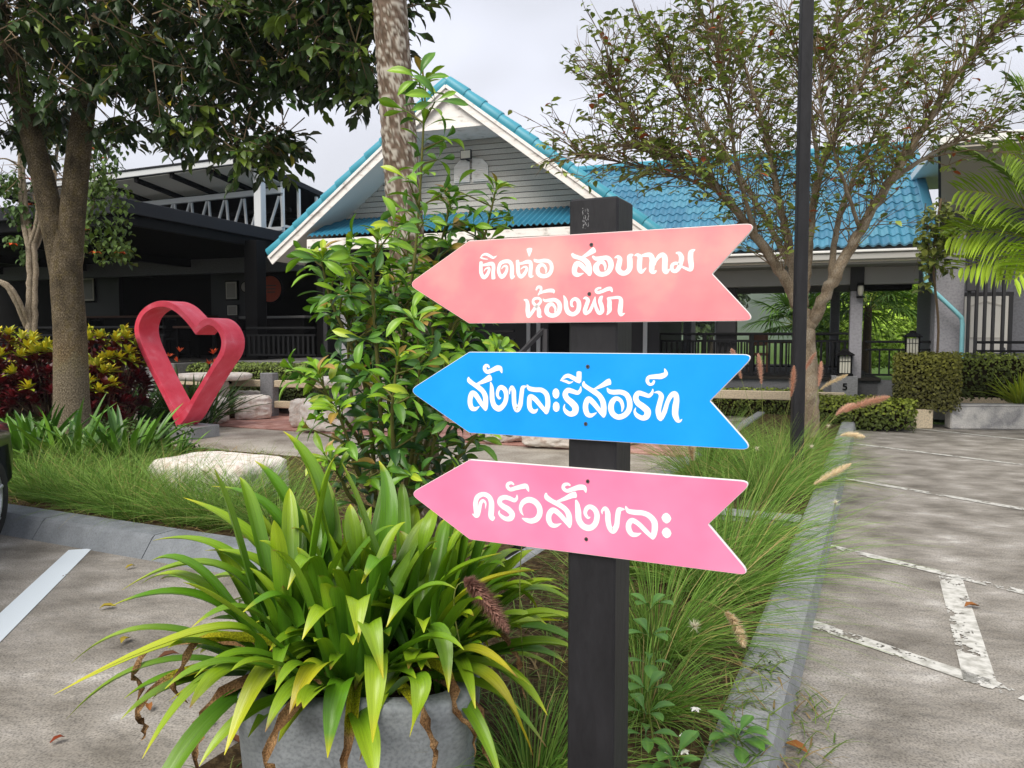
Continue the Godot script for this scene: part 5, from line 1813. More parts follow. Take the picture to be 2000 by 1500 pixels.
func shrub() -> void:
	var o := thing("tall_shrub", "tall bright green shrub with whorls of spoon-shaped leaves left of the sign", "shrub", Vector3(-0.48, 0.08, -3.15))
	var origin := o.position
	var stems := [
		[Vector3(-0.48, 0.71, -3.35), Vector3(-0.45, 1.18, -3.40), Vector3(-0.47, 1.59, -3.40), Vector3(-0.45, 1.97, -3.40)],
		[Vector3(-0.47, 0.75, -3.20), Vector3(-0.36, 1.16, -3.15), Vector3(-0.32, 1.52, -3.10), Vector3(-0.31, 1.75, -3.10)],
		[Vector3(-0.53, 0.72, -3.30), Vector3(-0.59, 1.15, -3.30), Vector3(-0.65, 1.46, -3.25), Vector3(-0.71, 1.63, -3.20)],
		[Vector3(-0.46, 0.74, -3.25), Vector3(-0.30, 1.24, -3.25), Vector3(-0.17, 1.52, -3.20), Vector3(-0.12, 1.61, -3.20)],
		[Vector3(-0.51, 0.72, -3.30), Vector3(-0.53, 1.19, -3.30), Vector3(-0.51, 1.52, -3.25), Vector3(-0.48, 1.71, -3.20)],
		[Vector3(-0.49, 0.75, -3.20), Vector3(-0.48, 1.29, -3.20), Vector3(-0.39, 1.87, -3.15), Vector3(-0.34, 2.50, -3.10)],
		[Vector3(-0.56, 0.76, -3.15), Vector3(-0.59, 1.29, -3.10), Vector3(-0.70, 1.64, -3.00), Vector3(-0.72, 1.79, -2.95)],
		[Vector3(-0.51, 0.77, -3.10), Vector3(-0.52, 1.34, -3.00), Vector3(-0.53, 1.70, -2.95), Vector3(-0.50, 1.86, -2.90)],
		[Vector3(-0.43, 0.75, -3.20), Vector3(-0.32, 1.20, -3.20), Vector3(-0.25, 1.50, -3.10), Vector3(-0.19, 1.62, -3.05)],
		[Vector3(-0.47, 0.75, -3.30), Vector3(-0.27, 1.54, -3.35), Vector3(-0.13, 1.90, -3.35), Vector3(-0.07, 2.12, -3.30)],
		[Vector3(-0.47, 0.77, -3.10), Vector3(-0.60, 1.10, -3.00), Vector3(-0.68, 1.25, -2.90), Vector3(-0.71, 1.35, -2.85)],
		[Vector3(-0.42, 0.77, -3.20), Vector3(-0.21, 1.17, -3.10), Vector3(-0.11, 1.36, -3.00), Vector3(-0.06, 1.44, -2.95)],
		[Vector3(-0.48, 0.80, -3.00), Vector3(-0.58, 0.98, -2.90), Vector3(-0.61, 1.12, -2.85), Vector3(-0.64, 1.24, -2.80)],
		[Vector3(-0.43, 0.78, -3.05), Vector3(-0.32, 1.03, -2.95), Vector3(-0.27, 1.23, -2.90), Vector3(-0.25, 1.37, -2.85)],
		[Vector3(-0.39, 0.78, -3.10), Vector3(-0.26, 0.96, -3.00), Vector3(-0.17, 1.09, -2.95), Vector3(-0.12, 1.15, -2.90)],
		[Vector3(-0.49, 0.72, -3.30), Vector3(-0.45, 1.28, -3.35), Vector3(-0.33, 1.81, -3.35), Vector3(-0.26, 2.06, -3.30)],
		[Vector3(-0.46, 0.80, -3.00), Vector3(-0.44, 1.04, -2.85), Vector3(-0.43, 1.24, -2.75), Vector3(-0.40, 1.43, -2.70)],
		[Vector3(-0.54, 0.75, -3.30), Vector3(-0.69, 1.19, -3.35), Vector3(-0.70, 1.52, -3.30), Vector3(-0.68, 1.76, -3.30)],
		[Vector3(-0.45, 0.78, -3.15), Vector3(-0.38, 1.12, -3.00), Vector3(-0.35, 1.35, -2.90), Vector3(-0.35, 1.54, -2.85)],
		[Vector3(-0.48, 0.80, -3.00), Vector3(-0.59, 0.89, -2.85), Vector3(-0.63, 0.99, -2.80), Vector3(-0.66, 1.06, -2.75)],
		[Vector3(-0.44, 0.80, -3.00), Vector3(-0.33, 0.89, -2.85), Vector3(-0.24, 0.94, -2.80), Vector3(-0.19, 0.99, -2.80)],
	]
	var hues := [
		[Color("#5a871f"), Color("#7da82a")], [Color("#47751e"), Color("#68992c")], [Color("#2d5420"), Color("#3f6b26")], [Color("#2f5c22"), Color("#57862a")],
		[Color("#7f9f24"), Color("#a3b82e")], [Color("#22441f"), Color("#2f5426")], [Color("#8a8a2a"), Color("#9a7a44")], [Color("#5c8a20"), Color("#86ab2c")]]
	var meshes := []
	for k in hues.size():
		for s in 2:
			meshes.append(shrub_leaf(1.0, 0.12 + 0.025 * s, 0.5 + 0.5 * s, lin(hues[k][0]), lin(hues[k][1])))
	var sm := MB.new()
	var spots := []
	for k in stems.size():
		var pts := []
		for p in stems[k]:
			pts.append(p - origin)
		var c := curve(pts, 40)
		var rr := []
		for q in 40:
			rr.append(lerpf(0.011, 0.0035, q / 39.0))
		sm.col = Color(0.55, 0.5, 0.3)
		sm.tube(c, rr, 6)
		var len := 0.0
		for q in 39:
			len += (c[q] as Vector3).distance_to(c[q + 1])
		var nodes := int(len * 0.8 / 0.046)
		var ang := r(0, TAU)
		for nidx in nodes:
			var t := lerpf(0.16, 1.0, float(nidx) / (nodes - 1))
			var i := mini(int(t * 39), 38)
			var at: Vector3 = c[i].lerp(c[i + 1], t * 39 - i)
			var up: Vector3 = (c[i + 1] - c[i]).normalized()
			var terminal := nidx >= nodes - 2
			var count := 6 if terminal else (3 if k != 0 or t < 0.7 else 2)
			for w in count:
				ang += 2.4
				var out := (Vector3(cos(ang), 0, sin(ang)) - up * up.dot(Vector3(cos(ang), 0, sin(ang)))).normalized()
				var d := (out + up * (r(0.5, 1.3) if terminal else r(0.05, 0.9))).normalized()
				var l := r(0.08, 0.14) * (0.85 if terminal else 1.0)
				var x := d.cross(up + Vector3(r(-0.3, 0.3), 0, r(-0.3, 0.3))).normalized()
				spots.append([Transform3D(Basis(x, x.cross(d), -d) * l, at), t, terminal, k])
		# short side shoots with rosettes
		for b in int(len * 9):
			var t := r(0.25, 0.95)
			var i := mini(int(t * 39), 38)
			var p0: Vector3 = c[i]
			var dir := Vector3(r(-1, 1), r(0.1, 0.8), r(-1, 1)).normalized()
			var p1 := p0 + dir * r(0.06, 0.17)
			sm.tube([p0, p0.lerp(p1, 0.5), p1], [0.004, 0.0035, 0.003], 5, false)
			for w in 5:
				ang += 2.4
				var out := (Vector3(cos(ang), 0, sin(ang)) - dir * dir.dot(Vector3(cos(ang), 0, sin(ang)))).normalized()
				var d := (out + dir * r(0.1, 0.8)).normalized()
				var x := d.cross(dir).normalized()
				spots.append([Transform3D(Basis(x, x.cross(d), -d) * r(0.08, 0.13), p1), t, w == 4, k])
	obj("stem", sm.mesh(true), M.stem, o)
	# the leaves that show largest are parts, the rest one mass
	spots.sort_custom(func(a, b): return a[0].origin.z > b[0].origin.z)
	var rest := MB.new()
	var cache := {}
	for k in spots.size():
		var s: Array = spots[k]
		var h := rng.randf()
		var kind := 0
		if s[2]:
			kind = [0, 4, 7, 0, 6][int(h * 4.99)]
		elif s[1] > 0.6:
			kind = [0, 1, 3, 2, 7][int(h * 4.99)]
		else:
			kind = [2, 5, 3, 5, 1][int(h * 4.99)]  # lower inner leaves take darker hues: shade of the depths painted in
		if k < 300:
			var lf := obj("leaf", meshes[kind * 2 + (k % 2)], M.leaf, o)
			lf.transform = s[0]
		else:
			var key := kind * 2 + (k % 2)
			if not cache.has(key):
				var mm: ArrayMesh = meshes[key]
				var arr := mm.surface_get_arrays(0)
				var mb := MB.new()
				mb.v = arr[Mesh.ARRAY_VERTEX]
				mb.c = arr[Mesh.ARRAY_COLOR]
				mb.uv = arr[Mesh.ARRAY_TEX_UV]
				mb.ix = arr[Mesh.ARRAY_INDEX]
				cache[key] = mb
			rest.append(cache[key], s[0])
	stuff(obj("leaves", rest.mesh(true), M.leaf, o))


# ---------------------------------------------------------------- the strap-leaved plant in its pot
func strap(pts: Array, w: float, c0: Color, c1: Color, tipc: Color, fold: float) -> ArrayMesh:
	var m := MB.new()
	var n := pts.size()
	var ww := []
	var cc := []
	for k in n:
		var t := float(k) / (n - 1)
		var f: float = 0.45 + 0.55 * smoothstep(0.0, 0.45, t)
		f *= 1.0 - pow(clampf((t - 0.55) / 0.45, 0, 1), 2.2)
		ww.append(maxf(w * f, 0.001))
		var c := c0.lerp(c1, smoothstep(0.25, 0.95, t))
		if t > 0.9:
			c = c.lerp(tipc, (t - 0.9) / 0.1)
		cc.append(c)
	m.leaf(pts, ww, Vector3.UP, fold, cc, 0.12)
	return m.mesh(true)


func pot_plant() -> void:
	var pot := thing("planter_pot", "square grey concrete pot under the strap-leaved plant", "pot", Vector3(-0.45, 0, -2.39))
	var m := MB.new()
	# square with well rounded corners: each ring of the profile is a superellipse
	var prof := [Vector2(0.0, 0.02), Vector2(0.31, 0.02), Vector2(0.325, 0.04), Vector2(0.352, 0.46), Vector2(0.355, 0.485), Vector2(0.345, 0.5), Vector2(0.30, 0.5), Vector2(0.29, 0.49), Vector2(0.285, 0.44)]
	m.lathe(prof, 96)
	for k in m.v.size():
		var a := atan2(m.v[k].z, m.v[k].x)
		var f := pow(pow(absf(cos(a)), 5.0) + pow(absf(sin(a)), 5.0), -0.2)
		m.v[k] *= Vector3(f, 1, f)
	obj("bowl", m.mesh(true), M.pot, pot)
	var so := MB.new()
	so.lathe([Vector2(0.29, 0.445), Vector2(0.2, 0.46), Vector2(0.0, 0.465)], 40)
	obj("soil", so.mesh(true), M.soil, pot)
	var o := thing("strap_leaf_plant", "big bright green strap-leaved plant spilling over its pot left of the sign", "plant", Vector3(-0.47, 0.46, -2.38))
	var origin := o.position
	var drawn := [
		[Vector3(-0.877, 0.647, -2.150), Vector3(-1.191, 0.574, -1.950)],
		[Vector3(-0.813, 0.692, -2.100), Vector3(-1.130, 0.611, -1.950)],
		[Vector3(-0.966, 0.715, -2.300), Vector3(-1.196, 0.702, -2.250)],
		[Vector3(-0.921, 0.795, -2.350), Vector3(-1.186, 0.735, -2.300)],
		[Vector3(-0.926, 0.810, -2.450), Vector3(-1.183, 0.834, -2.500)],
		[Vector3(-0.843, 0.827, -2.500), Vector3(-1.122, 0.956, -2.600)],
		[Vector3(-0.774, 0.912, -2.500), Vector3(-1.026, 0.995, -2.600)],
		[Vector3(-0.738, 0.918, -2.550), Vector3(-0.893, 1.075, -2.650)],
		[Vector3(-0.630, 0.997, -2.500), Vector3(-0.777, 1.184, -2.600)],
		[Vector3(-0.618, 0.918, -2.550), Vector3(-0.741, 1.094, -2.700)],
		[Vector3(-0.512, 0.840, -2.450), Vector3(-0.531, 0.955, -2.500)],
		[Vector3(-0.149, 0.749, -2.200), Vector3(0.080, 0.844, -2.150)],
		[Vector3(-0.076, 0.638, -2.250), Vector3(0.156, 0.640, -2.300)],
		[Vector3(-0.117, 0.610, -2.150), Vector3(0.017, 0.550, -2.100)],
		[Vector3(-0.057, 0.542, -2.100), Vector3(0.061, 0.321, -2.100)],
		[Vector3(-0.380, 0.748, -2.000), Vector3(-0.326, 0.640, -1.900)],
		[Vector3(-0.352, 0.652, -1.950), Vector3(-0.345, 0.500, -1.850)],
		[Vector3(-0.670, 0.594, -2.050), Vector3(-0.732, 0.440, -1.900)],
		[Vector3(-0.859, 0.542, -2.100), Vector3(-0.991, 0.374, -2.000)],
		[Vector3(-0.776, 0.580, -2.150), Vector3(-0.961, 0.484, -2.100)],
		[Vector3(-0.518, 0.630, -2.000), Vector3(-0.565, 0.547, -1.900)],
		[Vector3(-0.579, 0.855, -2.200), Vector3(-0.623, 0.802, -2.100)],
		[Vector3(-0.387, 0.840, -2.250), Vector3(-0.428, 0.803, -2.150)],
		[Vector3(-0.214, 0.689, -2.100), Vector3(-0.169, 0.557, -2.000)],
		[Vector3(-0.513, 0.747, -2.100), Vector3(-0.557, 0.700, -2.000)],
		[Vector3(-0.190, 0.835, -2.350), Vector3(-0.105, 0.903, -2.400)],
		[Vector3(-0.032, 0.705, -2.400), Vector3(0.083, 0.621, -2.450)],
		[Vector3(-0.275, 0.854, -2.400), Vector3(-0.252, 0.946, -2.500)],
		[Vector3(-0.404, 0.912, -2.500), Vector3(-0.453, 1.083, -2.600)],
		[Vector3(-0.452, 0.584, -1.950), Vector3(-0.457, 0.461, -1.850)],
		[Vector3(-0.239, 0.611, -1.950), Vector3(-0.260, 0.487, -1.900)],
		[Vector3(-0.776, 0.711, -2.200), Vector3(-0.891, 0.696, -2.100)],
		[Vector3(-0.656, 0.741, -2.200), Vector3(-0.755, 0.732, -2.100)],
		[Vector3(-0.417, 0.793, -2.050), Vector3(-0.398, 0.713, -1.950)],
		[Vector3(-0.299, 0.776, -2.100), Vector3(-0.333, 0.734, -2.000)],
		[Vector3(-0.778, 0.771, -2.400), Vector3(-0.992, 0.815, -2.450)],
		[Vector3(-0.218, 0.754, -2.300), Vector3(-0.031, 0.849, -2.300)],
	]
	var young := lin(Color("#5d8c1c"))
	var deep := lin(Color("#3d6c1e"))
	var lime := lin(Color("#a9c42a"))
	var yellow := lin(Color("#d3cb2e"))
	var brown := lin(Color("#8a5f3a"))
	var mid := lin(Color("#639622"))
	for k in drawn.size():
		var tip: Vector3 = drawn[k][1] - origin
		var md: Vector3 = drawn[k][0] - origin
		var az := atan2(tip.z, tip.x)
		var base := Vector3(clampf(tip.x * 0.5, -0.24, 0.26) + r(-0.05, 0.05), r(-0.03, 0.03), clampf(tip.z * 0.5, -0.2, 0.2) + r(-0.05, 0.05))
		var t := 0.58
		var ctl := (md - base * (1 - t) * (1 - t) - tip * t * t) / (2 * t * (1 - t))
		var c0 := deep.lerp(mid, rng.randf())
		var c1 := mid.lerp(lime, r(0.2, 1.0)) if rng.randf() < 0.7 else mid
		var tipc := yellow
		if k in [0, 1, 17]:
			c1 = lime.lerp(yellow, 0.4)
		if k in [11, 13, 14, 20]:
			c1 = yellow
			tipc = brown
		obj("leaf", strap(bez(base, ctl, tip, 18), r(0.027, 0.035), c0, c1, tipc, 0.34), M.strap, o)
	var crowns := [Vector3(0, 0, 0), Vector3(-0.22, 0, 0.08), Vector3(0.2, 0, 0.06), Vector3(-0.1, 0, -0.18), Vector3(0.12, 0, -0.2), Vector3(-0.02, 0, 0.19), Vector3(0.24, 0, -0.1)]
	for k in 260:
		var az := r(0, TAU)
		var ring := rng.randf()
		var crown: Vector3 = crowns[k % crowns.size()]
		var el := lerpf(1.45, 0.35, pow(ring, 0.9)) + r(-0.12, 0.12)
		var l := r(0.45, 0.72) * (0.85 + 0.3 * (1.0 - ring))
		var out := Vector3(cos(az), 0, sin(az))
		if out.z > 0.5:
			l *= 0.8
		if out.x > 0.5 and out.z > -0.2:
			l *= 0.85
		var base := crown + out * r(0.01, 0.05) + Vector3(0, r(-0.02, 0.02), 0)
		out = (out + crown * 2.2).normalized()
		var d := (out * cos(el) + Vector3.UP * sin(el)).normalized()
		var sag := r(0.1, 0.95) * (0.35 + ring)
		var ctl := base + d * l * 0.7
		var tip := base + d * l * 0.92 + (out * 0.4 - Vector3.UP) * l * sag * 0.65
		if tip.y < -0.42:
			tip.y = -0.42
		var c0 := deep.lerp(mid, rng.randf()) * r(0.8, 1.15)
		var c1 := mid.lerp(lime, rng.randf())
		obj("leaf", strap(bez(base, ctl, tip, 16), r(0.021, 0.033), c0, c1, brown if rng.randf() < 0.22 else lime.lerp(yellow, rng.randf()), r(0.2, 0.5)), M.strap, o)
	# withered leaves: they bend over, shrivel and hang
	var dead := lin(Color("#7a5a3c"))
	var dead2 := lin(Color("#b8946a"))
	var hang := [Vector3(-0.66, 0.1, 0.12), Vector3(-0.58, 0.02, 0.22), Vector3(-0.46, 0.16, 0.25), Vector3(-0.4, 0.0, 0.3), Vector3(0.25, 0.02, 0.38), Vector3(0.33, 0.06, 0.3), Vector3(0.4, -0.02, 0.25), Vector3(0.05, -0.02, 0.45), Vector3(0.48, 0.1, 0.05), Vector3(-0.15, 0.0, 0.46)]
	for k in hang.size():
		var b := MB.new()
		var h: Vector3 = hang[k]
		var pts := [Vector3(h.x * 0.2, 0.03, h.z * 0.2), Vector3(h.x * 0.55, 0.06 + maxf(h.y, 0.0) * 0.6, h.z * 0.6), Vector3(h.x * 0.9, h.y + 0.03, h.z * 0.95), h + Vector3(r(-0.02, 0.02), -0.05, 0.015), h + Vector3(r(-0.03, 0.03), -0.1, r(0, 0.03)), h + Vector3(r(-0.04, 0.04), -r(0.13, 0.2), r(0, 0.04))]
		var c := curve(pts, 20)
		var ww := []
		var cc := []
		for q in 20:
			var t := q / 19.0
			ww.append((0.017 if t < 0.4 else 0.010 + 0.004 * sin(t * 47.0 + k) + 0.003 * sin(t * 83.0)) * (1.0 - pow(t, 4.0)) + 0.001)
			cc.append((mid.lerp(yellow, t / 0.42) if t < 0.42 else dead.lerp(dead2, 0.5 + 0.5 * sin(t * 31.0 + k * 2.0))) if k % 3 else dead.lerp(dead2, rng.randf()))
			if t > 0.4:
				c[q] += Vector3(r(-1, 1), r(-0.5, 0.5), r(-1, 1)) * 0.004
		b.leaf(c, ww, Vector3(0.3, 1, 0.5), 0.9 if k % 2 else -0.6, cc, 0.1)
		obj("withered_leaf", b.mesh(true), M.withered, o)


# ---------------------------------------------------------------- clumps in the left bed
func clump_mesh(n: int, l0: float, l1: float, w: float, c0: Color, c1: Color, spread: float) -> ArrayMesh:
	var m := MB.new()
	for k in n:
		var az := r(0, TAU)
		var out := Vector3(cos(az), 0, sin(az))
		var el := r(0.5, 1.45)
		var l := r(l0, l1)
		var d := out * cos(el) + Vector3.UP * sin(el)
		var base := out * r(0, spread)
		var tip := base + d * l + (out * 0.3 - Vector3.UP) * l * r(0.05, 0.4)
		var ca := c0.lerp(c1, rng.randf()) * r(0.75, 1.2)
		var cc := []
		var ww := []
		for q in 9:
			var t := q / 8.0
			cc.append(ca * (0.85 + 0.35 * t))
			ww.append(w * r(0.9, 1.1) * (0.45 + 0.55 * smoothstep(0.0, 0.4, t)) * (1.0 - pow(t, 3.0)) + 0.001)
		m.leaf(bez(base, base + d * l * 0.6, tip, 9), ww, Vector3.UP, 0.4, cc, 0.1)
	return m.mesh(true)


func rosette(m: MB, at: Vector3, dir: Vector3, n: int, l: float, w: float, c0: Color, c1: Color) -> void:
	var s := dir.cross(Vector3(0.3, 0.2, 1)).normalized()
	var u := s.cross(dir).normalized()
	for k in n:
		var a := k * 2.4
		var open := lerpf(0.25, 1.25, float(k) / n)
		var d := (dir * cos(open) + (s * cos(a) + u * sin(a)) * sin(open)).normalized()
		var ll := l * r(0.75, 1.1)
		var c := c0.lerp(c1, float(k) / n) * r(0.8, 1.25)
		m.leaf([at, at + d * ll * 0.35, at + d * ll * 0.7 + Vector3.DOWN * ll * 0.04, at + d * ll + Vector3.DOWN * ll * 0.14], [w * 0.2, w * 0.8, w, w * 0.05], Vector3.UP, 0.3, [c, c, c, c * 1.1], 0.4)


func croton(label: String, where: Vector3, wide: float, tall: float, n: int) -> void:
	var o := thing("croton", label, "bush", where, r(0, 360), "red and yellow bushes in the left bed")
	var st := MB.new()
	st.col = Color(0.6, 0.5, 0.4)
	var red := MB.new()
	var yel := MB.new()
	for k in n:
		var t := rng.randf()
		var az := r(0, TAU)
		var rad := wide * sqrt(rng.randf())
		var dome := sqrt(maxf(0.0, 1.0 - rad * rad / (wide * wide * 1.1)))
		var y := tall * lerpf(0.12, 1.0, pow(t, 0.7)) * (0.45 + 0.55 * dome)
		var at := Vector3(cos(az) * rad, y, sin(az) * rad)
		var dir := (Vector3(cos(az) * 0.7, 0.9, sin(az) * 0.7)).normalized()
		st.tube([Vector3(at.x * 0.25, 0, at.z * 0.25), at * 0.6, at], [0.012, 0.009, 0.005], 4, false)
		if t > 0.8:
			rosette(yel, at + Vector3.UP * 0.06, dir, 13, 0.19, 0.028, lin(Color("#c3b52c")), lin(Color("#7f9a2a")))
			rosette(red, at - dir * 0.05, dir, 9, 0.2, 0.03, lin(Color("#6a2a1e")), lin(Color("#43161a")))
		else:
			rosette(red, at, dir, 14, 0.2, 0.032, lin(Color("#6e1b22")), lin(Color("#2f1014")))
	obj("stem", st.mesh(), M.twig, o)
	stuff(obj("red_leaves", red.mesh(true), M.leaf_dark, o))
	stuff(obj("yellow_tips", yel.mesh(true), M.leaf_soft, o))


func beds_of_plants() -> void:
	croton("red bush with yellow tips at the left edge of the frame", Vector3(-7.5, 0.05, -11.2), 0.95, 1.5, 190)
	croton("red bush with yellow tips just left of the forked trunk", Vector3(-6.55, 0.05, -11.0), 0.7, 1.25, 120)
	croton("dark red bush with yellow tips between the forked trunk and the heart", Vector3(-6.12, 0.05, -11.7), 0.5, 1.6, 120)
	croton("low dark red bush nearest the heart", Vector3(-5.9, 0.05, -10.9), 0.35, 1.0, 60)
	# strap-leaved clumps in front of the forked trunk
	var a := clump_mesh(70, 0.45, 0.85, 0.03, lin(Color("#2c5520")), lin(Color("#5d8a2c")), 0.16)
	var b := clump_mesh(60, 0.4, 0.75, 0.032, lin(Color("#335c22")), lin(Color("#6b9430")), 0.14)
	var spots := [[Vector3(-5.2, 0.08, -8.3), 1.3, "green strap-leaved clump at the left edge in front of the forked trunk"], [Vector3(-4.55, 0.08, -7.9), 1.35, "green strap-leaved clump at the foot of the forked trunk"], [Vector3(-4.0, 0.08, -7.9), 1.25, "green strap-leaved clump left of the heart base"], [Vector3(-3.7, 0.08, -8.3), 0.8, "smaller strap-leaved clump nearest the heart base"], [Vector3(-5.9, 0.08, -8.9), 0.9, "strap-leaved clump farthest left, cut by the frame"]]
	var first: Node3D = null
	for k in spots.size():
		var o := obj("strap_clump", a if k % 2 == 0 else b, M.leaf)
		o.position = spots[k][0]
		o.rotation.y = k * 1.3
		o.scale = Vector3.ONE * spots[k][1]
		tag(o, spots[k][2], "plant", "strap-leaved clumps in the left bed")
	# sword-leaved plants with orange flowers behind the heart
	var sw := [[Vector3(-5.35, 0.05, -12.9), "sword-leaved plant with orange flowers seen through the heart"], [Vector3(-6.3, 0.05, -12.6), "sword-leaved plant between the red bush and the heart"], [Vector3(-5.8, 0.05, -13.4), "sword-leaved plant behind the left arm of the heart"]]
	for k in sw.size():
		var o := thing("flowering_clump", sw[k][1], "plant", sw[k][0], 0, "sword-leaved plants behind the heart")
		stuff(obj("leaves", clump_mesh(110, 0.6, 1.15, 0.026, lin(Color("#2a4a22")), lin(Color("#56783a")), 0.45), M.leaf_soft, o))
		for f in 5:
			var p := Vector3(r(-0.4, 0.4), r(0.95, 1.25), r(-0.3, 0.3))
			var m := MB.new()
			for q in 6:
				var d := Vector3(r(-1, 1), r(0.2, 1), r(-1, 1)).normalized()
				m.leaf([p, p + d * 0.05, p + d * 0.1], [0.008, 0.018, 0.003], Vector3.UP, 0.3, [Color.WHITE, Color.WHITE, Color.WHITE])
			obj("flower", m.mesh(), M.flower, o)
	# the feathery palm at the right edge
	var pal := thing("feather_palm", "yellow-green feather palm reaching in from the right edge", "palm", Vector3(8.25, 0, -11.4))
	var tr := MB.new()
	tr.col = Color(0.7, 0.7, 0.55)
	for s in 4:
		var bx := Vector3(cos(s * 1.7) * 0.16, 0, sin(s * 1.7) * 0.16)
		tr.tube([bx, bx * 1.3 + Vector3(0, 1.4, 0), bx * 1.5 + Vector3(0, 2.7, 0)], [0.05, 0.045, 0.04], 8)
	obj("trunk", tr.mesh(true), M.bark, pal)
	var fr := [
		[Vector3(-0.55, 3.25, 0.1), Vector3(-1.3, 2.95, 0.2), 0.9], [Vector3(-0.5, 2.9, 0.2), Vector3(-1.2, 2.5, 0.3), 0.9], [Vector3(-0.6, 3.6, 0.3), Vector3(-1.35, 3.55, 0.5), 0.7],
		[Vector3(-0.5, 4.2, -0.2), Vector3(-1.2, 4.35, -0.4), 0.3], [Vector3(-0.3, 4.6, 0.2), Vector3(-0.8, 5.1, 0.4), 0.2], [Vector3(-0.1, 3.6, 0.6), Vector3(-0.3, 3.3, 1.2), 1.0],
		[Vector3(0.0, 3.2, 0.5), Vector3(-0.5, 2.7, 1.0), 1.0], [Vector3(0.5, 3.6, 0.3), Vector3(1.2, 3.2, 0.5), 0.6], [Vector3(0.4, 4.4, 0.0), Vector3(1.0, 4.6, 0.0), 0.4], [Vector3(0.1, 4.7, -0.3), Vector3(0.2, 5.4, -0.6), 0.3],
		[Vector3(0.5, 3.1, -0.4), Vector3(1.0, 2.5, -0.8), 0.5], [Vector3(-0.35, 3.0, 0.6), Vector3(-0.9, 2.3, 0.9), 0.8], [Vector3(-0.4, 3.9, 0.3), Vector3(-1.0, 4.0, 0.8), 0.5], [Vector3(-0.25, 3.35, -0.4), Vector3(-0.9, 3.2, -0.7), 0.6]]
	for k in fr.size():
		var lf: Vector3 = fr[k][1]
		if lf.x < 0:
			lf.x = lf.x * 1.25 - 0.3
		var c := bez(Vector3(0, 2.4, 0), fr[k][0] * Vector3(1.2, 1, 1), lf, 26)
		var m := MB.new()
		m.col = lin(Color("#a7a83c"))
		var rr := []
		for q in 26:
			rr.append(lerpf(0.016, 0.004, q / 25.0))
		m.tube(c, rr, 5)
		var base: Color = lin(Color("#3a5a24")).lerp(lin(Color("#a9c63a")), fr[k][2])
		for q in range(5, 26):
			var d: Vector3 = (c[mini(q + 1, 25)] - c[q - 1]).normalized()
			var roll: float = [0.9, 0.6, 1.1, 0.4, 0.8][k % 5]
			var side := d.cross(Vector3(0.1, cos(roll), sin(roll))).normalized()
			var l := 0.62 * sin(PI * clampf((q - 2) / 25.0, 0.08, 0.95)) + 0.1
			for s in [-1.0, 1.0]:
				for h in 2:
					var p0: Vector3 = c[q] + d * (0.02 * h)
					var e: Vector3 = (d * 0.75 + side * s * 0.8 + Vector3.UP * r(0.0, 0.3)).normalized()
					var tip := p0 + e * l + Vector3.DOWN * l * r(0.12, 0.35)
					var cc := base * r(0.8, 1.25)
					m.leaf(bez(p0, p0 + e * l * 0.6, tip, 4), [0.008, 0.024, 0.02, 0.001], Vector3.UP, 0.4, [cc, cc, cc, cc * 1.1])
		obj("frond", m.mesh(), M.leaf_soft, pal)
	# creeper on the corner between house and annexe
	var cr := thing("creeper", "leafy creeper hanging at the corner of the blue roof", "creeper", Vector3(7.0, 0, -12.9))
	var vs := MB.new()
	var where := []
	var tint := []
	for k in 26:
		var p0 := Vector3(r(-0.25, 0.35), r(3.3, 3.9), r(-0.2, 0.2))
		var l := r(0.4, 1.25)
		vs.tube([p0, p0 + Vector3(r(-0.08, 0.08), -l * 0.5, 0), p0 + Vector3(r(-0.15, 0.15), -l, 0)], [0.006, 0.005, 0.003], 4, false)
		for q in int(l * 26):
			var ld := Vector3(r(-1, 1), r(-1, 0.2), r(-0.4, 1)).normalized()
			var x := ld.cross(Vector3(r(-0.4, 0.4), 1, 0.4)).normalized()
			where.append(Transform3D(Basis(x, x.cross(ld), -ld) * r(0.7, 1.3), p0 + Vector3(r(-0.1, 0.1), -l * rng.randf(), r(-0.1, 0.1))))
			tint.append(lin(Color("#4c5f26")).lerp(lin(Color("#a3ad52")), rng.randf()))
	vs.tube(curve([Vector3(0.05, 0.3, 0), Vector3(0.1, 1.6, 0.05), Vector3(0.0, 2.8, 0), Vector3(0.1, 3.8, 0)], 16), filled(16, 0.02), 6)
	obj("stem", vs.mesh(true), M.twig, cr)
	scatter("leaves", leaf_small(0.12, 0.042), M.leaf_soft, where, tint, cr)
	# yellow-green grassy clump on the cement wall
	var yg := obj("lily_clump", clump_mesh(150, 0.35, 0.75, 0.014, lin(Color("#7d9a2a")), lin(Color("#b3bd3a")), 0.2), M.leaf_soft)
	yg.position = Vector3(8.55, 0.4, -12.9)
	tag(yg, "yellow-green grassy clump above the right end of the cement wall", "plant")


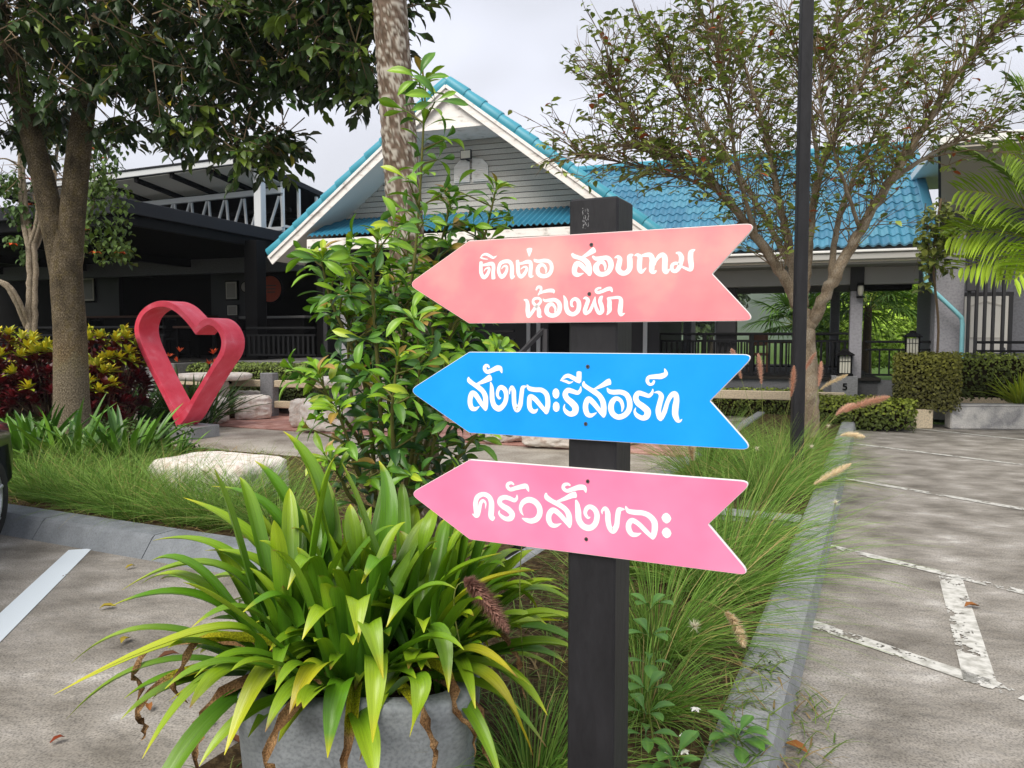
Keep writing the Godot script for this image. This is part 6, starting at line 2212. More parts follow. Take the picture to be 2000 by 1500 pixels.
# ---------------------------------------------------------------- fountain grass
func tuft_mesh(n: int, l0: float, l1: float, spread: float, lean: Vector3, flop: float) -> ArrayMesh:
	var m := MB.new()
	var g1 := lin(Color("#4f7a2c"))
	var g2 := lin(Color("#86a84c"))
	var straw := lin(Color("#b3a26a"))
	for k in n:
		var az := r(0, TAU)
		var out := Vector3(cos(az), 0, sin(az))
		var el := lerpf(1.5, 0.55, pow(rng.randf(), 0.7))
		var l := r(l0, l1)
		var d := (out * cos(el) + Vector3.UP * sin(el) + lean * 0.4).normalized()
		var base := out * spread * sqrt(rng.randf())
		var sag := r(0.15, 0.6) * flop
		var tip := base + d * l + (out * 0.45 + lean * 0.5 - Vector3.UP) * l * sag
		if tip.y < 0.02:
			tip.y = r(0.02, 0.08)
		var c := g1.lerp(g2, rng.randf()) * r(0.75, 1.2)
		if rng.randf() < 0.07:
			c = straw * r(0.7, 1.1)
		var side := d.cross(Vector3(r(-1, 1), 0.3, r(-1, 1))).normalized()
		m.blade(bez(base, base + d * l * 0.55, tip, 7), r(0.0013, 0.0026), side, [c * 0.8, c * 0.9, c, c, c * 1.05, c.lerp(straw, 0.1), c.lerp(straw, 0.25)])
	return m.mesh()


func plume(l: float, w: float, c: Color, stem: Array, n: int) -> Array:
	# a bottle-brush flower head on an arching stalk: [stalk mesh, head mesh]
	var st := MB.new()
	st.col = lin(Color("#8b9450"))
	var cv := curve(stem, 20)
	st.tube(cv, filled(20, 0.0016), 4, false)
	var hd := MB.new()
	for k in n:
		var t := rng.randf()
		var f := 20.0 - 1.0 - (1.0 - t) * l / 0.9 * 19.0
		var i := clampi(int(f), 0, 18)
		var at: Vector3 = cv[i].lerp(cv[i + 1], clampf(f - i, 0, 1))
		var ax: Vector3 = (cv[i + 1] - cv[i]).normalized()
		var az := r(0, TAU)
		var s := ax.cross(Vector3(0.2, 1, 0.3)).normalized()
		var d := (s * cos(az) + ax.cross(s) * sin(az) + ax * r(0.3, 0.8)).normalized()
		var ll := w * r(0.7, 1.3) * sin(PI * clampf(t * 0.85 + 0.12, 0, 1))
		hd.col = c * r(0.95, 1.6)
		var side := d.cross(ax).normalized() * 0.003
		var b := hd.p(at - side)
		hd.p(at + side)
		hd.p(at + d * ll)
		hd.t(b, b + 1, b + 2)
	return [st.mesh(), hd.mesh()]


func add_plume(o: Node3D, stem: Array, w: float, c: Color, n := 900) -> void:
	var p := plume(0.34, w * 1.5, c, stem, int(n * 1.5))
	var s := obj("stalk", p[0], M.grass, o)
	obj("plume", p[1], M.plume, s)


func grasses() -> void:
	var t1 := tuft_mesh(650, 0.5, 1.1, 0.12, Vector3(0.1, 0, 0.05), 0.8)
	var t2 := tuft_mesh(560, 0.45, 0.9, 0.12, Vector3(0.28, 0, 0.1), 0.9)
	var t3 := tuft_mesh(520, 0.35, 0.8, 0.15, Vector3(-0.1, 0, 0.1), 0.8)
	var t4 := tuft_mesh(420, 0.3, 0.62, 0.1, Vector3(0.1, 0, 0.3), 1.0)
	var tan_ := lin(Color("#d3b8a4"))
	var pale := lin(Color("#e3dac0"))
	var rose := lin(Color("#dcc4b4"))
	var spots := [
		[t4, S(-0.95, 2.15, 0.09), 1.0, "grass tuft at the foot of the sign post"],
		[t4, S(-0.75, 2.75, 0.09), 0.9, "short grass tuft just right of the sign post"],
		[t2, S(-0.85, 3.35, 0.09), 1.0, "grass tuft spilling over the kerb below the pink board"],
		[t1, S(-0.75, 4.2, 0.09), 1.05, "large grass tuft spilling over the kerb right of the pink board"],
		[t2, S(-1.15, 4.4, 0.09), 1.0, "grass tuft behind the lower pink board"],
		[t1, S(-0.8, 5.1, 0.09), 0.95, "grass tuft before the cross kerb"],
		[t1, S(-0.85, 6.9, 0.09), 1.0, "tall grass tuft in front of the lamp post"],
		[t2, S(-0.65, 7.5, 0.09), 1.0, "grass tuft right of the lamp post foot"],
		[t1, S(-1.45, 7.4, 0.09), 1.0, "grass tuft behind the notch of the blue board"],
		[t2, S(-0.9, 8.6, 0.09), 1.05, "grass tuft behind the lamp post"],
		[t1, S(-1.6, 9.0, 0.09), 0.9, "grass tuft farther back beside the path"],
		[t2, S(-0.75, 9.9, 0.09), 0.9, "grass tuft farthest back along the right kerb"],
	]
	var k := 0
	var holders := []
	for s in spots:
		var o := thing("fountain_grass", s[3], "grass tuft", s[1], r(-25, 25), "fountain grass along the right kerb")
		o.scale = Vector3.ONE * s[2]
		stuff(obj("blades", s[0], M.grass, o))
		holders.append(o)
		k += 1
	var left := [Vector3(-3.65, 0.08, -6.45), Vector3(-3.25, 0.08, -6.25), Vector3(-2.95, 0.08, -6.0), Vector3(-2.5, 0.08, -5.85), Vector3(-2.2, 0.08, -5.75), Vector3(-4.1, 0.08, -6.7), Vector3(-3.5, 0.08, -7.0), Vector3(-2.95, 0.08, -6.6), Vector3(-4.5, 0.08, -7.1), Vector3(-1.75, 0.08, -5.6), Vector3(-4.0, 0.08, -7.3), Vector3(-2.2, 0.08, -6.35)]
	var lab := ["front row, third from the car", "front row, fourth from the car", "front row, in front of the white stone's left end", "front row, in front of the white stone", "front row, right of the white stone's middle", "front row, second from the car", "second row, behind the strap clump's foot", "second row, left of the white stone", "front row, beside the car", "front row, last before the pot plant's leaves", "second row, left end", "second row, touching the white stone's right end"]
	for i in left.size():
		var o := thing("bed_grass", "fine grass tuft in the left bed, " + lab[i], "grass tuft", left[i], r(0, 360), "fine grass tufts behind the left kerb")
		stuff(obj("blades", t3, M.grass, o))
	# flower heads
	add_plume(holders[6], [Vector3(0, 0.1, 0), Vector3(-0.1, 0.7, 0), Vector3(-0.22, 1.1, 0), Vector3(-0.3, 1.32, 0.03)], 0.028, rose)
	add_plume(holders[6], [Vector3(0, 0.1, 0), Vector3(-0.02, 0.7, 0), Vector3(-0.04, 1.05, 0), Vector3(-0.07, 1.28, 0)], 0.024, rose)
	add_plume(holders[6], [Vector3(0.05, 0.1, 0), Vector3(0.15, 0.6, 0), Vector3(0.19, 0.95, 0.1), Vector3(0.2, 1.18, 0.12)], 0.024, tan_)
	add_plume(holders[6], [Vector3(0.05, 0.1, 0), Vector3(0.35, 0.55, 0.1), Vector3(0.65, 0.82, 0.15), Vector3(0.95, 0.93, 0.2)], 0.034, tan_, 1300)
	add_plume(holders[7], [Vector3(0.0, 0.1, 0), Vector3(0.2, 0.4, 0.1), Vector3(0.4, 0.52, 0.15), Vector3(0.6, 0.5, 0.2)], 0.026, pale)
	add_plume(holders[7], [Vector3(0.0, 0.1, 0), Vector3(0.1, 0.7, 0.1), Vector3(0.16, 1.0, 0.1), Vector3(0.18, 1.2, 0.1)], 0.024, rose)
	add_plume(holders[8], [Vector3(0.0, 0.1, 0), Vector3(-0.1, 0.6, 0.1), Vector3(-0.2, 0.95, 0.1), Vector3(-0.35, 1.15, 0.1)], 0.022, rose)
	add_plume(holders[6], [Vector3(0.0, 0.1, 0), Vector3(-0.2, 0.35, 0.2), Vector3(-0.35, 0.52, 0.25), Vector3(-0.4, 0.7, 0.25)], 0.024, pale)
	add_plume(holders[5], [Vector3(0.0, 0.1, 0), Vector3(0.3, 0.35, 0.1), Vector3(0.55, 0.5, 0.15), Vector3(0.78, 0.62, 0.2)], 0.024, pale, 1000)
	add_plume(holders[9], [Vector3(0.0, 0.1, 0), Vector3(0.05, 0.6, 0), Vector3(0.2, 1.0, 0.05), Vector3(0.3, 1.2, 0.1)], 0.024, rose)
	add_plume(holders[9], [Vector3(0.0, 0.1, 0), Vector3(0.2, 0.6, 0), Vector3(0.4, 0.85, 0.05), Vector3(0.62, 0.98, 0.1)], 0.026, pale)
	add_plume(holders[7], [Vector3(0.0, 0.1, 0), Vector3(0.2, 0.5, 0.1), Vector3(0.36, 0.72, 0.12), Vector3(0.55, 0.8, 0.12)], 0.026, tan_)
	add_plume(holders[10], [Vector3(0.0, 0.1, 0), Vector3(0.0, 0.7, 0), Vector3(0.08, 1.1, 0.05), Vector3(0.1, 1.3, 0.1)], 0.024, rose)
	add_plume(holders[8], [Vector3(0.0, 0.1, 0), Vector3(0.05, 0.6, 0.1), Vector3(0.12, 1.0, 0.1), Vector3(0.2, 1.25, 0.1)], 0.022, pale)
	add_plume(holders[3], [Vector3(0.0, 0.1, 0), Vector3(-0.1, 0.5, 0.05), Vector3(-0.14, 0.75, 0.1), Vector3(-0.15, 0.88, 0.12)], 0.024, pale)
	add_plume(holders[2], [Vector3(0.0, 0.1, 0), Vector3(0.15, 0.3, 0.15), Vector3(0.3, 0.3, 0.3), Vector3(0.36, 0.2, 0.36)], 0.022, pale)
	# the big drooping heads between pot and post
	add_plume(holders[0], [Vector3(-0.1, 0.1, 0.1), Vector3(-0.16, 0.6, 0.22), Vector3(-0.1, 0.72, 0.26), Vector3(0.03, 0.6, 0.28)], 0.026, lin(Color("#a5877c")), 1800)
	add_plume(holders[0], [Vector3(0.0, 0.1, 0.0), Vector3(-0.02, 0.6, 0.05), Vector3(0.0, 0.9, 0.05), Vector3(0.03, 0.98, 0.05)], 0.02, tan_)
	# feathery white seed heads
	var heads := [[S(-0.45, 6.6, 0.62), "white seed head just right of the lamp post foot"], [S(-0.35, 7.0, 0.75), "topmost white seed head, right of the lamp post"], [S(-0.2, 5.0, 0.5), "white seed head hanging over the car park past the kerb"], [S(-0.6, 2.9, 0.4), "white seed head low over the kerb below the pink board"], [S(-0.9, 6.8, 0.55), "white seed head left of the lamp post foot"]]
	for hq in heads:
		var q: Vector3 = hq[0]
		var o := thing("seed_head", hq[1], "seed head", q, 0, "white feathery seed heads in the fountain grass")
		var m := MB.new()
		for f in 90:
			var d := Vector3(r(-1, 1), r(-0.3, 1), r(-1, 1)).normalized()
			var s := d.cross(Vector3.UP).normalized() * 0.0012
			m.col = lin(Color("#ddd6bf"))
			var b := m.p(-s)
			m.p(s)
			m.p(d * r(0.02, 0.045))
			m.t(b, b + 1, b + 2)
		obj("bristles", m.mesh(), M.dry, o)
		var st := MB.new()
		st.col = lin(Color("#8b9450"))
		st.tube([Vector3(0, 0, 0), Vector3(-0.04, -q.y * 0.6, -0.02), Vector3(-0.08, -q.y + 0.08, -0.04)], [0.0015, 0.0018, 0.002], 4, false)
		obj("stalk", st.mesh(), M.grass, o)
	weeds()


func weeds() -> void:
	# broad-leaved weeds and white flowers at the foot of the post, creeping grass on the kerb
	var g := shrub_leaf(1.0, 0.2, 0.5, lin(Color("#3f6b28")), lin(Color("#5f8f3c")))
	var seedling := [[Vector3(0.5, 0.1, -2.75), 0.42, "upright broad-leaved seedling right of the post"], [Vector3(0.42, 0.1, -2.35), 0.3, "broad-leaved seedling touching the post"], [Vector3(0.5, 0.09, -2.3), 0.12, "small leafy weed by the white flowers"], [Vector3(0.75, 0.1, -2.5), 0.08, "leafy weed on the kerb edge"]]
	for s in seedling:
		var o := thing("weed", s[2], "weed", s[0], 0, "broad-leaved weeds round the post")
		var st := MB.new()
		st.col = lin(Color("#6d7a3a"))
		st.tube([Vector3.ZERO, Vector3(0.02, s[1] * 0.5, 0.01), Vector3(0.0, s[1], 0.02)], [0.004, 0.003, 0.002], 5, false)
		obj("stem", st.mesh(), M.grass, o)
		for k in 12:
			var a := k * 1.65 + (k / 4) * 0.8
			var up := 0.1 + 0.35 * (k / 4)
			var d := Vector3(cos(a), up * 0.7, sin(a)).normalized()
			var x := d.cross(Vector3.UP).normalized()
			var lf := obj("leaf", g, M.leaf, o)
			lf.transform = Transform3D(Basis(x, x.cross(d), -d) * r(0.08, 0.13), Vector3(0, s[1] * (0.5 + 0.25 * (k / 4)), 0.01 * (k / 4)))
	var fl := [Vector3(0.47, 0.2, -2.32), Vector3(0.53, 0.22, -2.3), Vector3(0.555, 0.17, -2.27), Vector3(0.545, 0.24, -2.36), Vector3(0.56, 0.06, -2.2), Vector3(0.6, 0.28, -2.45)]
	for k in fl.size():
		var o := thing("white_flower", ["leftmost small white flower beside the post", "white flower in the middle of the little group by the post", "white flower at the right of the little group by the post", "upper white flower of the little group by the post", "lowest white flower, near the bottom edge", "highest white flower, apart on a longer stalk"][k], "flower", fl[k], 0, "white flowers at the foot of the post")
		for q in 5:
			var a := TAU * q / 5.0 + k
			var m := MB.new()
			m.leaf([Vector3.ZERO, Vector3(cos(a) * 0.008, 0.01, sin(a) * 0.008), Vector3(cos(a) * 0.018, 0.006, sin(a) * 0.018)], [0.002, 0.007, 0.002], Vector3.UP, 0.3, [Color.WHITE, Color.WHITE, Color.WHITE])
			obj("petal", m.mesh(true), M.petal, o)
		var st := MB.new()
		st.tube([Vector3.ZERO, Vector3(-0.01, -0.1, 0), Vector3(-0.02, -fl[k].y + 0.09, 0)], [0.0015, 0.0015, 0.0015], 4, false)
		obj("stalk", st.mesh(), M.stem, o)
	# ground cover of small blades over the bed soil and kerb
	var tiny := MB.new()
	for k in 3000:
		var p := S(r(-1.9, -0.42), r(1.6, 6.0), 0.09)
		if rng.randf() < 0.16:
			p = S(r(-0.5, -0.1), r(1.8, 3.4), 0.0)
			p.y = 0.142 if p.x * cos(deg_to_rad(SITE)) + p.z * sin(deg_to_rad(SITE)) < -0.3 else 0.01
		var az := r(0, TAU)
		var l := r(0.06, 0.2)
		var d := Vector3(cos(az), r(0.15, 1.0), sin(az)).normalized()
		var c := lin(Color("#3c5a22")).lerp(lin(Color("#7c8f45")), rng.randf())
		if rng.randf() < 0.25:
			c = lin(Color("#8d7a52")) * r(0.6, 1.1)
		var side := d.cross(Vector3.UP).normalized()
		tiny.blade(bez(p, p + d * l * 0.6, p + d * l + Vector3.DOWN * l * 0.3, 4), r(0.0015, 0.0045), side, [c, c, c, c])
	var gc := obj("ground_cover", tiny.mesh(), M.grass)
	stuff(gc)
	gc.set_meta("label", "creeping grass and straw over the bed soil and kerb")
	var tiny2 := MB.new()
	for k in 6500:
		var p := S(r(-14, -2.3), r(4.0, 7.1), 0.08)
		var az := r(0, TAU)
		var l := r(0.08, 0.3)
		var d := Vector3(cos(az), r(0.5, 1.6), sin(az)).normalized()
		var c := lin(Color("#4a6428")).lerp(lin(Color("#8c9a4c")), rng.randf())
		if rng.randf() < 0.3:
			c = lin(Color("#a08c5c")) * r(0.6, 1.1)
		var side := d.cross(Vector3(r(-1, 1), 0.4, r(-1, 1))).normalized()
		tiny2.blade(bez(p, p + d * l * 0.6, p + d * l + Vector3.DOWN * l * 0.3, 4), r(0.002, 0.004), side, [c, c, c, c])
	var g2 := obj("bed_undergrowth", tiny2.mesh(), M.grass)
	stuff(g2)
	g2.set_meta("label", "short grass and straw over the soil of the left bed")


# ---------------------------------------------------------------- lamp post, lanterns, car
func lamp_post() -> void:
	var o := thing("lamp_post", "tall square black lamp post standing in the fountain grass", "lamp post", Vector3(2.83, 0.0, -7.6), -8.0)
	put_box("pole", Vector3(0, 2.6, 0), Vector3(0.115, 5.2, 0.115), M.post, o, 0.012)
	put_box("foot_plate", Vector3(0, 0.105, 0), Vector3(0.28, 0.02, 0.28), M.charcoal, o, 0.004)
	put_box("arm", Vector3(0.4, 5.15, 0), Vector3(0.9, 0.08, 0.08), M.charcoal, o, 0.01)
	put_box("lamp_head", Vector3(0.85, 5.1, 0), Vector3(0.36, 0.07, 0.2), M.charcoal, o, 0.015)


func lantern(label: String, where: Vector3, turn: float, s: float) -> void:
	var o := thing("garden_lantern", label, "lantern", where, turn, "black garden lanterns")
	o.scale = Vector3.ONE * s
	put_box("base", Vector3(0, 0.02, 0), Vector3(0.26, 0.04, 0.26), M.black, o, 0.006)
	for q in [Vector2(-1, -1), Vector2(1, -1), Vector2(-1, 1), Vector2(1, 1)]:
		put_box("corner_post", Vector3(q.x * 0.1, 0.19, q.y * 0.1), Vector3(0.025, 0.32, 0.025), M.black, o)
	for q in 4:
		var a := q * PI / 2
		var g := put_box("pane", Vector3(sin(a) * 0.094, 0.19, cos(a) * 0.094), Vector3(0.17, 0.28, 0.006), M.lamp_glass, o)
		g.rotation.y = 0.0
		if q % 2:
			g.mesh = null
			var b := MB.new()
			b.at(Vector3(sin(a) * 0.094, 0.19, 0), Vector3(0.006, 0.28, 0.17))
			g.mesh = b.mesh()
		for l in 3:
			var off := (l - 1) * 0.045
			put_box("bar", Vector3(sin(a) * 0.1 + cos(a) * off, 0.19, cos(a) * 0.1 + sin(a) * off), Vector3(0.009, 0.28, 0.009), M.black, g)
		put_box("bar", Vector3(sin(a) * 0.1, 0.25, cos(a) * 0.1), Vector3(0.17 if q % 2 == 0 else 0.009, 0.009, 0.009 if q % 2 == 0 else 0.17), M.black, g)
	var m := MB.new()
	var e := [Vector2(0.17, 0.35), Vector2(0.165, 0.37), Vector2(0.06, 0.43), Vector2(0.05, 0.46), Vector2(0.0, 0.47)]
	m.lathe(e, 4)
	m.quad(Vector3(0.17, 0.35, 0), Vector3(0, 0.35, 0.17), Vector3(-0.17, 0.35, 0), Vector3(0, 0.35, -0.17))
	var rf := obj("roof", m.mesh(), M.black, o)
	rf.rotation.y = PI / 4
	rf.scale = Vector3(1.25, 1, 1.25)


func lanterns() -> void:
	lantern("black lantern on top of the block hedge", Vector3(6.75, 1.16, -13.0), -SITE, 1.0)
	var p := HW(7.35, 0.72, 3.58)
	lantern("black lantern on the numbered pillar before the veranda column", p, -HOUSE, 1.2)
	var q := HW(-5.9, 1.02, -2.2)
	lantern("black lantern standing behind the heart by the restaurant", Vector3(-5.55, 0.62, -14.6), -HOUSE, 1.2)


func wheel(car_node: Node3D, c: Vector3, s: float) -> void:
	var m := MB.new()
	var n := 40
	var prof := [Vector2(0.215, -0.1), Vector2(0.30, -0.105), Vector2(0.325, -0.085), Vector2(0.33, 0.0), Vector2(0.325, 0.085), Vector2(0.30, 0.105), Vector2(0.215, 0.1)]
	for p in prof:
		for j in n:
			var a := TAU * j / n
			m.p(Vector3(p.y, cos(a) * p.x, sin(a) * p.x))
	for k in prof.size() - 1:
		for j in n:
			var a := k * n + j
			var b := k * n + (j + 1) % n
			m.q(a, b, b + n, a + n)
	var w := Node3D.new()
	w.name = "wheel"
	car_node.add_child(w, true)
	w.position = c
	obj("tyre", m.mesh(true), M.tyre, w)
	var rm := MB.new()
	rm.tube([Vector3(-0.06 * s, 0, 0), Vector3(0.05 * s, 0, 0)], [0.07, 0.06], 20)
	for k in 5:
		var a := TAU * k / 5.0
		rm.bar(Vector3(0.06 * s, 0, 0), Vector3(0.085 * s, cos(a) * 0.215, sin(a) * 0.215), 0.055, 0.03, 0.008)
	var ring := []
	for k in 41:
		var a := TAU * k / 40.0
		ring.append(Vector3(0.085 * s, cos(a) * 0.212, sin(a) * 0.212))
	rm.tube(ring, filled(41, 0.014), 8, false)
	obj("rim", rm.mesh(), M.rim, w)
	var disc := MB.new()
	disc.tube([Vector3(-0.03, 0, 0), Vector3(0.03, 0, 0)], [0.2, 0.2], 28)
	obj("brake", disc.mesh(), M.charcoal, w)


func car() -> void:
	# local -z points to the kerb; the body is lofted from cross sections along z
	var o := thing("parked_car", "dark parked car cut by the left edge, wheel at the kerb", "car", Vector3(-4.6, 0, -5.30), 15.0)
	var prof := [[-0.66, 0.34, 0.72, 0.72, 0.70], [-0.62, 0.26, 0.80, 0.80, 0.78], [-0.45, 0.30, 0.88, 0.86, 0.84], [-0.34, 0.64, 0.90, 0.88, 0.84], [0.34, 0.64, 0.93, 0.88, 0.84], [0.45, 0.24, 0.94, 0.87, 0.9], [0.7, 0.19, 0.95, 0.86, 0.92], [1.3, 0.19, 0.98, 0.86, 0.93], [2.4, 0.19, 0.98, 0.86, 0.93], [3.1, 0.2, 0.96, 0.85, 0.92], [3.42, 0.24, 0.9, 0.8, 0.86], [3.5, 0.34, 0.8, 0.74, 0.78]]
	var m := MB.new()
	var ring := 20
	for p in prof:
		for j in ring:
			var a := TAU * j / ring
			var cx: float = signf(cos(a)) * pow(absf(cos(a)), 0.35) * p[3]
			var cy: float = lerpf(p[1], p[2], 0.5 + 0.5 * signf(sin(a)) * pow(absf(sin(a)), 0.45))
			m.p(Vector3(cx, cy, p[0]))
	for k in prof.size() - 1:
		for j in ring:
			var a := k * ring + j
			var b := k * ring + (j + 1) % ring
			m.q(a, a + ring, b + ring, b)
	var f0 := m.p(Vector3(0, 0.45, prof[0][0]))
	var f1 := m.p(Vector3(0, 0.55, 3.5))
	for j in ring:
		m.t(f0, j, (j + 1) % ring)
		m.t(f1, (prof.size() - 1) * ring + (j + 1) % ring, (prof.size() - 1) * ring + j)
	obj("body", m.mesh(true), M.carpaint, o)
	var g := MB.new()
	var cab := [[0.55, 0.93, 0.97, 0.78], [1.15, 0.93, 1.40, 0.66], [1.6, 0.93, 1.46, 0.64], [2.4, 0.93, 1.45, 0.64], [3.0, 0.93, 1.36, 0.64], [3.3, 0.93, 0.99, 0.72]]
	for p in cab:
		g.p(Vector3(-0.8, p[1], p[0]))
		g.p(Vector3(-p[3], p[2], p[0]))
		g.p(Vector3(p[3], p[2], p[0]))
		g.p(Vector3(0.8, p[1], p[0]))
	for k in cab.size() - 1:
		for j in 3:
			var a := k * 4 + j
			g.q(a, a + 4, a + 5, a + 1)
	obj("cabin_glass", g.mesh(), M.carglass, o)
	put_box("roof", Vector3(0, 1.46, 2.0), Vector3(1.26, 0.03, 1.4), M.carpaint, o, 0.012)
	for s in [-1.0, 1.0]:
		wheel(o, Vector3(0.76 * s, 0.33, 0.0), s)
		wheel(o, Vector3(0.76 * s, 0.33, 2.6), s)
		put_box("headlight", Vector3(0.55 * s, 0.66, -0.575), Vector3(0.3, 0.1, 0.06), M.lamp_glass, o, 0.02)
		put_box("mirror", Vector3(0.96 * s, 1.0, 0.85), Vector3(0.2, 0.13, 0.12), M.carpaint, o, 0.03)
	put_box("number_plate", Vector3(0, 0.42, -0.63), Vector3(0.4, 0.11, 0.012), M.white, o, 0.004)


# ---------------------------------------------------------------- the sign
var boards := {}
var letter_step := 0


func arrow_outline(grow: float) -> PackedVector2Array:
	# half height 0.1075; tip at the left, swallow tail at the right, rounded corners
	var raw := [Vector2(-0.5275, 0.0), Vector2(-0.338, -0.1075), Vector2(0.388, -0.1075), Vector2(0.2895, 0.0), Vector2(0.388, 0.1075), Vector2(-0.338, 0.1075)]
	var rad := [0.016, 0.012, 0.013, 0.002, 0.013, 0.012]
	var o := PackedVector2Array()
	var n := raw.size()
	for k in n:
		var p: Vector2 = raw[k]
		var a: Vector2 = (raw[(k - 1 + n) % n] - p).normalized()
		var b: Vector2 = (raw[(k + 1) % n] - p).normalized()
		var half := a.angle_to(b) * 0.5
		var cut: float = rad[k] / maxf(absf(tan(half)), 0.2)
		var p0 := p + a * cut
		var p1 := p + b * cut
		for s in 7:
			var t := s / 6.0
			o.append(p0 * (1 - t) * (1 - t) + p * (2 * t * (1 - t)) + p1 * t * t)
	if grow != 0.0:
		return Geometry2D.offset_polygon(o, grow, Geometry2D.JOIN_ROUND)[0]
	return o


func plate(pts: PackedVector2Array, z0: float, z1: float) -> ArrayMesh:
	var m := MB.new()
	var tri := Geometry2D.triangulate_polygon(pts)
	var n := pts.size()
	for z in [z1, z0]:
		for q in pts:
			m.p(Vector3(q.x, q.y, z))
	for k in range(0, tri.size(), 3):
		var ccw := (pts[tri[k + 1]] - pts[tri[k]]).cross(pts[tri[k + 2]] - pts[tri[k]]) > 0
		var b := tri[k + 1] if ccw else tri[k + 2]
		var d := tri[k + 2] if ccw else tri[k + 1]
		m.t(tri[k], b, d)
		m.t(n + tri[k], n + d, n + b)
	var area := 0.0
	for k in n:
		area += pts[k].cross(pts[(k + 1) % n])
	for k in n:
		var j := (k + 1) % n
		if area > 0:
			m.quad(Vector3(pts[k].x, pts[k].y, z0), Vector3(pts[j].x, pts[j].y, z0), Vector3(pts[j].x, pts[j].y, z1), Vector3(pts[k].x, pts[k].y, z1))
		else:
			m.quad(Vector3(pts[j].x, pts[j].y, z0), Vector3(pts[k].x, pts[k].y, z0), Vector3(pts[k].x, pts[k].y, z1), Vector3(pts[j].x, pts[j].y, z1))
	return m.mesh()


func letter(board: int, strokes: Array) -> void:
	# each stroke lists x, y, width in millimetres from the board's centre
	var m := MB.new()
	for s in strokes:
		var pts := []
		var ws := []
		for k in range(0, s.size(), 3):
			pts.append(Vector3(s[k], s[k + 1], 0) * 0.001)
			ws.append(float(s[k + 2]) * 0.0005)
		var n := (pts.size() - 1) * 6 + 1
		var c := curve(pts, n)
		letter_step += 1
		var z := 0.0116 + 0.00006 * (letter_step % 4)
		var first := m.v.size()
		for k in n:
			var f := float(k) / 6.0
			var i := mini(int(f), ws.size() - 2)
			var w := lerpf(ws[i], ws[i + 1], f - i)
			var d: Vector3 = (c[mini(k + 1, n - 1)] - c[maxi(k - 1, 0)]).normalized()
			var nn := Vector3(-d.y, d.x, 0)
			m.p(c[k] + nn * w + Vector3(0, 0, z))
			m.p(c[k] - nn * w + Vector3(0, 0, z))
		for k in n - 1:
			var a := first + k * 2
			m.q(a + 1, a + 3, a + 2, a)
		# rounded ends
		for e in 2:
			var k := 0 if e == 0 else n - 1
			var w: float = ws[0] if e == 0 else ws[ws.size() - 1]
			var d: Vector3 = (c[0] - c[1]).normalized() if e == 0 else (c[n - 1] - c[n - 2]).normalized()
			var nn := Vector3(-d.y, d.x, 0)
			var hub := m.p(c[k] + Vector3(0, 0, z))
			for q in 7:
				var a := PI * q / 6.0
				m.p(c[k] + (-nn * cos(a) + d * sin(a) * 0.45) * w + Vector3(0, 0, z))
			for q in 6:
				m.t(hub, hub + 1 + q, hub + 2 + q)
	obj("letter", m.mesh(), M.letter, boards[board])


func signpost() -> void:
	var o := thing("direction_sign", "square black post with three arrow boards lettered in white, pointing left", "sign", Vector3(0.2244, 0, -1.9482), -25.6)
	var post := put_box("post", Vector3(0, 0.935, 0), Vector3(0.125, 1.81, 0.125), M.post, o, 0.005)
	# scuffed paint near the top of the front face
	var sc0 := MB.new()
	for k in 40:
		var q := Vector3(r(-0.03, -0.012), r(1.765, 1.815), 0.0627)
		var hh := r(0.001, 0.006)
		sc0.quad(q, q + Vector3(r(0.0006, 0.0018), 0, 0), q + Vector3(r(0.0006, 0.0018), hh, 0), q + Vector3(0, hh, 0))
	obj("scuff", sc0.mesh(), M.plinth_light, post)
	var ys := {1: 1.6453, 2: 1.3561, 3: 1.0701}
	var names := {1: "salmon pink board with two lines of lettering", 2: "bright blue board", 3: "rose pink board"}
	var out := arrow_outline(0.0)
	var face := arrow_outline(-0.0014)
	for k in [1, 2, 3]:
		var b := obj("board", plate(out, 0.0, 0.0100), M.board_edge, o)
		b.position = Vector3(0, ys[k], 0.0635)
		b.set_meta("label", names[k])
		var f := obj("board_face", plate(face, 0.0095, 0.0112), M["board%d" % k], b)
		boards[k] = b
	write_letters()
	# screws
	var sc := {1: [Vector2(0.0, 0.0799), Vector2(-0.0046, -0.0384)], 2: [Vector2(-0.0074, 0.0738), Vector2(-0.0119, -0.0674)], 3: [Vector2(-0.0057, 0.0766), Vector2(-0.0088, -0.0686)]}
	for k in [1, 2, 3]:
		for q in sc[k]:
			var b: Node3D = boards[k]
			var m := MB.new()
			m.tube([Vector3(q.x, q.y, 0.011), Vector3(q.x, q.y, 0.0128)], [0.0052, 0.0046], 16)
			obj("screw", m.mesh(), M.screw, b)
			var h := MB.new()
			h.at(Vector3(q.x, q.y, 0.0129), Vector3(0.005, 0.0013, 0.0006))
			h.at(Vector3(q.x, q.y, 0.01295), Vector3(0.0013, 0.005, 0.0006))
			obj("screw_slot", h.mesh(), M.dark_hole, b)


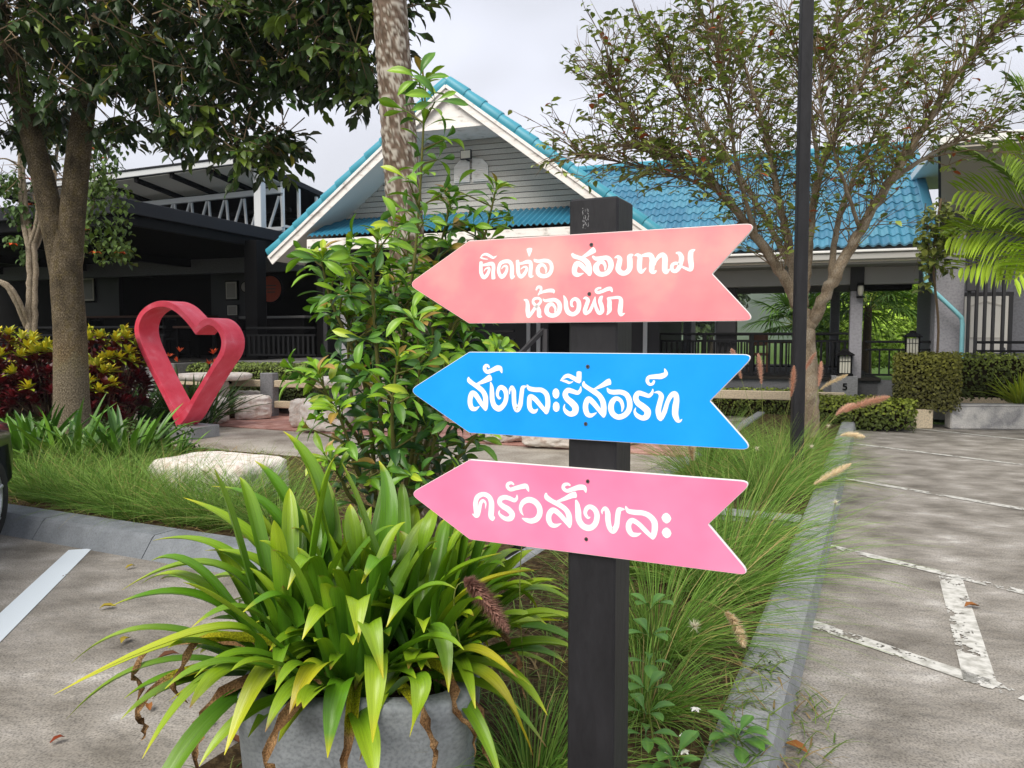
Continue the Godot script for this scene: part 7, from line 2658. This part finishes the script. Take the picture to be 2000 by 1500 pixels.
func write_letters() -> void:
	letter(1, [[-301.6,50.8,9.6,-302.3,36.8,10.2,-301.3,22.2,10.8,-294.1,11.3,10.2,-284.5,17.1,10.1,-278.2,29.2,8.3,-278.8,35.4,5.9,-284.5,34.5,4.8,-290.2,31.9,3.3,-293.4,26.4,1.8], [-296.5,42.8,6,-288.3,43.5,7.8,-276.9,45.3,9.5,-268.1,44.4,10.7,-265.3,35.4,10.7,-266.6,22.1,10.7,-265.6,7.6,11.9]])
	letter(1, [[-304.8,61,1.2,-297.1,68.5,5.4,-286.9,70.3,7.1,-276.8,65.9,7.7,-266.8,60.4,6.5,-259.3,62.9,3.5,-256.1,65.5,0.6], [-302.2,62.6,4.8,-294.6,59.4,4.2,-281.9,57.2,1.8]])
	letter(1, [[-242.5,31.2,2.4,-236.9,37,4.7,-230.1,37.9,6.4,-227,32.8,7.6,-228.8,24,8.8,-235.6,14.3,10.6,-243.1,11.3,10.6,-249.9,21.5,10,-250.6,32.6,9.4,-245.6,44.6,10,-233.1,49.6,10,-219.6,47.9,10.5,-213.4,37.8,11.1,-212.8,23.4,11.6,-213.4,13.6,11.6,-210.3,8,14]])
	letter(1, [[-197.5,50.2,9.3,-196.3,37.1,10.4,-195.1,19.5,10.4,-188.4,9.4,9.8,-179.3,14.6,9.8,-172,26.3,8.6,-173.3,32.9,6.3,-180.5,33.2,4.6,-188.4,28,2.3], [-191.4,42.3,5.8,-182.9,43.1,7.5,-172.1,45.9,9.8,-162.4,44.4,10.9,-160,34.5,10.9,-161.2,21.5,10.9,-161.2,11.7,11.4,-157.6,8.9,6.9,-152.8,10.4,2.3]])
	letter(1, [[-164.3,77,16.6,-164.3,70.5,12.6,-164.9,59.2,2.3]])
	letter(1, [[-119.6,15.7,2.3,-118.4,25.3,6.2,-124.4,34.7,7.9,-132.6,36.7,9.1,-139.7,30.5,10.8,-141.5,20.8,11.4,-136.1,12,11.3,-124.3,8.3,10.7,-111.3,12.2,10.7,-104.3,22.6,10.7,-104.4,35.5,10.1,-111.4,44.4,9.6,-124.4,47.1,9.6,-138.6,46.1,8.5,-148.1,48.1,8.5,-151.7,52.1,2.8]])
	letter(1, [[-49.9,60.1,6.7,-43.7,54.1,10.9,-31.6,49.9,10,-19.5,45,12.5,-9.1,35.7,14.1,-4.8,22.7,14.1,-3.9,13.1,12.4,-4.7,6.7,8.3], [-4.7,9.9,8.3,-15.9,21.5,10.8,-28,33.3,12.5,-37.6,35.3,13.4,-42.7,24.2,14.3,-41.8,12.8,13.4,-33.1,8.5,10.1,-19.3,12,1.7], [-24.7,50.1,5,-11,56.7,10,4.3,65.5,14.9,7.4,67.3,15.2]])
	letter(1, [[35.1,17.2,3.3,35.8,27.5,7.4,29.9,36.5,9.8,21.5,36.9,9.9,13.1,28.4,14.8,13.1,18.8,15.7,20,9.8,12.3,31.8,7.8,11.5,43.5,12.9,12.2,50.1,25.4,13.8,48.3,38.1,13.8,39.9,46.4,11.4,26.5,46.2,10.7,11.3,46.1,9.9,3.6,52,5]])
	letter(1, [[59.1,45.5,2.4,66.5,47.9,8.1,72.3,41.8,12.1,70,29.3,13.7,68.4,18.3,13.7,76.7,9.3,12.1,88.2,9.7,12,96.3,18.8,13.6,97,32.9,13.6,96.9,47,13.6,104.9,51,3.2]])
	letter(1, [[108.2,48.8,2.4,114.7,50.1,7.9,121.2,44.3,11.9,120.5,31.9,12.7,120.6,17.9,12.7,125.6,9.9,9.5,136.7,18.8,2.4], [120.4,45.9,3.2,134.8,49.1,9.5,146,47.9,11.8,150.8,38.4,13.3,150.2,24.5,13.3,150.3,12.1,13.3,155.9,8.5,9.4,161.4,11.7,2.3]])
	letter(1, [[157.3,24.2,3.1,158.8,33.4,7,166.6,43.8,9.4,175.2,47.3,11.7,180.8,40.1,13.2,180.9,26.3,13.2,181.1,12.5,13.2,185.1,7,9.3,192.8,14.3,2.3]])
	letter(1, [[206.3,50.4,3.1,214.8,48.5,9.2,219.6,38.4,12.2,217.4,26.3,11.5,213.7,15.8,10.7,206.1,8.5,9.2,198.3,11.8,8.5,198.1,22.5,8.5,205.8,26.8,7.7,214.4,24.9,6.1], [250.6,55.9,2.3,241.6,50.3,12.1,240.3,36,12.9,242.4,20.8,12.1,241.4,11,9.1,232.2,12.8,6.9,219.1,19.4,4.6]])
	letter(1, [[-179.8,-48.9,2.2,-171.9,-51.5,8.9,-168.8,-62.2,11.2,-168.8,-76.3,12.7,-166.4,-89.1,12.7,-164.9,-93.4,7.4], [-164.9,-92,7.4,-156.3,-80.8,8.9,-147,-68.2,8.9,-137,-59.9,7.4,-132.4,-52.3,6.6,-138.6,-46.2,6.6,-150.2,-47.3,7.1,-154,-54,7.4,-150.1,-61.1,8.1,-141.6,-69,10.3,-137.7,-78.2,11.8,-136.9,-89.5,12.5,-129.2,-92.4,2.2]])
	letter(1, [[-145.6,-25.3,4.4,-140.9,-18.4,7.4,-133.3,-19.3,8.1,-132.5,-26.3,6.6,-140.1,-38.1,3.7], [-138.6,-35.7,3.7,-127.1,-30.7,7.3,-110.3,-27.6,9.5,-99.7,-28.9,10.2,-97.4,-34.2,3.6]])
	letter(1, [[-95,-81.6,2.9,-93.5,-71.9,6.5,-101.1,-62,8.7,-110.2,-63.2,11,-116.3,-71.5,12.4,-116.2,-81.3,12.5,-108.6,-88.4,11,-96.4,-89.3,10.9,-85.1,-81.8,12.3,-81.4,-69.3,12.3,-84.5,-58.1,11.6,-95.1,-51,9.4,-108.7,-51.4,8.8,-120.9,-52.5,7.3,-127,-47.8,2.2]])
	letter(1, [[-44.9,-68.6,2.9,-50.1,-65.7,6.4,-50.2,-55.4,7.9,-41.3,-49.6,8.6,-32.5,-56.4,11.4,-30.9,-68.8,12.1,-35.3,-81.1,11.4,-47,-87.2,10.7,-58.9,-82.2,12.2,-64.2,-71,12.2,-65.8,-55.7,10.8,-68.8,-46,6.5,-71.8,-40.4,1.7]])
	letter(1, [[-19.6,-49.8,2.8,-13.5,-47.9,7.1,-7.9,-54.2,10.6,-11.2,-65,10.6,-15.5,-78.7,11.3,-14,-86.9,7.8], [-14,-86.9,7.8,-3.1,-80.2,8.5,4,-66.7,7.7,8.6,-54.5,6.3,10.8,-45.7,2.1], [10.4,-49.1,3.5,10.5,-61.4,7,14.9,-76.4,9.1,21.5,-85.3,9.1,28.6,-80.7,10.4,27.1,-68.5,11.1,23.4,-57.5,10.5,25.5,-48.8,9.7,29.7,-44.8,3.5]])
	letter(1, [[25.3,-25.1,5.6,18.2,-25.6,5.6,12.4,-30.2,7,16.8,-35.7,7.7,28.2,-33.3,8.3,41,-28.2,9.7,49.5,-27.8,10.3,53.8,-35.3,3.4]])
	letter(1, [[41.9,-49.1,4.2,46.9,-56.7,11.1,47,-68.8,11.8,47.1,-79.6,11.1,40.1,-90.3,1.4], [44,-49.9,5.5,55.3,-49.4,6.9,69.4,-48.8,7.5,75.7,-54.6,10.3,75.1,-68,12.3,73.9,-81.4,12.3,76.7,-89.5,9.6,85.8,-86.6,1.6]])
	letter(2, [[-339.6,40.4,3.6,-338.1,32.1,13,-325.1,22.9,11.5,-311.4,15.2,13.6,-297.8,4.9,13.6,-290.3,-8.3,15,-288.8,-24.4,14.3,-288.8,-37.8,11.4,-290.3,-45.3,5.7], [-290.3,-41.9,8.6,-303.9,-24.9,12.9,-317.6,-6.5,14.4,-328.3,-1.5,14.4,-334.4,-12.5,14.5,-335.3,-28.8,14.5,-329.9,-40.8,13.7,-319.2,-42.4,10.1,-307.7,-35.2,1.4], [-317.5,21.8,4.3,-297.7,29.7,10.7,-279.6,38.8,16.3,-274.8,40.9,16.7]])
	letter(2, [[-278.1,66.8,4.2,-283.3,72.1,7.8,-290.1,70,9.9,-291.6,62.6,10.7,-284.1,55.8,10.6,-270.6,59.6,11.3,-255.7,65.9,14,-246.1,64.7,12.6,-241.7,53.5,2.1]])
	letter(2, [[-244.3,-10.5,2.1,-249.9,-11.7,7,-255.1,-1.9,8.5,-251.4,11.6,9.8,-243.9,16.4,11.9,-233.6,10.7,13.3,-229.2,-3.7,12.6,-232.2,-21,12.6,-241,-33.3,13.3,-251.4,-39,15.5,-263.3,-32.8,14.9,-269.3,-18.3,14.2,-270.7,0.3,13.4,-271.4,16.3,10.6,-274.4,28.9,3.1]])
	letter(2, [[-219.7,-0.5,2.1,-219.3,9.8,5.6,-213.1,17.7,9,-208,7.5,12.5,-207.3,-8.2,12.5,-205.8,-26.6,12.5,-198.6,-39.5,14.5,-189.9,-27.4,13.1,-187,-10.2,11.7,-184.9,6.9,11.7,-182,17.5,11,-173,21,2.7]])
	letter(2, [[-170.5,25,2.7,-164.1,16,11.6,-148.4,13.2,11.5,-130.1,12.5,12.1,-117.5,3.8,13.4,-113.2,-10.3,13.4,-113.2,-25.8,13.4,-116.6,-40.1,12.8,-118.7,-46,7.4], [-118.7,-41.5,9.4,-131.4,-27.8,11.5,-148.4,-10.2,12.9,-161.2,-5.4,13,-164,-18.6,13,-162.6,-32.9,13,-155.4,-41.7,11.6,-146.9,-41.4,9.5,-140.1,-35.2,1.4]])
	letter(2, [[-91.1,16.2,8,-91.1,13,15.3,-91.1,5.3,18.9,-91,-2.4,15.3,-91,-5.7,8], [-90.3,-17.2,8,-90.3,-20.4,15.3,-90.2,-28.1,18.7,-90.2,-35.8,15.4,-90.2,-39,8]])
	letter(2, [[-25.2,24.7,2,-26.5,15.3,7.5,-33.3,8.9,10,-47.1,12.2,11.7,-59.2,14,12.6,-66.2,4.3,14.3,-60.9,-6.9,15.1,-48.7,-16.2,16.8,-39.1,-27.2,17.6,-40.8,-39.4,15.9,-52,-44.8,12.6,-63.3,-39.5,11,-69.1,-30,5.9,-66.9,-20.4,1.3]])
	letter(2, [[-79.4,37.4,1.4,-68.1,47.4,8.4,-57.7,50.3,10.1,-45.6,45.4,10.9,-33.5,39.3,11.6,-27.5,34.6,5.8], [-29.8,59.1,12.9,-29.8,47.4,13.3,-28.3,36.2,8.3], [-75.9,38.6,4.2,-63.7,36.1,7.1,-55.9,33.1,6.4,-45.2,36.1,1.3]])
	letter(2, [[-16.9,37.2,3,-16.3,28.4,10.8,-2.7,19.2,10.7,9.1,13.1,13.1,22.6,4,13.1,31.9,-10.1,13.9,34.5,-25.9,14.7,34.6,-40.2,13,33.9,-48.3,5.7], [33.8,-45.1,8.2,21.2,-29.6,11.5,7.6,-14.1,13.2,-4.2,-5.7,13.5,-11,-15.6,13.6,-12.3,-29.4,14.1,-7.4,-42.8,13.2,2.8,-45.6,9.9,16.6,-38.1,1.3], [9.1,18.7,3.3,25.8,26.4,9,44,36.4,14.6,49.3,38.1,15.5]])
	letter(2, [[79.9,-33.9,1.3,82.3,-20.9,8,77.2,-6.9,9.6,65.7,-1.8,10.5,56,-10.8,13.7,52.8,-25.2,14.6,57.8,-39.3,13.8,71,-46.6,12.9,87.3,-41.2,12.8,98.5,-26.5,13.5,99.2,-7.7,13.5,91.7,7.8,12.8,77.1,13.9,11.5,59.1,13,11.6,48.3,15.1,10.5,42.5,22.8,1.9]])
	letter(2, [[155.7,23.7,1.9,153.9,14.4,7,146.1,7.2,9.4,133.4,10.6,11,120.7,12.6,11.8,114.4,2.2,13.5,119.3,-10.1,14.2,132.1,-19,15.7,143.4,-29.4,16.5,141.1,-41.9,14.9,130.8,-46.3,11.8,118,-40.6,10.3,112.3,-31.5,6,114.6,-22,1.3]])
	letter(2, [[158.6,43.1,5.4,155.3,36,6.5,147.4,34.6,6.6,142.3,41.9,8.6,145.7,50.5,9.1,159.8,52.8,10.9,175.4,54.2,13.1,186.2,60.6,10.8,183.2,72.3,1.8]])
	letter(2, [[159.4,15.3,1.9,169.6,15.9,7.4,176.2,7.4,12.4,173,-8.1,12.4,169.3,-26.8,13.2,172.6,-42.1,13.2,176.6,-49.3,7], [177.3,-45,9.3,184.1,-29.3,11.1,191.6,-4.4,10,200.6,10.9,11,209.1,13,13,212.3,0.9,13,210.2,-15.9,15.3,209.7,-34.3,14.6,215.2,-47.5,11,221.3,-49.1,5.5,225.6,-44.6,1.2]])
	letter(3, [[-317,-40.5,13.2,-319.3,-22.9,13.9,-320,-6.5,13.9,-313.8,9.9,13.8,-297,18.6,12.3,-280.3,13.6,14.4,-272.7,-0.7,15.8,-272.8,-19.7,16.5,-273.6,-37.5,16.6,-266.8,-43.9,14.4], [-330.1,-37,1.8,-320.1,-41.1,11,-313.2,-38.1,11.7,-308.5,-23.2,10.9,-304.7,-6.4,10.5,-297,1.4,8.7,-289.7,-5,5.5,-290.5,-19.4,1.2]])
	letter(3, [[-198.5,26,1.7,-199.2,16.9,7.7,-205.8,10.6,10.5,-217.5,13.9,12,-232.3,16.3,12.5,-245.7,11,13.1,-248.7,0.2,13.5,-238.3,-8.3,14.9,-223.5,-14.9,16.3,-212.4,-25.9,16.2,-216.8,-37.1,14.8,-229.4,-40.4,12.1,-242.8,-35.1,10.3,-250.5,-27,5.7,-248.4,-19,1.1]])
	letter(3, [[-207.3,51.6,4.2,-214.6,55.6,7.7,-224.2,52.2,8.7,-226.1,44.6,9.6,-217.5,38,10.1,-202.9,42.6,11.2,-185.4,48.1,12.8,-172.4,49.8,13.9,-165.1,37.2,2.5]])
	letter(3, [[-179.8,-26.4,1.1,-186.1,-18,7,-188.2,-6.2,9.8,-181,7.9,13.2,-165.1,16,15.2,-147.9,12.3,15.9,-136.5,0.1,15.8,-134.3,-15.5,15.1,-142.1,-30.8,14.5,-157.8,-38.4,13.9,-172.3,-37.2,11.1,-183.9,-34,2.5]])
	letter(3, [[-117,37.7,3.8,-115.3,27.1,14.3,-99.8,18,12.2,-83.1,11.8,13.5,-65,1.8,13.4,-56,-10.3,15,-53.6,-24.4,15,-53.2,-36,12.7,-53.1,-43.8,6], [-53.2,-40.5,8.7,-69.1,-23.3,12.4,-85.8,-8.7,13.5,-98.3,-4.7,14.2,-108.1,-15.5,14.7,-109.5,-30.1,15,-102.4,-41.9,13.3,-89.8,-43.1,9.8,-74.8,-35.9,1.1], [-88.7,17.8,4.1,-66.5,27.6,10.1,-47.4,37.7,14.6,-37.6,40.3,15.9]])
	letter(3, [[-51.6,62.7,4.6,-58.7,65.4,7.4,-67.9,62.4,8.9,-70.1,54,9.6,-60.2,48.1,9.5,-44.5,53.9,11,-27.4,59.8,14,-14.7,59.4,13.3,-10,48.1,2.4]])
	letter(3, [[1.7,-11.9,1.8,-4.5,-14,7.3,-11.5,-4.4,9.4,-8.5,7.7,10.9,0.7,13.7,11.8,13,8.3,13.5,19.3,-5.7,14.2,16.3,-23.7,14.3,7.2,-35.7,14.3,-5.1,-39.9,15.9,-19.1,-34.8,16,-28.5,-20.9,16,-30.2,-1.8,16,-32.6,15.7,12.5,-36.2,27,4.6]])
	letter(3, [[32.9,-1.7,1.5,32.1,6.5,5.7,40.4,13.6,10.1,46.5,2.8,13.7,47.4,-14.6,14.1,51.3,-31.7,13.4,60.4,-40.2,14.8,69.2,-26.8,13.3,71.3,-9.2,12.5,73.4,6.9,13.2,77.1,14.5,12,89.6,16,1.8]])
	letter(3, [[91.8,23.9,2.6,98.5,13,11.7,114.6,11,12.8,135,11.3,12.7,150.9,5.8,13.6,162.5,-6.9,15.4,164.1,-23.8,15,161.4,-39.8,13.2,157.9,-48.4,7.4], [157.2,-44.5,9.3,142.7,-31.9,11.8,125.1,-16.6,11.9,109,-9.4,12.8,100.3,-18.5,13.4,100.4,-32.2,14.3,107.9,-42.6,12.8,119.6,-43,9.9,131.4,-37.7,1.2]])
	letter(3, [[191.6,15.5,8.5,191.6,12.3,16.9,191.7,4.8,24,191.8,-2.8,16.9,191.8,-6,8.5], [192.4,-19.6,8.5,192.5,-22.9,17,192.6,-30.3,23.7,192.7,-38,17,192.7,-41.2,8.5]])


# ---------------------------------------------------------------- small things
func small_things() -> void:
	# dry leaves blown on the car park
	var spots := [Vector3(-2.05, 0.012, -5.0), Vector3(-1.45, 0.012, -3.0), Vector3(-1.15, 0.012, -2.9), Vector3(-2.2, 0.012, -4.2), Vector3(-1.65, 0.012, -3.5), Vector3(1.05, 0.012, -2.42), Vector3(1.0, 0.012, -2.75), Vector3(-2.9, 0.012, -5.55), Vector3(-2.5, 0.012, -4.9), Vector3(-1.0, 0.012, -2.75), Vector3(-1.7, 0.012, -2.75), Vector3(2.6, 0.012, -4.2), Vector3(-3.0, 0.03, -11.6), Vector3(-1.9, 0.012, -3.75)]
	var hue := [Color("#7a3a22"), Color("#8a5a34"), Color("#6f4a2c"), Color("#9a8a34"), Color("#5f4030")]
	for k in spots.size():
		var m := MB.new()
		var c := lin(hue[k % 5])
		var l := r(0.05, 0.1)
		m.leaf([Vector3(0, 0, 0), Vector3(0, 0.008, -l * 0.35), Vector3(0.004, 0.012, -l * 0.7), Vector3(0, 0.002, -l)], [0.003, l * 0.25, l * 0.2, 0.001], Vector3.UP, 0.45, [c, c, c, c], 0.2)
		var o := obj("fallen_leaf", m.mesh(true), M.dry)
		o.position = spots[k]
		o.rotation.y = r(0, TAU)
		tag(o, ["reddish dry leaf right of the painted line near the kerb", "brown dry leaf left of the pot", "brown dry leaf touching the pot's left side", "yellowish dry leaf in the middle of the left concrete", "dark dry leaf left of the plant's longest leaf", "reddish dry leaf at the kerb foot on the right, bottom", "brown dry leaf beside the right kerb", "dark leaf near the car wheel", "yellow-green leaf right of the painted line", "dark leaf in front of the pot", "reddish leaf near the bottom left of the pot", "brown leaf inside the nearest right parking bay", "brown leaf on the path by the heart", "yellow leaf below the kerb on the left"][k], "leaf", "dry leaves on the ground")
